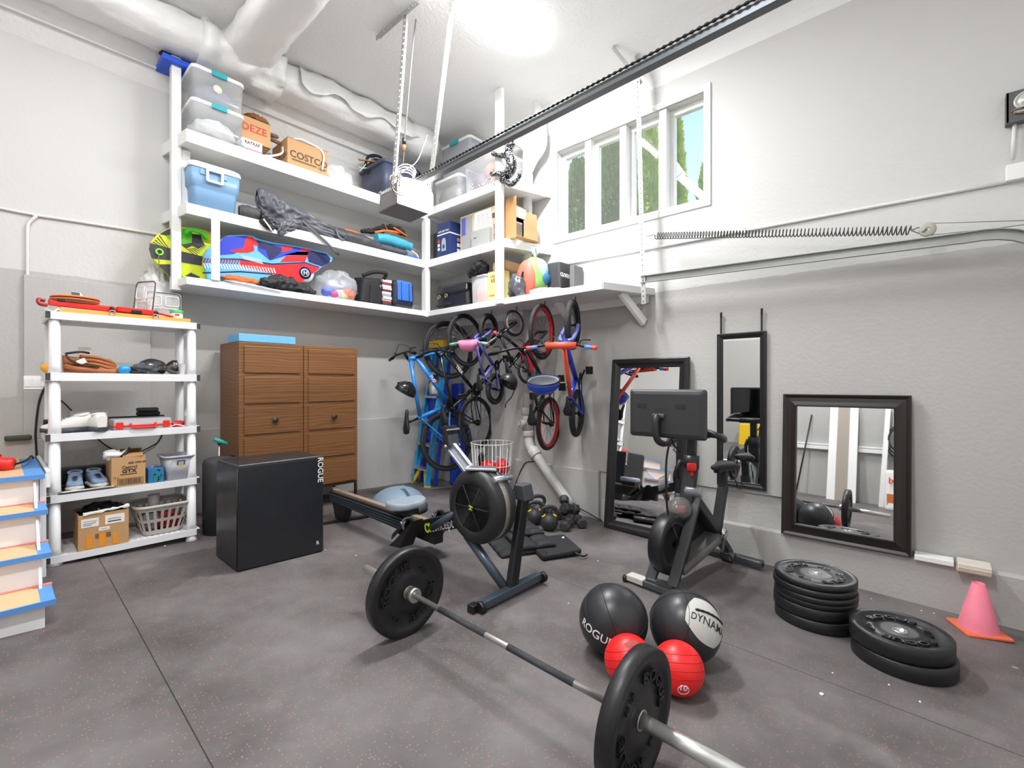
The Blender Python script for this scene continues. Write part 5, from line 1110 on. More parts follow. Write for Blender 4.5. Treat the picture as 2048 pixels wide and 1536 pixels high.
for r_, mt, q in ((.096, MATTEW, 0), (.066, SNV, .001), (.044, MATTEW, .002), (.034, SNV, .003)): ob('emblem', MB().lathe([(.001, q), (r_, q), (r_, q-.002)], wc+V((0, -q*2, 0)), (0, -1, 0), 32), mt, rs)
ob('emblem', MB().text('H', wc+V((0, -.012, -.022)), (1, 0, 0), (0, 0, 1), .062, .001, .01), MATTEW, rs)
solo('plastic_bag', 'crumpled translucent white bag hanging beside the left end of the shelving', 'bag', blob((.99, 5.25, 2.02), (.22, .18, .42), .5, 4, 5), clear('milky sheet', '#F3F3F2', .7, .3), (.99, 5.25, 2.02))
solo('packaging', 'flat clear plastic packaging hanging over the lowest shelf edge', 'packaging', MB().grid(lambda a_, b_: lerp(PY(450, 561, 4.88), PY(563, 584, 4.88), a_)+V((0, .10*b_, .03*math.sin(b_*PI)*math.sin(a_*PI)**.4+.006*noise.noise(V((a_*9, b_*5, 0))))), 24, 10), clear('clear packaging', '#DDE3EA', .5, .12), (1.7, 4.9, z0), solid=.006)
solo('towel', 'orange crumpled cloth in front of the red and blue sled', 'cloth', blob((1.62, 4.985, z0+.03), (.34, .09, .07), .5, 5, 3), M('orange cloth', '#E07B45', .9), (1.6, 4.98, z0+.03))
solo('jacket', 'black padded jacket bundled on the lowest shelf', 'jacket', roll([PY(522, 563, 4.95), PY(550, 565, 4.95), PY(575, 570, 4.95), PY(605, 580, 4.95), PY(630, 587, 4.95)], [.035, .075, .08, .065, .03], .4, 6, 5, 20), M('black padded fabric', '#2b2b2e', .55, bump=.4, bscale=12), (2.0, 4.95, z0))
pbag = thing('plastic_bag', 'big clear plastic bag of colourful toys on the lowest shelf', 'bag', (2.6, 5.05, z0))
ob('skin', blob((2.63, 5.08, z0), (.52, .36, .40), .25, 4, 2, 36, 22), clear('crinkled clear bag', '#E9EDF4', .30, .08), pbag)
for k, (x, y, zz, r_, c_) in enumerate(((2.50, 5.0, .07, .07, '#5B6FD0'), (2.62, 4.98, .06, .06, '#D7D4E2'), (2.74, 5.0, .08, .075, '#E2703F'), (2.58, 5.05, .16, .08, '#B9BCCB'), (2.70, 5.06, .18, .07, '#8B93A8'), (2.55, 4.95, .05, .04, '#E0589A'), (2.66, 4.95, .035, .035, '#D8E05A'))):
    solo('toy', ['blue', 'pale lilac', 'orange', 'silver grey', 'slate', 'pink', 'yellow'][k]+' toy inside the clear plastic bag', 'toy', MB().sph((x, y, z0+zz), r_, (1.1, .8, .9), 14, 10, None, 0, .3, 3, k), M('toy '+c_, c_, .4), (x, y, z0), group='toys in the clear bag')
bp2 = thing('backpack', 'black backpack with zip pulls beside the clear bag', 'bag', (3.03, 5.1, z0))
ob('body', MB().hexa([(2.87, 4.95, z0), (3.14, 4.95, z0), (3.14, 5.2, z0), (2.87, 5.2, z0), (2.92, 4.97, z0+.30), (3.17, 4.96, z0+.33), (3.17, 5.2, z0+.34), (2.9, 5.2, z0+.34)]), NYL, bp2, bev=.04, seg=4)
ob('pocket', MB().hexa([(2.98, 4.93, z0+.01), (3.13, 4.93, z0+.01), (3.13, 4.96, z0+.01), (2.98, 4.96, z0+.01), (3.0, 4.94, z0+.23), (3.15, 4.94, z0+.24), (3.15, 4.98, z0+.24), (3.0, 4.98, z0+.23)]), NYL, bp2, bev=.012)
ob('handle', MB().tube(bez([(2.93, 5.02, z0+.33), (3.05, 4.96, z0+.385), (3.2, 4.94, z0+.39), (3.2, 4.98, z0+.33)], 6), .022, 8), NYL, bp2)
ob('zip_pull', MB().tube([(3.12, 4.945, z0+.25), (3.125, 4.93, z0+.20)], .005, 6), SILV, bp2)
rd = random.Random(5); zz = z0
bc_ = ['#D9D5CC', '#8b3440', '#E5E2DA', '#c9c6c0', '#6d2630', '#EAE7E0', '#9aa0ab', '#ddd8d0', '#b9b2a6', '#7a2f38', '#30323a']
bnm = ['cream', 'wine red', 'white', 'pale grey', 'dark red', 'ivory', 'blue grey', 'off-white', 'sand', 'maroon', 'charcoal']
for k in range(11):
    h = .022+.012*rd.random(); x0 = 3.17+.012*rd.random()
    o = ob('book', MB().bx(x0, x0+.125, 4.965+.01*rd.random(), 5.15, zz, zz+h), M('book '+bc_[10-k], bc_[10-k], .6), None, bev=.002, off=V((x0, 5, zz))); o.location = (x0, 5, zz)
    tag(o, f'{bnm[10-k]} book in the stack between backpack and cooler bag, {["bottom", "second", "third", "fourth", "fifth", "sixth", "seventh", "eighth", "ninth", "tenth", "topmost"][k]} from below', 'book', 'stacked books on the lowest shelf'); zz += h+.001
cb_ = thing('cooler_bag', 'blue and black soft cooler bag next to the corner post', 'bag', (3.5, 5.1, z0))
ob('body', MB().bx(3.33, 3.66, 4.97, 5.22, z0+.012, z0+.36), M('black blue fabric', '#1d2436', .6), cb_, bev=.07, seg=5)
ob('front_panel', MB().hexa([(3.39, 4.955, z0+.10), (3.61, 4.955, z0+.10), (3.61, 4.98, z0+.10), (3.39, 4.98, z0+.10), (3.385, 4.957, z0+.31), (3.60, 4.957, z0+.33), (3.60, 4.99, z0+.36), (3.385, 4.99, z0+.36)]), M('cooler bag blue', '#3F78D6', .5, bump=.2, bscale=10), cb_, bev=.01)
for x in (3.44, 3.555): ob('piping', MB().tube([(x, 4.953, z0+.10), (x-.005, 4.954, z0+.33)], .004, 6), SNV, cb_)
ob('base', MB().bx(3.38, 3.62, 4.98, 5.2, z0, z0+.05), DGREY, cb_, bev=.01)
# right-hand run, lowest
zb0 = SZB[0]
sc_ = thing('suitcase', 'black leather case with brass buckles beside the corner post', 'case', (4.05, 4.5, zb0))
ob('body', MB().hexa([(3.875, 4.20, zb0), (4.3, 4.20, zb0), (4.3, 4.83, zb0), (3.875, 4.83, zb0), (3.9, 4.24, zb0+.29), (4.3, 4.24, zb0+.29), (4.3, 4.80, zb0+.30), (3.9, 4.80, zb0+.30)]), BLKV, sc_, bev=.05, seg=4)
ob('flap', MB().hexa([(3.868, 4.22, zb0+.19), (4.25, 4.22, zb0+.19), (4.25, 4.82, zb0+.19), (3.868, 4.82, zb0+.19), (3.89, 4.24, zb0+.31), (4.25, 4.24, zb0+.31), (4.25, 4.8, zb0+.32), (3.89, 4.8, zb0+.32)]), BLKV, sc_, bev=.03, seg=3)
ob('strap', MB().tube(bez([(3.87, 4.80, zb0+.06), (3.85, 4.70, zb0+.02), (3.85, 4.60, zb0+.07), (3.86, 4.5, zb0+.06)], 6), .014, 8), BLKV, sc_)
for y in (4.60, 4.74): ob('buckle', MB().tor((3.864, y, zb0+.17), (1, 0, 0), .022, .006, 14, 6), M('brass', '#CDB98A', .3, .9), sc_)
fb = bin_('storage_bin', 'frosted open bin with an orange bag inside, between suitcase and yellow sack', 3.86, 4.3, 3.86, 4.16, zb0, zb0+.34, None, mat=CLP2, rimm=CLP2)
solo('bag', 'orange bag standing inside the frosted bin', 'bag', blob((4.0, 4.03, zb0+.015), (.22, .2, .29), .15, 3, 1), M('orange bag', '#F08A55', .5), (4, 4.03, zb0+.015))
solo('pouch', 'black zipped pouch draped over the frosted bin', 'bag', roll([(3.86, 4.18, zb0+.36), (3.9, 4.10, zb0+.40), (3.9, 4.02, zb0+.44), (3.95, 3.93, zb0+.42)], [.03, .09, .09, .05], .4, 4, 3, 18), NYL, (3.9, 4.1, zb0+.345))
ys = thing('paper_sack', 'pale yellow printed paper sack beside the post', 'bag', (3.95, 3.74, zb0))
ob('body', MB().hexa([(3.86, 3.63, zb0), (4.02, 3.63, zb0), (4.02, 3.85, zb0), (3.86, 3.85, zb0), (3.875, 3.62, zb0+.35), (3.99, 3.62, zb0+.35), (3.99, 3.86, zb0+.35), (3.875, 3.86, zb0+.35)]), M('pale yellow paper', '#E8DC96', .7), ys, bev=.006)
ob('lettering', MB().text('Like a', (3.865, 3.75, zb0+.28), (0, -1, 0), (0, 0, 1), .05).text('KISS', (3.865, 3.75, zb0+.225), (0, -1, 0), (0, 0, 1), .055, .001, .01).text('THE BEAUTIFUL', (3.862, 3.75, zb0+.06), (0, -1, 0), (0, 0, 1), .024, .001, .01), M('olive ink', '#8d7a2f', .7), ys)
solo('parcel', 'brown paper parcel lying above the yellow sack', 'parcel', MB().bx(3.9, 4.2, 3.6, 3.82, zb0+.352, zb0+.47), M('tan paper', '#C8A27C', .7), (4, 3.7, zb0+.352), bev=.03)
bb = thing('backpack', 'coral backpack shell with green and blue side by the corner post', 'bag', (4.05, 3.3, zb0))
ob('body', MB().sph((4.06, 3.31, zb0+.235), .235, (.7, .62, 1), 28, 20), M('patterned bag green', '#8CC866', .5), bb)
ob('front', MB().sph((3.965, 3.335, zb0+.215), .21, (.42, .64, 1.0), 28, 20), M('coral fabric', '#F0705C', .55), bb)
ob('patch', MB().sph((4.075, 3.265, zb0+.30), .165, (.68, .72, .9), 20, 14), M('sky patch', '#A9D3E3', .5), bb)
ob('patch', MB().sph((4.10, 3.235, zb0+.22), .12, (.8, .86, .7), 20, 14), M('dark blue patch', '#2f6f9e', .5), bb)
ob('strap', MB().bar((3.862, 3.33, zb0+.20), (3.858, 3.30, zb0+.27), .025, .006, (1, 0, 0)), BLK, bb)
solo('drawstring_bag', 'crinkled silver and black bag standing in front of the coral backpack', 'bag', blob((3.87, 3.40, zb0), (.17, .22, .30), .3, 4, 7), M('silver black foil', '#6d7077', .25, .5, var=.8, vscale=7), (3.87, 3.40, zb0))
tb_ = thing('tote_bag', 'black tote bag with white capital letters at the wall', 'bag', (4.25, 3.12, zb0))
ob('body', MB().hexa([(4.14, 3.0, zb0), (4.36, 3.0, zb0), (4.36, 3.2, zb0), (4.14, 3.2, zb0), (4.17, 3.04, zb0+.40), (4.36, 3.02, zb0+.40), (4.36, 3.2, zb0+.40), (4.15, 3.2, zb0+.40)]), M('black tote fabric', '#3b3c40', .6), tb_, bev=.02, seg=3)
ob('lettering', MB().text('CLOSED', (4.21, 2.995, zb0+.22), (1, .05, 0), (0, .06, 1), .062, .004, .012, sq=.8), MATTEW, tb_)
solo('towel', 'pink and white fluffy towel along the front edge of the lowest shelf', 'towel', roll([(3.90, 3.24, zb0+.035), (3.98, 3.1, zb0+.045), (4.1, 2.95, zb0+.04), (4.2, 2.9, zb0+.035)], [.03, .045, .04, .025], .3, 5, 2), M('pink towel', '#F0A9C4', .95, var=.2, vscale=12), (4, 3.1, zb0))
solo('case', 'flat dark case standing at the wall end of the lowest shelf', 'case', MB().bx(4.20, 4.38, 2.87, 2.93, zb0, zb0+.34), M('grey case', '#6a6b6c', .6), (4.3, 2.9, zb0), bev=.01)
# ================= bikes hanging by the front wheel =================
TIRE = M('bike tyre rubber', '#2b2b2d', .75, bump=.5, bscale=60); SPK = M('spoke steel', '#9b9b9b', .3, .9); BLKM = M('black metal', '#1b1b1d', .35, .5); SADB = M('black saddle', '#222224', .55)
def wheel(par, hub, ax, r, tr, rimm, wid=.022, ns=20, name='wheel', tire=None):
    """ax: axle direction, in the bike's own frame"""
    w = ob(name, MB().tor(hub, ax, r-tr, tr, 44, 10), tire or TIRE, par)
    ob('rim', MB().lathe([(r-tr*2.0-.018, -wid/2), (r-tr*1.5, -wid/2-.003), (r-tr*1.3, 0), (r-tr*1.5, wid/2+.003), (r-tr*2.0-.018, wid/2), (r-tr*2.0-.018, -wid/2)], hub, ax, 44), rimm, w)
    ob('hub', MB().cyl(V(hub)-V(ax)*.045, V(hub)+V(ax)*.045, .016, n=12), BLKM, w)
    u, v, a = frame(ax); pts = []
    for k in range(ns):
        for q, (g, rr, o) in enumerate(((k, .016, .022 if k % 2 else -.022), (k+.35, r-tr*2-.012, 0), (k+.65, r-tr*2-.012, 0))):
            g = 2*PI*g/ns; pts.append(V(hub)+a*o+(u*math.cos(g)+v*math.sin(g))*rr)
    ob('spokes', MB().tube(pts, .0016, 4, True), SPK, w)
    return w
def bike(lab, Pf, Pr, up, r, tr, frame_m, fork_m, rim_m, bar_m, grip_m, kind='mtb', bar_w=.62, rise=.06, tube=.019, sad=SADB, ring=None, bar_turn=0., lettering=None, guard=None, tire=None, rimw=.022, pad=None, hs=None, top_m=None, grip_end=None):
    Pf, Pr = V(Pf), V(Pr); X = (Pf-Pr); wb = X.length; X.normalize(); Z = V(up); Z = (Z-X*Z.dot(X)).normalized(); Y = Z.cross(X)
    Mx = Matrix((X, Y, Z)).transposed().to_4x4()
    t = thing('bicycle', lab, 'bicycle', Pr, Mx.to_euler(), 'bicycles hung under the shelf', True)
    s = r/.35
    bb = V((.40*wb, 0, -.03*s)); crown = V((wb-.13*s, 0, r+.055)); htop = crown+V((-.045, 0, .13*s)); hs = hs or .42*s
    st = V((bb.x-.16*s-.02, 0, bb.z+hs)); sd = st+V((-.05*s, 0, .12*s))
    wheel(t, (wb, 0, 0), (0, 1, 0), r, tr, rim_m, rimw, tire=tire); wheel(t, (0, 0, 0), (0, 1, 0), r, tr, rim_m, rimw, tire=tire)
    m = MB(); low = lerp(crown, htop, .25); hi = lerp(crown, htop, .8)
    m.tube([crown, htop], tube*1.25, 12); m.tube([low, bb], tube*1.25, 12); m.tube([bb, st], tube, 12)
    f = ob('frame', m, frame_m, t)
    ob('top_tube', MB().tube([hi, st-V((-.01, 0, .03))], tube, 12), top_m or frame_m, t)
    for y in (-1, 1):
        ob('stay', MB().tube(bez([bb+V((0, .02*y, 0)), (bb.x*.5, .05*y, 0), (0, .06*y, 0), (st.x*.5, .045*y, st.z*.5), st-V((0, -.012*y, .04))], 5), tube*.5, 8), frame_m, t)
        ob('fork_leg', MB().tube(bez([crown+V((0, .02*y, .01)), crown+V((.01, (tr+.03)*y, -.02)), lerp(crown, (wb, 0, 0), .6)+V((0, (tr+.035)*y, 0)), V((wb, .055*y, 0))], 5), tube*.85, 8), fork_m, t)
    if lettering:
        d = (bb-low).normalized(); nn = V((0, 1, 0))
        ob('lettering', MB().text(lettering, lerp(low, bb, .45)+V((0, tube*1.3, 0))-d.cross(nn)*.016, -d, -d.cross(nn)*-1, .062, .001, .01).text(lettering, lerp(low, bb, .45)-V((0, tube*1.3+.001, 0))-d.cross(nn)*.016, d, d.cross(nn)*-1*-1, .062, .001, .01), MATTEW, f)
    # steering
    rt = Matrix.Rotation(bar_turn, 3, (htop-crown).normalized())
    c = htop+V((.05*s, 0, .05*s)); W = bar_w/2
    bp = [V((-.03*s, -W, rise)), V((0, -W*.6, rise)), V((.02*s, -W*.25, 0)), V((.02*s, 0, 0)), V((.02*s, W*.25, 0)), V((0, W*.6, rise)), V((-.03*s, W, rise))]
    hb = ob('handlebar', MB().tube([c+rt@p for p in bez(bp, 5)], .012, 10), bar_m, t)
    ob('stem', MB().tube([htop, c+rt@V((.02*s, 0, 0))], .018, 10), BLKM, t)
    for y in (-1, 1):
        a, b = V((-.03*s, W*y, rise)), V((-.012*s, W*.68*y, rise))
        g = ob('grip', MB().tube([c+rt@a, c+rt@b], .018, 10), grip_m, hb)
        if grip_end: ob('grip_end', MB().tube([c+rt@(a+V((0, .012*y, 0))), c+rt@lerp(a, b, .3)], .02, 10), grip_end, g)
        ob('brake_lever', MB().tube(bez([c+rt@V((.02, W*.55*y, rise)), c+rt@V((.05, W*.6*y, rise-.02)), c+rt@V((.045, W*.85*y, rise-.03))], 4), .006, 6), BLKM, hb)
    if pad: ob('bar_pad', MB().tube([c+V((.0, -W*.45, rise*.8)), c+V((.0, W*.45, rise*.8))], .032, 12), pad, hb)
    ob('brake_cable', MB().tube(bez([c+V((.04, W*.5, rise)), c+V((.12*s, .05, .03)), crown+V((.06, .02, .06)), lerp(hi, st, .3)+V((0, .02, -.02))], 6), .0035, 6), cordm, t)
    # saddle
    ob('seat_post', MB().tube([st-V((-.01, 0, .02)), sd], .013, 10), BLKM, t)
    sp_ = []
    for x, w_, h_ in ((-.13, .01, .012), (-.12, .055, .02), (-.07, .07, .026), (.0, .04, .024), (.07, .022, .022), (.13, .017, .018), (.145, .006, .01)):
        q = max(s, .75); sp_.append([sd+V((x*q, w_*q*math.cos(2*PI*g/12), .02+h_*q*math.sin(2*PI*g/12))) for g in range(12)])
    ob('saddle', loft(sp_), sad, t)
    # drive
    rm = ring or BLKM; y0 = -.05
    ob('chainring', MB().lathe([(.02, -.004), (.085*max(s, .7), -.004), (.09*max(s, .7), 0), (.085*max(s, .7), .004), (.02, .004)], bb+V((0, y0, 0)), (0, 1, 0), 28), rm, t)
    if guard: ob('chain_guard', MB().prism([(bb.x+.10*math.cos(a_), bb.z+.10*math.sin(a_)) for a_ in [(-.5+k/12)*PI for k in range(13)]]+[(.02, .05), (-.02, 0), (.02, -.05)], (0, y0-.012, 0), (1, 0, 0), (0, 0, 1), .012), guard, t, bev=.003)
    ob('chain', MB().tube([bb+V((0, y0, .08*s)), V((0, y0, .03)), V((-.03, y0, 0)), V((0, y0, -.03)), bb+V((0, y0, -.08*s)), bb+V((.08*s, y0, 0))], .005, 6, True), BLKM, t)
    ob('sprocket', MB().lathe([(.01, -.012), (.045*s, -.012), (.03*s, .012), (.01, .012)], (0, -.035, 0), (0, -1, 0), 20), BLKM, t)
    for k, y in ((1, -.075), (-1, .075)):
        dr = V((.55*k, 0, -.83*k)); L = .16*max(s, .7); p = bb+V((0, y, 0))+dr*L
        cr = ob('crank', MB().bar(bb+V((0, y*.8, 0)), p, .018, .014, (0, 1, 0)), BLKM, t)
        ob('pedal', MB().box(p+V((0, .05*(1 if y > 0 else -1), 0)), (.085, .075, .022)), BLK, cr, bev=.006)
        ob('reflector', MB().box(p+V((.046, .05*(1 if y > 0 else -1), 0)), (.006, .05, .014)), M('amber reflector', '#E79A2E', .3), cr)
    return t, c, Mx
BLU = M('bright blue paint', '#2B86D9', .3, coat=.4); KBL = M('royal blue paint', '#2B3FC0', .3, coat=.4); PUR = M('periwinkle paint', '#6D74C9', .3, coat=.3); GLB = M('gloss black paint', '#18181b', .25, coat=.4); KRD = M('bike red', '#D8202B', .35); MINT = M('mint grip', '#7FC8A9', .6); RIMS = M('dark rim', '#3d3e41', .35, .7); RIMR = M('red rim', '#D8303A', .35); RIMW = M('silver rim', '#C9CACB', .3, .7); ORG = M('coral red foam', '#F0573C', .5); GBL = M('grip blue', '#5E86DA', .6); PNK = M('pink plastic', '#E88FB8', .45)
bike('big bright blue mountain bike hanging nearest the corner, by the ladder', (4.03, 4.74, 1.79), (3.93, 4.66, .60), (-.92, .14, 0), .385, .026, BLU, BLU, RIMS, BLKM, BLKM, 'mtb', .70, .03, .024, lettering='FUJI', hs=.46)
bike('black hybrid bike with pale frame lettering, second from the corner', (3.97, 4.34, 1.89), (4.10, 4.29, .85), (-.94, -.10, 0), .335, .019, GLB, GLB, RIMS, BLKM, BLKM, 'city', .60, .02, .018, lettering='TREK', hs=.46)
t3, c3, M3 = bike('small periwinkle kids bike with a pink basket and mint grips', (3.955, 3.925, 1.99), (4.12, 3.975, 1.28), (-.96, -.2, 0), .195, .026, PUR, PUR, BLKM, RIMW, MINT, 'kid', .52, .09, .016, hs=.26)
bike('tiny red and black balance-size kids bike with white-wall tyres by the drain pipe', (3.95, 3.52, 2.03), (4.12, 3.46, 1.49), (-1, .12, 0), .152, .018, GLB, GLB, RIMW, RIMW, KRD, 'kid', .40, .09, .014, ring=KRD, guard=KRD, bar_turn=.5, hs=.22)
bike('black freestyle bike with bright red wheel rims', (3.915, 3.085, 1.895), (4.13, 3.16, .90), (-.95, -.22, 0), .298, .024, GLB, GLB, RIMR, BLKM, BLKM, 'bmx', .62, .10, .018, rimw=.032, hs=.30)
bike('royal blue kids bike with red bar pad and blue grips, rightmost of the row', (3.90, 2.68, 1.935), (4.15, 2.80, 1.03), (-.93, -.36, 0), .255, .032, KBL, PUR, BLKM, BLKM, GBL, 'kid', .64, .06, .022, pad=ORG, grip_end=ORG, top_m=ORG, hs=.28)
# pink basket on the kids bike
bsk = MB(); cc3 = c3+V((-.07, 0, .10))
secs = []
for f, k in ((0, .75), (.5, .95), (1, 1.05)): secs.append([cc3+V((.075*f*1.6-.02+.0*f, a*k, b*k)) for a, b in rrect(.21, .13, .04)])
ob('basket', loft(secs), PNK, t3)
gmk = MB()
for i in range(5):
    for j in range(4): gmk.box(secs[2][0]*0+cc3+V((.104, -.04+.02*i, -.03+.02*j)), (.004, .009, .009))
g_ = ob('basket_holes', gmk, M('basket hole pink', '#B55C88', .6), t3); g_['kind'] = 'stuff'
for i, (u, v) in enumerate(((904, 640), (930, 628), (977, 620), (1028, 612), (1084, 603), (1145, 594))):
    a = PZ(u, v-4, 2.226); pf = [(4.03, 4.74, 1.79+.385), (3.97, 4.34, 1.89+.335), (3.955, 3.925, 1.99+.195), (3.95, 3.52, 2.03+.152), (3.915, 3.085, 1.895+.298), (3.90, 2.68, 1.935+.255)][i]
    e = V(pf); e.z -= .055
    solo('bike_hook', ['black hook over the blue mountain bike wheel', 'black hook over the black hybrid bike wheel', 'black hook holding the periwinkle kids bike', 'black hook holding the tiny red bike', 'black hook holding the red-rimmed bike', 'black hook holding the royal blue kids bike'][i], 'hook', MB().tube(bez([V((e.x+.05, e.y, 2.226)), V((e.x+.05, e.y, 2.19)), V((e.x+.045, e.y, e.z+.02)), V((e.x, e.y, e.z)), V((e.x-.04, e.y, e.z+.03))], 5), .005, 6), BLK, (e.x, e.y, 2.226), group='bike hooks under the shelf')
# helmets
def helmet(name, lab, c, r, mat, rot, vents=True, inside=None):
    t = thing(name, lab, 'helmet', c, rot, None, True)
    secs = []
    for k in range(9):
        a = PI/2*k/8*1.12-.14; secs.append([V((math.cos(a)*1.18*r*math.cos(2*PI*g/28), math.cos(a)*.9*r*math.sin(2*PI*g/28), math.sin(a)*.92*r)) for g in range(28)])
    m = loft(secs, caps=False); ob('shell', m, mat, t, solid=.012)
    if inside: li = MB(); loft([[p*.93+V((0, 0, .004)) for p in q] for q in secs], li, caps=False); ob('lining', li, inside, t, solid=.01)
    ob('rim', MB().tube([p*1.01 for p in secs[0]], .008, 6, True), BLK, t)
    if vents:
        for k in range(-2, 3):
            ob('vent', MB().tube(bez([V((-r*1.05, r*.26*k, r*.35)), V((-r*.3, r*.30*k, r*.93-abs(k)*.018)), V((r*.45, r*.28*k, r*.86-abs(k)*.016)), V((r*1.0, r*.2*k, r*.38))], 5), .0075, 6), BLK, t)
    return t
HB = M('glossy black shell', '#1d1d20', .2, coat=.5); HBL = M('glossy blue shell', '#2148C4', .25, coat=.4)
helmet('bike_helmet', 'glossy black vented helmet hanging off the blue mountain bike handlebar', PD(811, 782, 5.35), .115, HB, (.5, .25, .3))
h2 = helmet('skate_helmet', 'smooth black skate helmet hanging from a kids bike handlebar', PD(1016, 766, 4.85), .105, M('satin black shell', '#2c2d30', .35), (.5, .3, .7), False)
ob('strap', MB().tube(bez([V((.0, -.09, -.02)), V((.03, -.10, -.10)), V((.0, -.09, -.19)), V((.02, -.10, -.24))], 5), .006, 6), BLK, h2)
rot_h = (Matrix.Rotation(.45, 3, V((.66, -.75, 0))) @ Matrix.Rotation(PI, 3, 'X') @ Matrix.Rotation(.6, 3, 'Z')).to_euler()
h3 = helmet('bike_helmet', 'blue helmet hanging upside down with its grey lining showing', PD(1087, 763, 4.55), .138, HBL, rot_h, False, M('grey lining', '#8c8f94', .8))
# ================= step ladder =================
LBL = M('fibreglass blue', '#2A9BD6', .4); LYE = M('ladder yellow', '#F2C21D', .4); ALU = M('aluminium', '#B9BBBD', .35, .8); LDK = M('deep blue plastic', '#1F3FB0', .4)
ld = thing('step_ladder', 'folded blue fibreglass step ladder with yellow cap and feet in the corner', 'ladder', (3.88, 5.12, fl(3.9, 5.1)))
zt = 1.86; fx, tx_ = 3.84, 4.14
Lb, Lt, Rb, Rt = V((3.88, 5.30, fl(3.88, 5.3))), V((tx_, 5.17, zt)), V((fx, 4.95, fl(fx, 4.95))), V((tx_, 4.90, zt))
for a, b, s_ in ((Lb, Lt, 1), (Rb, Rt, -1)):
    m = MB(); m.bar(a, b, .075, .006, (0, 1, 0)); m.bar(a+V((-.035, -.012*s_, 0)), b+V((-.035, -.012*s_, 0)), .006, .03, (0, 1, 0)); m.bar(a+V((.035, -.012*s_, 0)), b+V((.035, -.012*s_, 0)), .006, .03, (0, 1, 0))
    ob('rail', m, LBL, ld); d = (b-a).normalized(); ob('foot', MB().bar(a, a+d*.02, .082, .04, (0, 1, 0)), LYE, ld)
    a2, b2 = a+V((.13, 0, .01)), b+V((.05, 0, -.1)); ob('rear_rail', MB().bar(a2, b2, .05, .03, (0, 1, 0)), LDK, ld)
for k in range(5):
    f = .12+.17*k; a, b = lerp(Lb, Lt, f), lerp(Rb, Rt, f); ob('step', MB().bar(a+V((-.015, 0, 0)), b+V((-.015, 0, 0)), .095, .028, (0, 0, 1)), ALU, ld, bev=.003)
m = MB()
a, b = lerp(Lb, Lt, .02), lerp(Lb, Rb, .5)+V((.04, 0, .22)); m.bar(a+V((-.02, -.02, 0)), b+V((0, .05, 0)), .05, .02, (1, 0, 0)); ob('brace', m, LYE, ld)
ob('brace', MB().bar(lerp(Rb, Rt, .02)+V((-.02, .02, 0)), b+V((0, -.05, 0)), .05, .02, (1, 0, 0)), LYE, ld)
ob('top_cap', MB().bx(tx_-.09, tx_+.07, 4.88, 5.19, zt-.02, zt+.075), LYE, ld, bev=.012)
ob('lettering', MB().text('6 - 2', (tx_-.091, 5.035, zt+.01), (0, -1, 0), (0, 0, 1), .05, .001, .01), INK, ld)
kb = thing('kickboard', 'colourful round foam board wedged behind the ladder rungs', 'board', (4.06, 5.12, 1.0))
for r_, c_, x in ((.15, '#D7262E', 0), (.115, '#F0C63A', -.003), (.08, '#F1EFEA', -.006)): ob('face', MB().lathe([(.001, -.02), (r_, -.02), (r_, .0), (.001, 0)], (4.055+x, 5.10, 1.26), (-1, 0, 0), 28, sx=1.0, sy=1.), M('board '+c_, c_, .5), kb)
ob('tail', MB().bx(4.04, 4.07, 4.98, 5.2, .55, 1.2), LDK, kb, bev=.01)
solo('sled', 'dark blue plastic sled standing behind the ladder', 'sled', MB().hexa([(4.19, 4.70, fl(4.2, 4.7)), (4.33, 4.70, fl(4.3, 4.7)), (4.33, 4.93, fl(4.3, 4.9)), (4.19, 4.93, fl(4.2, 4.9)), (4.24, 4.76, 1.35), (4.33, 4.76, 1.35), (4.33, 4.95, 1.35), (4.24, 4.95, 1.35)]), LDK, (4.25, 4.8, fl(4.2, 4.8)), bev=.03, seg=3)
# ================= wire basket =================
wb_ = thing('wire_basket', 'tall white wire basket holding red gloves, behind the rowing machine', 'basket', (4.02, 3.93, fl(4, 3.9)))
bx0, by0, zb_2, zt2 = 4.02, 3.93, fl(4.02, 3.93)+.01, .635; WW = M('white wire', '#EDEDEA', .4)
m = MB(); r0_, r1_ = .19, .255; pts = []
for k in range(32):
    g = 2*PI*k/32; a = V((bx0+r0_*math.cos(g), by0+r0_*math.sin(g), zb_2)); b = V((bx0+r1_*math.cos(g), by0+r1_*math.sin(g), zt2)); pts += ([a, b] if k % 2 == 0 else [b, a])
ob('uprights', MB().tube(pts, .0035, 6, True), WW, wb_)
for f in (0, .33, .62, 1): ob('hoop', MB().tor((bx0, by0, zb_2+(zt2-zb_2)*f), (0, 0, 1), r0_+(r1_-r0_)*f+.003, .005 if f == 1 else .0038, 40, 6), WW, wb_)
ob('base', MB().tube([V((bx0-r0_, by0, zb_2)), V((bx0+r0_, by0, zb_2))], .0035, 6), WW, wb_)
RLE = M('red leather', '#D3242B', .35)
solo('boxing_glove', 'red boxing glove lying in the wire basket, left one', 'glove', blob((3.95, 3.93, .30), (.16, .2, .15), .25, 2.5, 2), RLE, (3.95, 3.93, .3), group='red gloves')
solo('boxing_glove', 'red boxing glove in the wire basket, nearer the drain pipe', 'glove', blob((4.09, 3.84, .28), (.17, .2, .18), .25, 2.5, 5), RLE, (4.09, 3.84, .28), group='red gloves')
solo('pad', 'black training pad under the red gloves in the wire basket', 'pad', blob((4.02, 3.93, zb_2+.01), (.34, .34, .30), .2, 3, 4), BLKV, (4.02, 3.93, zb_2))
solo('strap', 'black rubber strap standing up in the wire basket', 'strap', roll([(3.98, 4.05, .3), (3.97, 4.07, .42), (3.98, 4.05, .5)], [.04, .05, .03], .3, 4, 2), BLK, (3.98, 4.05, .3))
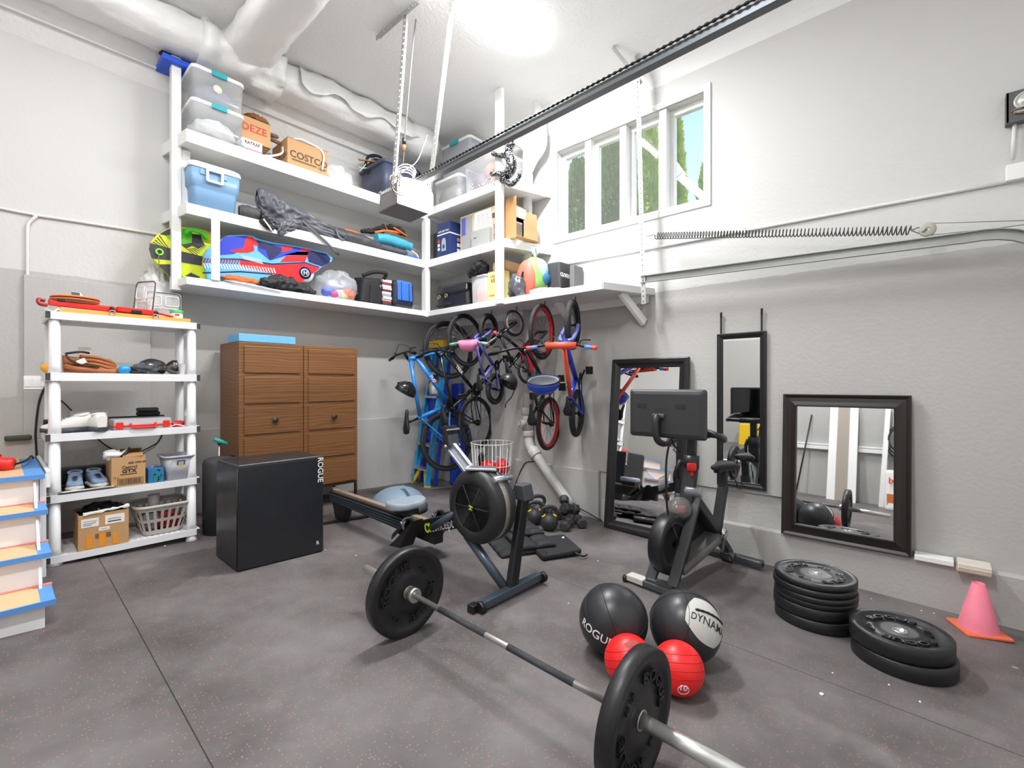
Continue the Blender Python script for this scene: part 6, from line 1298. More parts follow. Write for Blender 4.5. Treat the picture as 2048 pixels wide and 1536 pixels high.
# ================= rowing machine =================
SLATE = M('slate blue steel', '#55616d', .35, .5); BKP = M('black moulded plastic', '#232427', .45, bump=.15, bscale=120); SEATM = M('pale blue grey seat', '#8E99A4', .5); ALUB = M('silver monitor arm', '#C6CBD2', .25, .8); BSTEEL = M('black powder coat', '#17181b', .4)
XR = 2.28
rw = thing('rowing_machine', 'black rowing machine with big round flywheel and grey sliding seat', 'rowing machine', (XR, 3.1, fl(XR, 3.1)))
zf, zr = fl(XR, 2.07), fl(XR, 4.21)
fy = XR-.035
# feet
ob('front_foot', MB().bar((XR-.29, 2.05, zf+.045), (XR+.30, 2.06, zf+.045), .06, .05), SLATE, rw, bev=.006)
for x in (XR-.30, XR+.31):
    ob('wheel', MB().cyl((x-.012, 2.04, zf+.037), (x+.02, 2.04, zf+.037), .036, n=22), BSTEEL, rw); ob('foot_cap', MB().box((x-.02, 2.075, zf+.03), (.06, .055, .06)), BSTEEL, rw, bev=.006)
ob('front_leg', MB().bar((XR+.01, 2.06, zf+.05), (XR+.24, 2.14, .60), .05, .075, (1, 0, 0)), BSTEEL, rw, bev=.006)
ob('front_leg', MB().tube([(XR-.02, 2.10, zf+.06), (XR-.05, 2.42, .28)], [.03, .036], 14), SLATE, rw)
ob('leg_cap', MB().hexa([(XR+.17, 2.08, .53), (XR+.29, 2.09, .53), (XR+.29, 2.19, .53), (XR+.17, 2.18, .53), (XR+.165, 2.10, .635), (XR+.28, 2.11, .635), (XR+.28, 2.19, .635), (XR+.165, 2.18, .635)]), M('dark grey cap', '#4a4d52', .45), rw, bev=.006)
# flywheel
hub = V((XR-.09, 2.325, .50)); ax = (-1, 0, 0)
ob('flywheel_housing', MB().lathe([(.165, .012), (.175, .02), (.20, .018), (.238, .006), (.252, -.015), (.254, -.04), (.254, -.062), (.247, -.064)], hub, ax, 56), BKP, rw)
ob('flywheel_band', MB().lathe([(.247, -.060), (.25, -.064), (.25, -.108), (.247, -.112)], hub, ax, 56), M('perforated silver band', '#A7A39B', .35, .7, bump=.5, bscale=220), rw)
ob('flywheel_housing', MB().lathe([(.247, -.108), (.254, -.112), (.254, -.15), (.24, -.175), (.15, -.18), (.001, -.18)], hub, ax, 56), BKP, rw)
gr = MB()
secs = []
for k in range(10):
    r = .03+.0145*k; gr.tor(hub+V((-.012, 0, 0)), ax, r, .0035, 44, 5)
ob('fan_shadow_disc', MB().lathe([(.168, .004), (.001, .004)], hub, ax, 48), M('fan shadow black', '#0b0b0c', .5), rw)  # flat black disc stands in for the shade behind the grill rings
gg_ = ob('grill_ring', gr, BSTEEL, rw); gg_['kind'] = 'stuff'
sp_ = MB()
for k in range(3): g = PI/3*k+.0; d = V((0, math.cos(g), math.sin(g)))*.165; sp_.tube([hub+V((-.016, 0, 0))-d, hub+V((-.0161, 0, 0)), hub+V((-.016, 0, 0))+d], .004, 6)
ob('grill_spoke', MB().tube([hub+V((-.016, -.165, 0)), hub+V((-.016, .165, 0))], .003, 6), DGREY, rw); 
for k in (1, 2): g = PI/3*k; d = V((0, math.cos(g), math.sin(g)))*.165; ob('grill_spoke', MB().tube([hub+V((-.016, 0, 0))-d, hub+V((-.016, 0, 0))+d], .003, 6), DGREY, rw)
lg = ob('logo', MB().disc(.03, hub+V((-.021, 0, 0)), ax, 24), BSTEEL, rw)
ob('lettering', MB().tor(hub+V((-.022, .010, .0)), ax, .012, .004, 16, 6, .9, 5.4).tor(hub+V((-.022, -.010, -.004)), ax, .011, .004, 16, 6, -2.6, 1.8), M('lime print', '#C9D62B', .4), lg)
ob('top_bracket', MB().bar(hub+V((-.02, .06, .262)), hub+V((.13, -.10, .255)), .10, .02), ALUB, rw, bev=.008)
ob('handle_hook', MB().tube([hub+V((.03, -.165, .20)), hub+V((.20, -.165, .20))], .022, 12), ALUB, rw)
# monitor
a0, a1 = V((XR-.02, 2.43, .73)), V((XR-.02, 2.62, .875))
ob('monitor_arm', MB().bar(a0, a1, .085, .03, (1, 0, 0)).bar(a0+V((0, 0, -.02)), a1+V((0, 0, -.02)), .02, .085, (1, 0, 0)), ALUB, rw, bev=.004)
mn = ob('monitor', MB().box((XR-.0, 2.665, .955), (.125, .05, .15), (-.15, 0, .1)), BSTEEL, rw, bev=.008)
ob('battery_box', MB().box((XR-.005, 2.628, .925), (.09, .035, .085), (-.15, 0, .1)), M('dark grey cap', '#4a4d52', .45), mn, bev=.006)
ob('ledge', MB().box((XR-.005, 2.630, 1.005), (.10, .04, .012), (-.15, 0, .1)), ALUB, mn)
ob('knob', MB().sph((XR-.075, 2.63, .885), .013, n=10, m=8).sph((XR+.055, 2.63, .885), .012, n=10, m=8), SILV, rw)
# boom, rail, seat
ob('boom', MB().hexa([(XR-.05, 2.96, .155), (XR+.05, 2.96, .155), (XR+.05, 2.36, .36), (XR-.05, 2.36, .36), (XR-.05, 2.98, .27), (XR+.05, 2.98, .27), (XR+.05, 2.40, .46), (XR-.05, 2.40, .46)]), BSTEEL, rw, bev=.008)
d = V((0, -.6, .198)).normalized(); n_ = V((0, .198, .6)).normalized()
ob('lettering', MB().text('concept 2', V((XR-.0515, 2.82, .218)), d, n_, .105, .001, .012, align='L', sq=.8), MATTEW, rw)
ob('lettering', MB().text('α', V((XR-.0515, 2.895, .195)), d, n_, .12, .001, .02, align='L'), M('lime print', '#C9D62B', .4), rw)
ob('strut', MB().tube([(XR-.085, 2.78, .262), (XR-.085, 2.50, .435)], .024, 14), SLATE, rw)
rt0, rt1 = V((XR, 4.43, .285)), V((XR, 2.75, .265))
ob('rail', MB().bar(rt0, rt1, .05, .022), M('beige rail top', '#A99583', .35, .3), rw)
m = MB(); 
m.hexa([(XR-.045, 4.44, .185), (XR+.045, 4.44, .185), (XR+.045, 2.8, .12), (XR-.045, 2.8, .12), (XR-.045, 4.44, .275), (XR+.045, 4.44, .275), (XR+.045, 2.8, .255), (XR-.045, 2.8, .255)])
ob('rail_beam', m, BSTEEL, rw, bev=.004)
m = MB()
for k in range(4): m.bar((XR-.05, 4.42, .20+.018*k), (XR-.05, 3.15, .165+.024*k), .012, .012)
ob('rail_rib', m, SLATE, rw).__setitem__('kind', 'stuff')
ob('rail_bracket', MB().bx(XR-.03, XR+.03, 4.40, 4.445, .275, .31), SILV, rw)
ob('rear_leg', MB().hexa([(XR-.03, 4.18, zr+.02), (XR+.03, 4.18, zr+.02), (XR+.03, 4.36, zr+.02), (XR-.03, 4.36, zr+.02), (XR-.035, 4.12, .2), (XR+.035, 4.12, .2), (XR+.035, 4.42, .2), (XR-.035, 4.42, .2)]), BSTEEL, rw, bev=.004)
ob('rear_foot', MB().bar((XR-.24, 4.28, zr+.012), (XR+.26, 4.22, zr+.012), .05, .022), BSTEEL, rw, bev=.004)
sc = V((XR, 3.22, .325)); secs = []
for z, k in ((0, .90), (.012, 1), (.035, 1), (.05, .94)):
    r = []
    for g in range(40):
        a = 2*PI*g/40; y = .135*math.sin(a); x = .175*math.cos(a); q = 1-.18*math.exp(-(x/.05)**2)*(1 if y < 0 else .5); zz = z+(.016*(abs(x)/.17)**2 if z > .03 else 0)
        r.append(sc+V((x*k, y*q*k, zz)))
    secs.append(r)
ob('seat', loft(secs), SEATM, rw, bev=.004)
ob('seat_carriage', MB().box((XR, 3.22, .30), (.11, .2, .05)), BSTEEL, rw, bev=.005)
for s_ in (-1, 1):
    x = XR+.15*s_; f = ob('footplate', MB().hexa([(x-.065, 3.16, .075), (x+.065, 3.16, .075), (x+.065, 3.0, .09), (x-.065, 3.0, .09), (x-.06, 3.10, .12), (x+.06, 3.10, .12), (x+.06, 2.86, .325), (x-.06, 2.86, .325)]), BSTEEL, rw, bev=.01)
    ob('heel_cup', MB().grid(lambda a_, b_: (x-.05+.10*a_, 3.13-.17*b_+.03*math.sin(a_*PI), .13+.14*b_+.035*math.sin(a_*PI)), 8, 6), BSTEEL, f, solid=.008)
    ob('strap', MB().tube(bez([(x-.065, 2.95, .24), (x-.04, 2.99, .30), (x+.04, 2.99, .30), (x+.065, 2.95, .24)], 5), .010, 8), M('webbing strap', '#3a3b3d', .7), f)
    ob('buckle', MB().box((x-.05, 2.985, .285), (.03, .02, .012), (.6, 0, 0)), SILV, f)
# ================= balance dome =================
bo = thing('balance_dome', 'blue-grey half-ball balance trainer behind the rowing machine seat', 'balance trainer', (2.93, 4.28, fl(2.93, 4.28)))
bz = fl(2.93, 4.28)
DOM = M('blue grey rubber', '#8193A6', .5)
ob('dome', MB().lathe([(.31, .045)]+[(.29*math.cos(k*PI/24), .05+.20*math.sin(k*PI/24)) for k in range(13)], (2.93, 4.28, bz), n=48), DOM, bo)
ob('base', MB().lathe([(.001, 0), (.30, 0), (.315, .02), (.312, .048), (.29, .05)], (2.93, 4.28, bz), n=48), DGREY, bo)
m = MB()
for i in range(12):
    for s_ in (-1, 1):
        g = .35+.75*i/11; e = .33+.14*s_*0; p = V((math.sin(g)*math.cos(e+s_*1.15-.9), math.sin(g)*math.sin(e+s_*1.15-.9), math.cos(g))); p = V((p.x*.292, p.y*.292, .05+p.z*.202)); m.box(V((2.93, 4.28, bz))+p, (.06, .008, .008), (0, 0, s_*.9))
ob('tread', m, M('rubber tread', '#5f7187', .6), bo).__setitem__('kind', 'stuff')
# ================= kettlebells, dumbbells, vest =================
IRON = M('dark cast iron', '#3b3c3f', .5, .3, bump=.15, bscale=60); YEL = M('yellow ring paint', '#E3CB2E', .5); GRNP = M('green ring paint', '#2F7D5A', .5)
def kettlebell(lab, x, y, r, rz, ring):
    z = fl(x, y); t = thing('kettlebell', lab, 'kettlebell', (x, y, z), rz, 'kettlebells by the wall', True)
    b = MB().sph((0, 0, r*.94), r, (1, 1, 1), 28, 18)
    for p in b.v: p.z = max(p.z, 0)
    ob('bell', b, IRON, t)
    h = [(-r*.62, 0, r*1.62), (-r*.86, 0, r*2.05), (-r*.66, 0, r*2.55), (0, 0, r*2.72), (r*.66, 0, r*2.55), (r*.86, 0, r*2.05), (r*.62, 0, r*1.62)]
    ob('handle', MB().tube(bez(h, 5), r*.215, 14), IRON, t)
    for s_ in (-1, 1): ob('ring', MB().tube([(s_*r*.60, 0, r*1.58), (s_*r*.72, 0, r*1.80)], r*.26, 14), ring, t)
kettlebell('black kettlebell with yellow rings, left of the pair', 3.68, 2.99, .083, -.75, YEL)
kettlebell('black kettlebell with yellow rings, right of the pair and nearer', 3.63, 2.77, .085, -.75, YEL)
kettlebell('kettlebell with green rings, behind the yellow-ringed pair', 3.86, 3.10, .088, -.6, GRNP)
def dumbbell(lab, c, rot, L=.20, r=.052):
    t = thing('dumbbell', lab, 'dumbbell', c, rot, 'hex dumbbells by the wall', True)
    for s_ in (-1, 1): ob('head', MB().lathe([(.001, -.04), (r*.8, -.04), (r, -.028), (r, .028), (r*.8, .04), (.001, .04)], (s_*(L/2-.03), 0, 0), (1, 0, 0), 6, smooth=False), M('worn black rubber', '#38373a', .6, var=.4, vscale=20), t, bev=.004)
    ob('handle', MB().tube([(-L/2+.06, 0, 0), (-L/4, 0, 0), (0, 0, 0), (L/4, 0, 0), (L/2-.06, 0, 0)], [.014, .016, .018, .016, .014], 12), STEEL, t)
zd = lambda x, y: fl(x, y)+.05
dumbbell('dumbbell at the front right of the pile, lying on the floor by the yellow-ringed kettlebell', (3.80, 2.68, zd(3.8, 2.68)), (0, 0, .35))
dumbbell('dumbbell lying on the floor nearest the leaning mirror', (3.99, 2.66, zd(3.99, 2.66)), (0, 0, .9))
dumbbell('dumbbell resting on top of two others below the drain pipe', (4.00, 2.78, zd(4., 2.7)+.10), (0, .25, -.1), .2, .06)
dumbbell('dumbbell behind the kettlebell handles at the back of the pile', (4.02, 3.00, zd(4., 3.)), (0, 0, 1.2))
dumbbell('dumbbell leaning upright on the pile below the drain pipe', (4.10, 2.93, zd(4.1, 2.9)+.09), (0, -.7, .6))
NPAD = M('black nylon padding', '#242428', .7, bump=.4, bscale=90)
vx, vy = 3.13, 2.58
vs = thing('weight_vest', 'black folded weight vest lying flat on the floor by the rowing machine', 'vest', (vx, vy, fl(vx, vy)))
zv = fl(vx, vy)
ob('panel', MB().hexa([(2.93, 2.30, zv), (3.28, 2.16, zv), (3.50, 2.50, zv), (3.16, 2.70, zv), (2.93, 2.30, zv+.045), (3.28, 2.16, zv+.045), (3.50, 2.50, zv+.045), (3.16, 2.70, zv+.045)]), NPAD, vs, bev=.018, seg=3)
def quilt(c, ux, uy, n1, n2, h, zz):
    return MB().grid(lambda a_, b_: V((c[0]+ux[0]*(a_-.5)+uy[0]*(b_-.5), c[1]+ux[1]*(a_-.5)+uy[1]*(b_-.5), zz+h*(abs(math.sin(a_*n1*PI))*abs(math.sin(b_*n2*PI)))**.35)), 42, 30)
ob('padding', quilt((3.16, 2.66), (.28, -.16), (.26, .46), 2, 4, .035, zv+.05), NPAD, vs, solid=.02)
ob('padding', quilt((3.24, 2.78), (.22, -.13), (.18, .34), 2, 3, .03, zv+.09), NPAD, vs, solid=.02)
ob('padding', quilt((2.98, 2.68), (.3, -.12), (.2, .36), 2, 3, .03, zv+.015), NPAD, vs, solid=.02)
ob('buckle', MB().tor((2.99, 2.31, zv+.03), (.3, -1, .6), .022, .006, 16, 6), BLK, vs)
ob('strap', MB().tube(bez([(3.2, 2.18, zv+.03), (3.22, 2.12, zv+.008), (3.28, 2.11, zv+.006)], 5), .008, 6), BLK, vs)
ob('label', MB().box((3.40, 2.44, zv+.047), (.035, .018, .004), (0, 0, .5)), PAPER, vs)
xw = XB-.056
solo('wall_cord', 'thin black cord running over the ledge behind the drain pipe to the floor', 'cord', MB().tube(bez([PX(1026, 985, 4.2), PX(1032, 965, xw), PX(1048, 929, xw-.01), PX(1064, 923, xw), PX(1091, 923, xw), PX(1100, 946, xw), PX(1120, 972, xw), PX(1139, 992, xw), PX(1153, 1012, xw-.03), PX(1180, 1028, xw-.05), PX(1205, 1043, xw-.08)], 6), .006, 6), cordm, PX(1205, 1043, xw-.08))
# ================= mirrors =================
MIR = M('mirror glass', '#F2F4F4', .015, 1.); FRB = M('satin black frame', '#1c1b1c', .35); FRC = M('dark bronze frame', '#241d1b', .35); COP = M('copper bead', '#7a4a32', .4, .4)
def mirror(lab, c, w, h, fw, dep, prof, tilt, rz, mats, group=None, name='mirror'):
    """built upright in its own frame: x along the width, z up, -y towards the room"""
    t = thing(name, lab, 'mirror', c, None, None, True); t.rotation_mode = 'XYZ'
    t.rotation_euler = (Matrix.Rotation(rz, 3, 'Z') @ Matrix.Rotation(tilt, 3, 'X')).to_euler()
    fr = MB(); cor = [(-w/2, 0), (w/2, 0), (w/2, h), (-w/2, h)]; K = len(prof); vs = []
    for x, z in cor:
        sx, sz = (1 if x < 0 else -1), (1 if z == 0 else -1)
        for o, d in prof: vs.append((x+sx*o*fw, -d*dep, z+sz*o*fw))
    fs = []
    for i in range(4):
        j = (i+1) % 4
        for k in range(K-1): fs.append((i*K+k, j*K+k, j*K+k+1, i*K+k+1))
    fr.add(vs, fs); ob('frame', fr, mats[0], t, bev=.002)
    if len(mats) > 1:
        bd = [V((x+(1 if x < 0 else -1)*fw*.93, -dep*.45, z+(1 if z == 0 else -1)*fw*.93)) for x, z in cor]
        for i in range(4): ob('bead', MB().bar(bd[i], bd[(i+1) % 4], .012, .012, (0, 1, 0)), mats[1], t)
    i_ = fw*.97
    ob('glass', MB().bx(-w/2+i_, w/2-i_, -.006, -.002, i_, h-i_), MIR, t); ob('backing', MB().bx(-w/2+.01, w/2-.01, -.0015, .004, .01, h-.01), DGREY, t)
    return t
RZ = -PI/2          # width runs along -Y, face towards -X
P1 = [(0, 0), (0, .8), (.12, 1), (.45, .85), (.7, .55), (1, .35), (1, .1)]
b0 = V((4.185, (2.478+1.675)/2, fl(4.18, 2.08)+.004)); L_ = 1.725; tl = math.asin((4.36-4.185)/L_)
mirror('large black-framed mirror leaning on the right wall behind the exercise bike', b0, .805, L_, .092, .035, P1, -tl, RZ, [FRB])
mh = mirror('narrow tall black-framed mirror hung by two hooks above the exercise bike seat', V((4.372, (1.433+1.031)/2, .434)), .402, 1.355, .052, .022, P1, 0, RZ, [FRB])
for x in (-.165, .165): ob('hook', MB().bx(x-.008, x+.008, -.016, -.012, 1.35, 1.545).bx(x-.008, x+.008, -.016, .006, 1.541, 1.546).tube([(x, -.02, 1.50), (x, -.03, 1.53), (x, -.02, 1.545)], .005, 6), BLK, mh)
b2_ = V((4.305, (.907+.10)/2, .124)); L2 = 1.135
mirror('wide mirror in a dark bronze frame with copper bead, standing on the wall ledge', b2_, .805, L2, .098, .04, [(0, 0), (0, .6), (.05, .8), (.12, .75), (.3, .5), (.6, .55), (.85, .8), (.93, .95), (1, .6), (1, .1)], -math.asin(.075/L2), RZ, [FRC, COP])
# ================= exercise bike =================
CH = M('matte black bike paint', '#2a2b2e', .4); CHR = M('grey bike metal', '#5a5c60', .35, .5)
f0 = V((3.09, 1.40)); ed = V((.9926, -.1208)); el = V((.1208, .9926))
def E(s, l, z): p = f0+ed*s+el*l; return V((p.x, p.y, z))
eb = thing('exercise_bike', 'black spinning bike with a large screen, facing away from the mirrors', 'exercise bike', (E(.5, 0, 0).x, E(.5, 0, 0).y, fl(3.6, 1.34)))
zf0, zf1 = fl(3.09, 1.4), fl(4.16, 1.27)
ob('front_foot', MB().bar(E(0, -.27, zf0+.04), E(0, .27, zf0+.04), .075, .04), CHR, eb, bev=.006); ob('foot_cover', MB().bar(E(0, .11, zf0+.042), E(0, .25, zf0+.042), .079, .042), M('pale foot cover', '#C9C4BE', .4), eb, bev=.005)
for l in (-.255, .255): ob('wheel', MB().cyl(E(-.03, l-.012, zf0+.03), E(-.03, l+.012, zf0+.03), .028, n=18), BSTEEL, eb)
ob('rear_foot', MB().bar(E(1.076, -.27, zf1+.04), E(1.076, .25, zf1+.04), .075, .045), CH, eb, bev=.01); ob('foot_cover', MB().bar(E(1.074, -.27, zf1+.045), E(1.074, -.02, zf1+.045), .082, .05), CHR, eb, bev=.012)
for l in (-.085, .085): ob('fork', MB().bar(E(.02, l, zf0+.06), E(.40, l*.75, .50), .03, .075, (0, 1, 0)), CH, eb, bev=.006)
ob('foot_link', MB().bar(E(.02, -.1, zf0+.06), E(.02, .1, zf0+.06), .07, .03), CHR, eb)
fw_ = E(.14, 0, .205)
ob('flywheel', MB().lathe([(.02, -.03), (.15, -.03), (.165, -.05), (.21, -.05), (.215, -.04), (.215, .04), (.21, .05), (.165, .05), (.15, .03), (.02, .03)], fw_, (el.x, el.y, 0), 48), BSTEEL, eb)
ob('flywheel_rim', MB().tor(fw_+V((el.x, el.y, 0))*.032, (el.x, el.y, 0), .135, .006, 40, 6, 2.6, 5.2).tor(fw_-V((el.x, el.y, 0))*.032, (el.x, el.y, 0), .135, .006, 40, 6, 2.6, 5.2) if 0 else MB().tor(fw_-V((el.x, el.y, 0))*.034, (el.x, el.y, 0), .15, .006, 40, 6), CHR, eb)
ob('guard', MB().sph(E(.27, .0, .43), .11, (1.0, .75, .75), 20, 12), clear('smoked guard', '#8b8784', .55, .15), eb); ob('brake_pad', MB().box(E(.26, -.02, .43), (.05, .06, .05)), REDP, eb, bev=.01)
ob('head_tube', MB().bar(E(.36, 0, .42), E(.45, 0, .78), .07, .10, (0, 1, 0)), CH, eb, bev=.012)
ob('handlebar_post', MB().bar(E(.44, 0, .72), E(.46, 0, .96), .05, .06, (0, 1, 0)), BSTEEL, eb, bev=.006)
ob('post_collar', MB().tube([E(.44, 0, .70), E(.447, 0, .80)], .055, 16), CH, eb); ob('clamp_lever', MB().tube([E(.40, .06, .76), E(.38, .085, .70), E(.39, .08, .62)], [.02, .016, .012], 10), CH, eb)
k_ = E(.37, -.04, .725); ob('resistance_knob', MB().lathe([(.001, .03), (.03, .028), (.034, .02), (.034, -.018), (.03, -.024), (.012, -.026), (.012, -.06)], k_, (0, 0, 1), 20), M('bright red knob', '#EE2B25', .35), eb)
m = MB().bar(E(.40, 0, .52), E(.80, 0, .17), .075, .10, (0, 1, 0)); ob('main_tube', m, CH, eb, bev=.012)
d = (E(.80, 0, .17)-E(.40, 0, .52)).normalized(); nn = V((0, 0, 1)); up_ = nn-d*d.dot(nn); up_.normalize()
ob('lettering', MB().text('PELOTON', E(.53, 0, .41)-V((el.x, el.y, 0))*.039-up_*.012, d, up_, .045, .001, .008), MATTEW, eb)
ob('seat_tube', MB().bar(E(.84, 0, .12), E(.97, 0, .50), .06, .075, (0, 1, 0)), CH, eb, bev=.01); ob('seat_post', MB().bar(E(.955, 0, .46), E(.985, 0, .62), .05, .06, (0, 1, 0)), BSTEEL, eb, bev=.008)
ob('rear_stay', MB().bar(E(.82, 0, .16), E(1.076, 0, zf1+.06), .06, .07, (0, 1, 0)), CH, eb, bev=.008); ob('low_beam', MB().bar(E(.2, 0, .0), E(.85, 0, .12), .06, .16, (0, 1, 0)), M('grey panel', '#6e6b68', .45), eb, bev=.02)
ob('chain_cover', MB().prism([(.30, .20), (.34, .33), (.55, .36), (.80, .27), (.90, .18), (.86, .06), (.70, .03), (.40, .10)], (f0.x, f0.y, 0)-0*V((0, 0, 0)) if 0 else V((f0.x, f0.y, 0))+V((el.x, el.y, 0))*.11, (ed.x, ed.y, 0), (0, 0, 1), .04), CH, eb, bev=.01)
ob('seat_slider', MB().bar(E(.85, 0, .63), E(1.06, 0, .63), .045, .03), BSTEEL, eb); sd = E(.93, 0, .655); secs = []
for x, w_, h_ in ((-.15, .012, .012), (-.13, .025, .022), (-.05, .035, .028), (.03, .07, .032), (.09, .09, .035), (.13, .08, .03), (.145, .02, .015)):
    secs.append([sd+V((ed.x*x, ed.y*x, 0))+V((el.x, el.y, 0))*w_*math.cos(2*PI*g/14)+V((0, 0, .01+h_*math.sin(2*PI*g/14))) for g in range(14)])
ob('saddle', loft(secs), SADB, eb)
ob('saddle_bag', roll([sd+V((.05, -.12, .02)), sd+V((.15, -.15, .01)), sd+V((.25, -.16, -.01))], [.03, .055, .03], .3, 4, 2), NYL, eb) if 0 else None
ob('saddle_rail', MB().tube(bez([E(1.0, -.05, .60), E(1.06, -.07, .52), E(1.08, -.07, .47), E(1.12, -.09, .47), E(1.12, -.08, .56)], 6), .004, 6), BSTEEL, eb)
bbp = E(.80, 0, .155)
for s_, dz in ((-1, -1), (1, 1)):
    c0 = bbp+V((el.x, el.y, 0))*.09*s_; c1 = c0+V((ed.x*.05*dz, ed.y*.05*dz, .16*dz)); cr = ob('crank', MB().bar(c0, c1, .028, .02, (el.x, el.y, 0)), CHR, eb, bev=.005)
    pc = c1+V((el.x, el.y, 0))*.055*s_; ob('pedal', MB().box(pc, (.09, .085, .03), (0, .5*dz, -.12)), BSTEEL, cr, bev=.008); ob('cage', MB().tube(bez([pc+V((-.05, -.04, .0)), pc+V((-.09, -.03, .05)), pc+V((-.09, .03, .05)), pc+V((-.05, .04, 0))], 5), .007, 6), BSTEEL, cr)
ob('crank_cover', MB().sph(bbp-V((el.x, el.y, 0))*.085, .055, (1, .5, 1), 18, 12), CHROME, eb)
# handlebar
hb0 = E(.46, 0, .965)
for s_ in (-1, 1):
    ob('handlebar', MB().tube(bez([hb0, hb0+V((el.x, el.y, 0))*.12*s_, hb0+V((el.x, el.y, 0))*.24*s_+V((-.05, 0, .0)), hb0+V((el.x, el.y, 0))*.29*s_+V((-.16, 0, -.01)), hb0+V((el.x, el.y, 0))*.265*s_+V((-.25, 0, .03)), hb0+V((el.x, el.y, 0))*.17*s_+V((-.22, 0, .05))], 6), .02, 10), BKP, eb)
ob('handlebar', MB().tube([hb0-V((el.x, el.y, 0))*.13, hb0+V((el.x, el.y, 0))*.13], .026, 12), BKP, eb)
# screen, its back towards the room
Xs = 3.20; sy0, sy1, sz0, sz1 = 1.113, 1.673, .958, 1.302
sm = MB(); secs = []
for dx, k, kz in ((.0, 1, 1), (-.012, 1, 1), (-.03, .955, .93), (-.038, .85, .80)):
    cy, cz = (sy0+sy1)/2, (sz0+sz1)/2; secs.append([V((Xs+dx, cy+a*k, cz+b*kz)) for a, b in rrect(sy1-sy0, sz1-sz0, .02, 4)])
loft(secs, sm, smooth=False); sc_n = ob('screen', sm, M('dark grey screen back', '#343538', .38), eb, bev=.002)
ob('display', MB().bx(Xs+.0005, Xs+.003, sy0+.02, sy1-.02, sz0+.02, sz1-.02), M('dark glass display', '#0c1013', .06), sc_n)
m = MB()
for y in (1.585, 1.545, 1.30, 1.26):
    for i in range(3):
        for j in range(3): m.box((Xs-.0385, y-.011+.011*i, 1.168+.013*j), (.002, .006, .007))
ob('speaker_slot', m, BSTEEL, sc_n).__setitem__('kind', 'stuff')
ob('lettering', MB().text('PELOTON', (Xs-.0385, 1.42, 1.155), (0, -1, 0), (0, 0, 1), .022, .001), DGREY, sc_n)
ob('screen_arm', MB().tube(bez([(Xs-.03, 1.43, 1.10), (Xs-.075, 1.44, 1.10), (Xs-.085, 1.44, 1.03), (Xs-.07, 1.435, .95), (Xs-.0, 1.42, .915), (Xs+.10, 1.40, .93), (Xs+.22, 1.37, .955)], 6), .024, 12), CH, eb); ob('arm_mount', MB().box((Xs-.05, 1.435, 1.115), (.03, .09, .03)), CHR, eb, bev=.008)
ob('cable', MB().tube(bez([(Xs-.02, 1.36, .965), (Xs-.03, 1.385, .80), (Xs-.02, 1.39, .60), (Xs+.0, 1.385, .42), E(.13, -.06, .25)], 7), .008, 8), BLK, eb)
ob('cable', MB().tube(bez([(Xs-.02, 1.355, .965), (Xs+.03, 1.35, .90), (Xs+.15, 1.36, .85)], 6), .006, 8), BLK, eb)
ob('bottle_cage', MB().grid(lambda a_, b_: E(.36, .0, .56)+V((-.06-.02*math.sin(b_*PI), -.14+.12*a_, .06*b_-.03)), 8, 6), clear('smoked holder', '#8d9095', .6), eb, solid=.006); ob('bottle_cage', MB().grid(lambda a_, b_: E(.36, .14, .60)+V((-.06-.02*math.sin(b_*PI), -.03+.08*a_, .10*b_-.03-.05*a_)), 8, 6), clear('smoked holder', '#8d9095', .6), eb, solid=.006)
# ================= barbell =================
PLB = M('black bumper rubber', '#1d1d20', .42, bump=.06, bscale=40, var=.15)
def plate_parts(t, r, th, lett=True, hubr=.045):
    h = th/2
    ob('disc', MB().lathe([(.026, -h*.7), (.075, -h*.7), (r*.42, -h*.72), (r*.44, -h*.6), (r*.80, -h*.6), (r*.83, -h*.9), (r*.965, -h), (r, -h*.85), (r, h*.85), (r*.965, h), (r*.83, h*.9), (r*.80, h*.6), (r*.44, h*.6), (r*.42, h*.72), (.075, h*.7), (.026, h*.7)], n=64), PLB, t)
    ob('hub_ring', MB().lathe([(.025, -h*.75), (.036, -h*.76), (.036, h*.76), (.025, h*.77), (.025, -h*.75)], n=28), STEEL, t)
    if lett:
        for sd in (1, -1):
            for a in (0, PI):
                ob('lettering', MB().text('ROGUE', (0, 0, sd*h*.6), (sd, 0, 0), (0, 1, 0), r*.23, h*.30, .016, arc=(r*.55, a+PI/2), sq=1.25), PLB, t)
                ob('lettering', MB().text('45 LB', (0, 0, sd*h*.6), (sd, 0, 0), (0, 1, 0), r*.12, h*.2, .008, arc=(r*.56, a), sq=1.1), PLB, t)
RP = .2365; xb = 1.515
pf_, pn_ = V((xb, 2.133, fl(xb, 2.133)+RP)), V((xb, .772, fl(xb, .772)+RP)); bd_ = (pn_-pf_).normalized()
bar = thing('barbell', 'chrome barbell with black knurled middle lying across the floor on two plates', 'barbell', lerp(pf_, pn_, .5))
cb0 = lerp(pf_, pn_, .5); B_ = lambda s: cb0+bd_*s
ob('shaft', MB().tube([B_(-.655), B_(-.655+.2)], .0145, 16).tube([B_(.455), B_(.655)], .0145, 16), STEEL, bar) if 0 else None
ob('shaft', MB().tube([B_(-.66), B_(.66)], .0142, 18), STEEL, bar)
ob('knurling', MB().tube([B_(-.40), B_(-.07)], .0147, 18), M('dark knurled steel', '#55565a', .5, .8, bump=.6, bscale=350), bar); ob('knurling', MB().tube([B_(.07), B_(.42)], .0147, 18), M('dark knurled steel', '#55565a', .5, .8, bump=.6, bscale=350), bar)
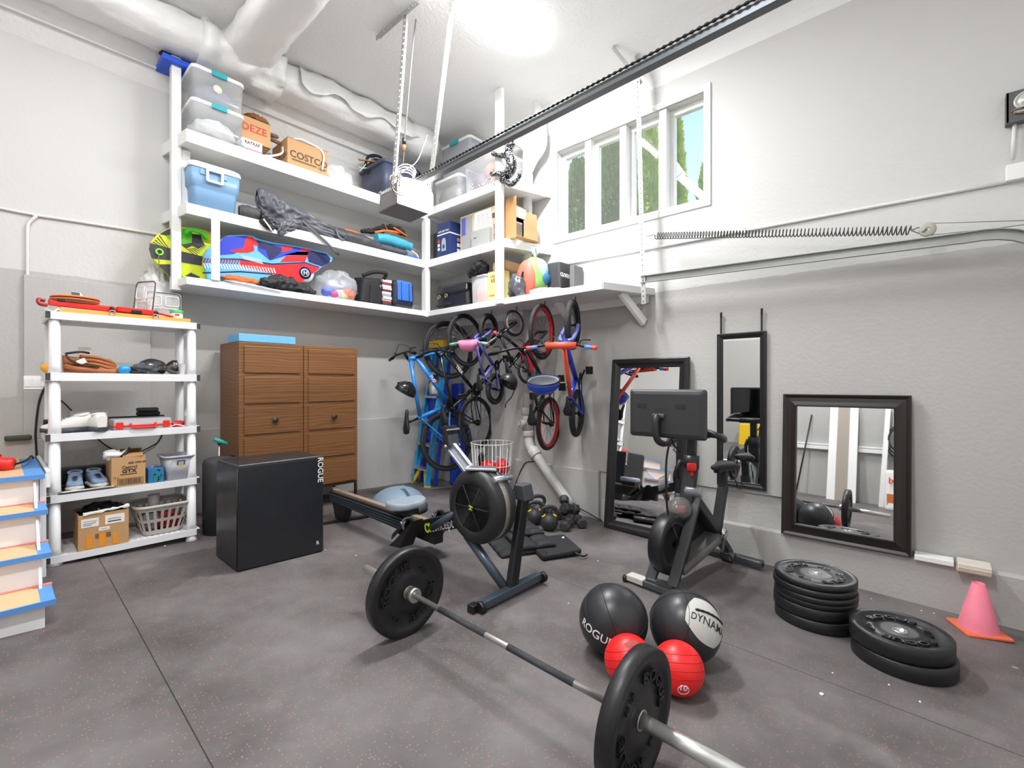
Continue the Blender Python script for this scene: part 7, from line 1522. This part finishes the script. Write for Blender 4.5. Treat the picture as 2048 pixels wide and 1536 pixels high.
for s_ in (-1, 1):
    ob('sleeve', MB().tube([B_(s_*.655), B_(s_*1.10)], .025, 24), M('satin chrome sleeve', '#D9D9D6', .28, .75), bar); ob('collar', MB().tube([B_(s_*.60), B_(s_*.612), B_(s_*.635), B_(s_*.645)], [.036, .04, .04, .03], 24), STEEL, bar)
def rot_to(d, spin=0.): 
    return (V(d).to_track_quat('Z', 'Y') @ Matrix.Rotation(spin, 3, 'Z').to_quaternion()).to_euler()
pa = thing('weight_plate', 'black bumper plate on the far end of the barbell', 'weight plate', pf_, rot_to(bd_, .9), 'plates on the barbell', True); plate_parts(pa, RP, .062)
pb2 = dup(pa, pn_, rot_to(bd_, 2.3), 'black bumper plate on the near end of the barbell, at the bottom of the picture')
# stacks
def stack(x, y, ths, labs, rots, grp):
    z = fl(x, y)+.003
    for k, th in enumerate(ths):
        r = .225-.002*(k % 2); t = thing('weight_plate', labs[k], 'weight plate', (x+.004*((k*7) % 3-1), y+.005*((k*5) % 3-1), z+th/2), (.0, .0, rots[k]), grp, True); plate_parts(t, r, th, k == len(ths)-1); z += th+.0005
nm = ['lowest thick plate of the six-plate stack by the right wall', 'second plate from the floor in the six-plate stack', 'third plate from the floor in the six-plate stack', 'third plate from the top of the six-plate stack', 'plate just under the topmost in the six-plate stack', 'topmost thin plate of the six-plate stack, raised lettering visible']
stack(3.49, .55, [.072, .070, .034, .034, .040, .038], nm, [0, .5, 1, 2, 3, -.25], 'bumper plates in the six-plate stack')
stack(3.28, .12, [.086, .086], ['lower plate of the two-plate stack near the orange cone', 'upper plate of the two-plate stack near the orange cone'], [0, -1.15], 'bumper plates in the two-plate stack')
# ================= balls =================
BVN = M('black ball vinyl', '#2b2c30', .36, bump=.12, bscale=14); GVN = M('pale grey ball vinyl', '#C4C3BE', .45, bump=.12, bscale=14); RUB = M('red ball rubber', '#EE1F20', .38)
def pan_on_ball(c, r, ctr, up, w_, h_, mat, par, name, rr=.18, lift=1.012, n=16):
    """patch lying on a sphere, centred on direction ctr"""
    ctr = V(ctr).normalized(); s = V(up).cross(ctr).normalized(); u = ctr.cross(s)
    ob(name, MB().grid(lambda a, b: c+(ctr+s*math.tan((a-.5)*w_)*(1-.25*(2*b-1)**2)+u*math.tan((b-.5)*h_)*(1-.15*(2*a-1)**2)).normalized()*r*lift, n, n), mat, par)
    return s, u, ctr
def text_on_ball(par, c, r, txt, ctr, right, size, mat, bold=.01, lift=1.02, sq=1.):
    ctr = V(ctr).normalized(); s = (V(right)-ctr*ctr.dot(V(right))).normalized(); u = ctr.cross(s)
    m = MB().text(txt, (0, 0, 0), (1, 0, 0), (0, 1, 0), size, .0005, bold, sq=sq)
    m.v = [c+(ctr+s*(p.x/r)+u*(p.y/r)).normalized()*r*(lift+p.z) for p in m.v]; ob('lettering', m, mat, par)
def seam_on_ball(par, c, r, nrm, off, name='seam', mat=None):
    nrm = V(nrm).normalized(); q = math.sqrt(1-off*off); u, v, _ = frame(nrm)
    ob(name, MB().tube([c+(nrm*off+(u*math.cos(2*PI*k/60)+v*math.sin(2*PI*k/60))*q)*r*1.002 for k in range(60)], .0022, 6, True), mat or M('seam thread', '#17181a', .6), par)
def medball(lab, c, mats, wall=False):
    t = thing('medicine_ball', lab, 'ball', (c[0], c[1], c[2]-.178), None, 'soft medicine balls'); c = V(c)
    b = MB().sph(c, .178, (1, 1, 1), 48, 30, None, 0, .005, 5, 3)
    zf_ = fl(c.x, c.y)+.001
    for p in b.v: p.z = max(p.z, zf_)
    ob('body', b, mats, t); return t, c
m1, c1_ = medball('black soft medicine ball with white lettering low on its left side', (2.192, 1.25, fl(2.192, 1.25)+.177), BVN)
for n_, o_ in (((.55, -.75, .35), .0), ((-.35, -.4, .85), .45), ((.9, .2, .2), .35)): seam_on_ball(m1, c1_, .178, n_, o_)
text_on_ball(m1, c1_, .178, 'ROGUE', (-.80, .02, -.10), (.35, -.9, -.25), .062, MATTEW, .012)
m2, c2_ = medball('black medicine ball with a pale grey lettered panel', (2.416, .955, fl(2.416, .955)+.177), BVN)
pc = V((-.30, -.80, .50)); s_, u_, n_ = pan_on_ball(c2_, .178, pc, (-.5, .0, .85), 1.18, 1.35, GVN, m2, 'panel')
text_on_ball(m2, c2_, .178, 'DYNAMAX', (-.32, -.93, .33), (.72, -.45, -.62), .058, INK, .006)
sp = V((-.05, -.85, .62)); 
ob('stitching', MB().tube([c2_+(V((-.42, -.45, .75)).lerp(V((.30, -.90, .22)), k/14)).normalized()*.178*1.01 for k in range(15)], [.006+.002*(k % 2) for k in range(15)], 6), INK, m2)
for n2, o_ in (((.75, .45, .3), .25), ((-.6, .6, .3), .4)): seam_on_ball(m2, c2_, .178, n2, o_)
def redball(lab, x, y, txt):
    z = fl(x, y)+.1145; t = thing('slam_ball', lab, 'ball', (x, y, z-.115), None, 'red rubber balls'); c = V((x, y, z))
    b = MB().sph(c, .115, (1, 1, 1), 40, 26)
    for p in b.v: p.z = max(p.z, fl(x, y)+.001)
    ob('body', b, RUB, t)
    GRV = M('darker red groove', '#B01316', .5)
    for o_ in (.0, .28, -.28, .55): seam_on_ball(t, c, .1138, (.35, .25, 1) if txt else (.1, .35, .9), o_, 'groove', GRV)
    if txt:
        ctr = V((-.80, -.55, -.30)).normalized(); 
        u, v, _ = frame(ctr)
        ob('ring_print', MB().tube([c+(ctr+(u*math.cos(2*PI*k/28)+v*math.sin(2*PI*k/28))*.21).normalized()*.1155 for k in range(28)], .0016, 6, True), MATTEW, t)
        text_on_ball(t, c, .115, txt, ctr, (.55, -.8, -.1), .038, MATTEW, .03, 1.006)
    else: ob('scuff', MB().grid(lambda a_, b_: c+(V((-.3, -.25, .9))+V((.5*(a_-.5), -.35*(a_-.5), 0))*.9+V((.12*(b_-.5), .2*(b_-.5), 0))).normalized()*.1156, 6, 4), M('grey scuff', '#a34a48', .7), t)
redball('red rubber ball with a circled number 10 beside the near barbell plate', 2.124, .8725, '10')
redball('red ribbed rubber ball half hidden behind the near barbell plate', 2.008, 1.06, None)
# ================= cone, ledge blocks, floor crumbs =================
cx, cy = 4.085, -.22; cz = fl(cx, cy)
cn = thing('traffic_cone', 'small faded pink traffic cone on an orange base by the right wall', 'cone', (cx, cy, cz))
ob('base', MB().box((cx, cy, cz+.012), (.225, .225, .02), (0, 0, .45)), M('orange cone base', '#E8714E', .5), cn, bev=.008)
ob('body', MB().lathe([(.10, .02), (.096, .03), (.03, .30), (.024, .30), (.085, .03)], (cx, cy, cz), n=36), M('faded pink cone', '#EE7F93', .6, var=.2, vscale=7), cn)
solo('block', 'white wooden block lying on the wall ledge next to the bronze mirror', 'block', MB().bx(4.275, 4.39, -.115, .085, .121, .155), MATTEW, (4.33, 0, .121), bev=.003)
pk = thing('paper_stack', 'dusty white flat packet lying on the wall ledge above the cone', 'packet', (4.3, -.2, .121))
ob('packet', MB().bx(4.22, 4.37, -.29, -.13, .135, .17), M('dusty white', '#D9D2C8', .6), pk, bev=.006); ob('board', MB().bx(4.205, 4.385, -.285, -.125, .1215, .134), M('tan board', '#b8a590', .7), pk)
rd = random.Random(21)
for i, (u, v, s) in enumerate(((1643, 1389, .012), (1665, 1346, .005), (1778, 1370, .006), (1840, 1404, .006), (1742, 1198, .006), (1843, 1222, .007), (1868, 1227, .007), (712, 1111, .006), (651, 1100, .006), (330, 1092, .008), (1355, 1150, .006), (1137, 1207, .006), (1196, 1122, .006))):
    p = PF(u, v); solo('chip', 'white paint chip on the black floor, ' + ['larger one in front of the plate stacks', 'left of the two-plate stack', 'below the two-plate stack', 'in front of the two-plate stack', 'between plate stack and wall', 'near the wall left of the cone', 'just left of the cone', 'between jump box and rowing machine', 'at the corner of the jump box', 'under the white shelving', 'in front of the exercise bike', 'left of the black medicine ball', 'behind the rowing machine foot'][i], 'paint chip', MB().sph(p+V((0, 0, s*.25)), s, (1, .8, .4), 8, 6, None, 0, .4, 3, i), MATTEW, p, group='paint chips on the floor')
# ================= seen in the mirrors: the far side of the garage =================
xo = XN+.02
fb2 = thing('flat_box', 'tall white flat-pack box leaning on the far wall, seen in the bronze mirror', 'box', (xo+.2, 1.17, fl(-1.5, 1.17)))
for y0, y1, mt in ((.96, 1.08, MATTEW), (1.08, 1.26, M('taupe board', '#A79C90', .7)), (1.26, 1.38, MATTEW)): ob('panel', MB().hexa([(xo+.30, y0, fl(-1.4, y0)), (xo+.36, y0, fl(-1.4, y0)), (xo+.36, y1, fl(-1.4, y1)), (xo+.30, y1, fl(-1.4, y1)), (xo+.02, y0, 1.75), (xo+.08, y0, 1.75), (xo+.08, y1, 1.75), (xo+.02, y1, 1.75)]), mt, fb2)
solo('pole', 'thin black pole leaning on the far wall, seen in the bronze mirror', 'pole', MB().tube([(xo+.35, 1.85, fl(-1.4, 1.85)), (xo+.03, 1.68, 1.55)], .014, 8), BLK, (xo+.35, 1.85, fl(-1.4, 1.85)))
solo('rail', 'white ribbed rail along the far wall, seen in the bronze mirror', 'rail', MB().bx(xo-.01, xo+.05, -.5, 2.6, .92, .99).bx(xo-.01, xo+.035, -.5, 2.6, 1.0, 1.03), MATTEW, (xo, 1, .92))
solo('plank', 'long white plank leaning on the far wall, right of the flat-pack box in the mirror', 'plank', MB().bar((xo+.25, .62, fl(-1.4, .6)), (xo+.02, .55, 1.72), .07, .03, (1, 0, 0)), MATTEW, (xo+.25, .62, fl(-1.4, .6)))
hm = MB()
for k in range(3): hm.tor((xo+.10, .30, 1.18-.02*k), (1, .1*k, 0), .24+.03*k, .014, 32, 8)
solo('garden_hose', 'black hose looped on a wall hanger, seen in the bronze mirror', 'hose', hm, BLK, (xo+.1, .3, 1))
sb = thing('soil_bag', 'white bag with red lettering and green stripes, seen in the bronze mirror', 'bag', (xo+.5, .35, fl(-1.2, .35)))
ob('body', MB().box((xo+.5, .35, .33), (.16, .42, .66), (0, -.1, 0)), PAPER, sb, bev=.05, seg=3); ob('print', MB().bx(xo+.56, xo+.60, .17, .53, .08, .28), M('orange print', '#D97B3E', .6), sb); ob('lettering', MB().text('fafard', (xo+.595, .35, .45), (0, 1, 0), (0, 0, 1), .14, .004, .01), REDP, sb)
solo('yellow_sheet', 'yellow ribbed bin lid leaning on the far wall, seen in the narrow mirror', 'lid', MB().box((xo+.12, 2.72, .22), (.04, .46, .62), (0, -.15, 0)), M('yellow lid', '#F0C419', .4), (xo+.12, 2.72, 0), bev=.03, seg=3)
do = MB().bx(xo-.015, xo+.015, 3.35, 4.2, .75, 2.75); dd = struct('door_1', do, WHITE, bev=.004)
ob('door_handle', MB().tube([(xo+.015, 3.43, 1.7), (xo+.06, 3.43, 1.7), (xo+.06, 3.53, 1.7)], .012, 8), SILV, dd)
gd = MB()
for k in range(5): gd.bx(-.1, 4.1, YN-.0, YN+.04, -.12+.48*k, .35+.48*k)
struct('door_2', gd, WHITE, bev=.008)
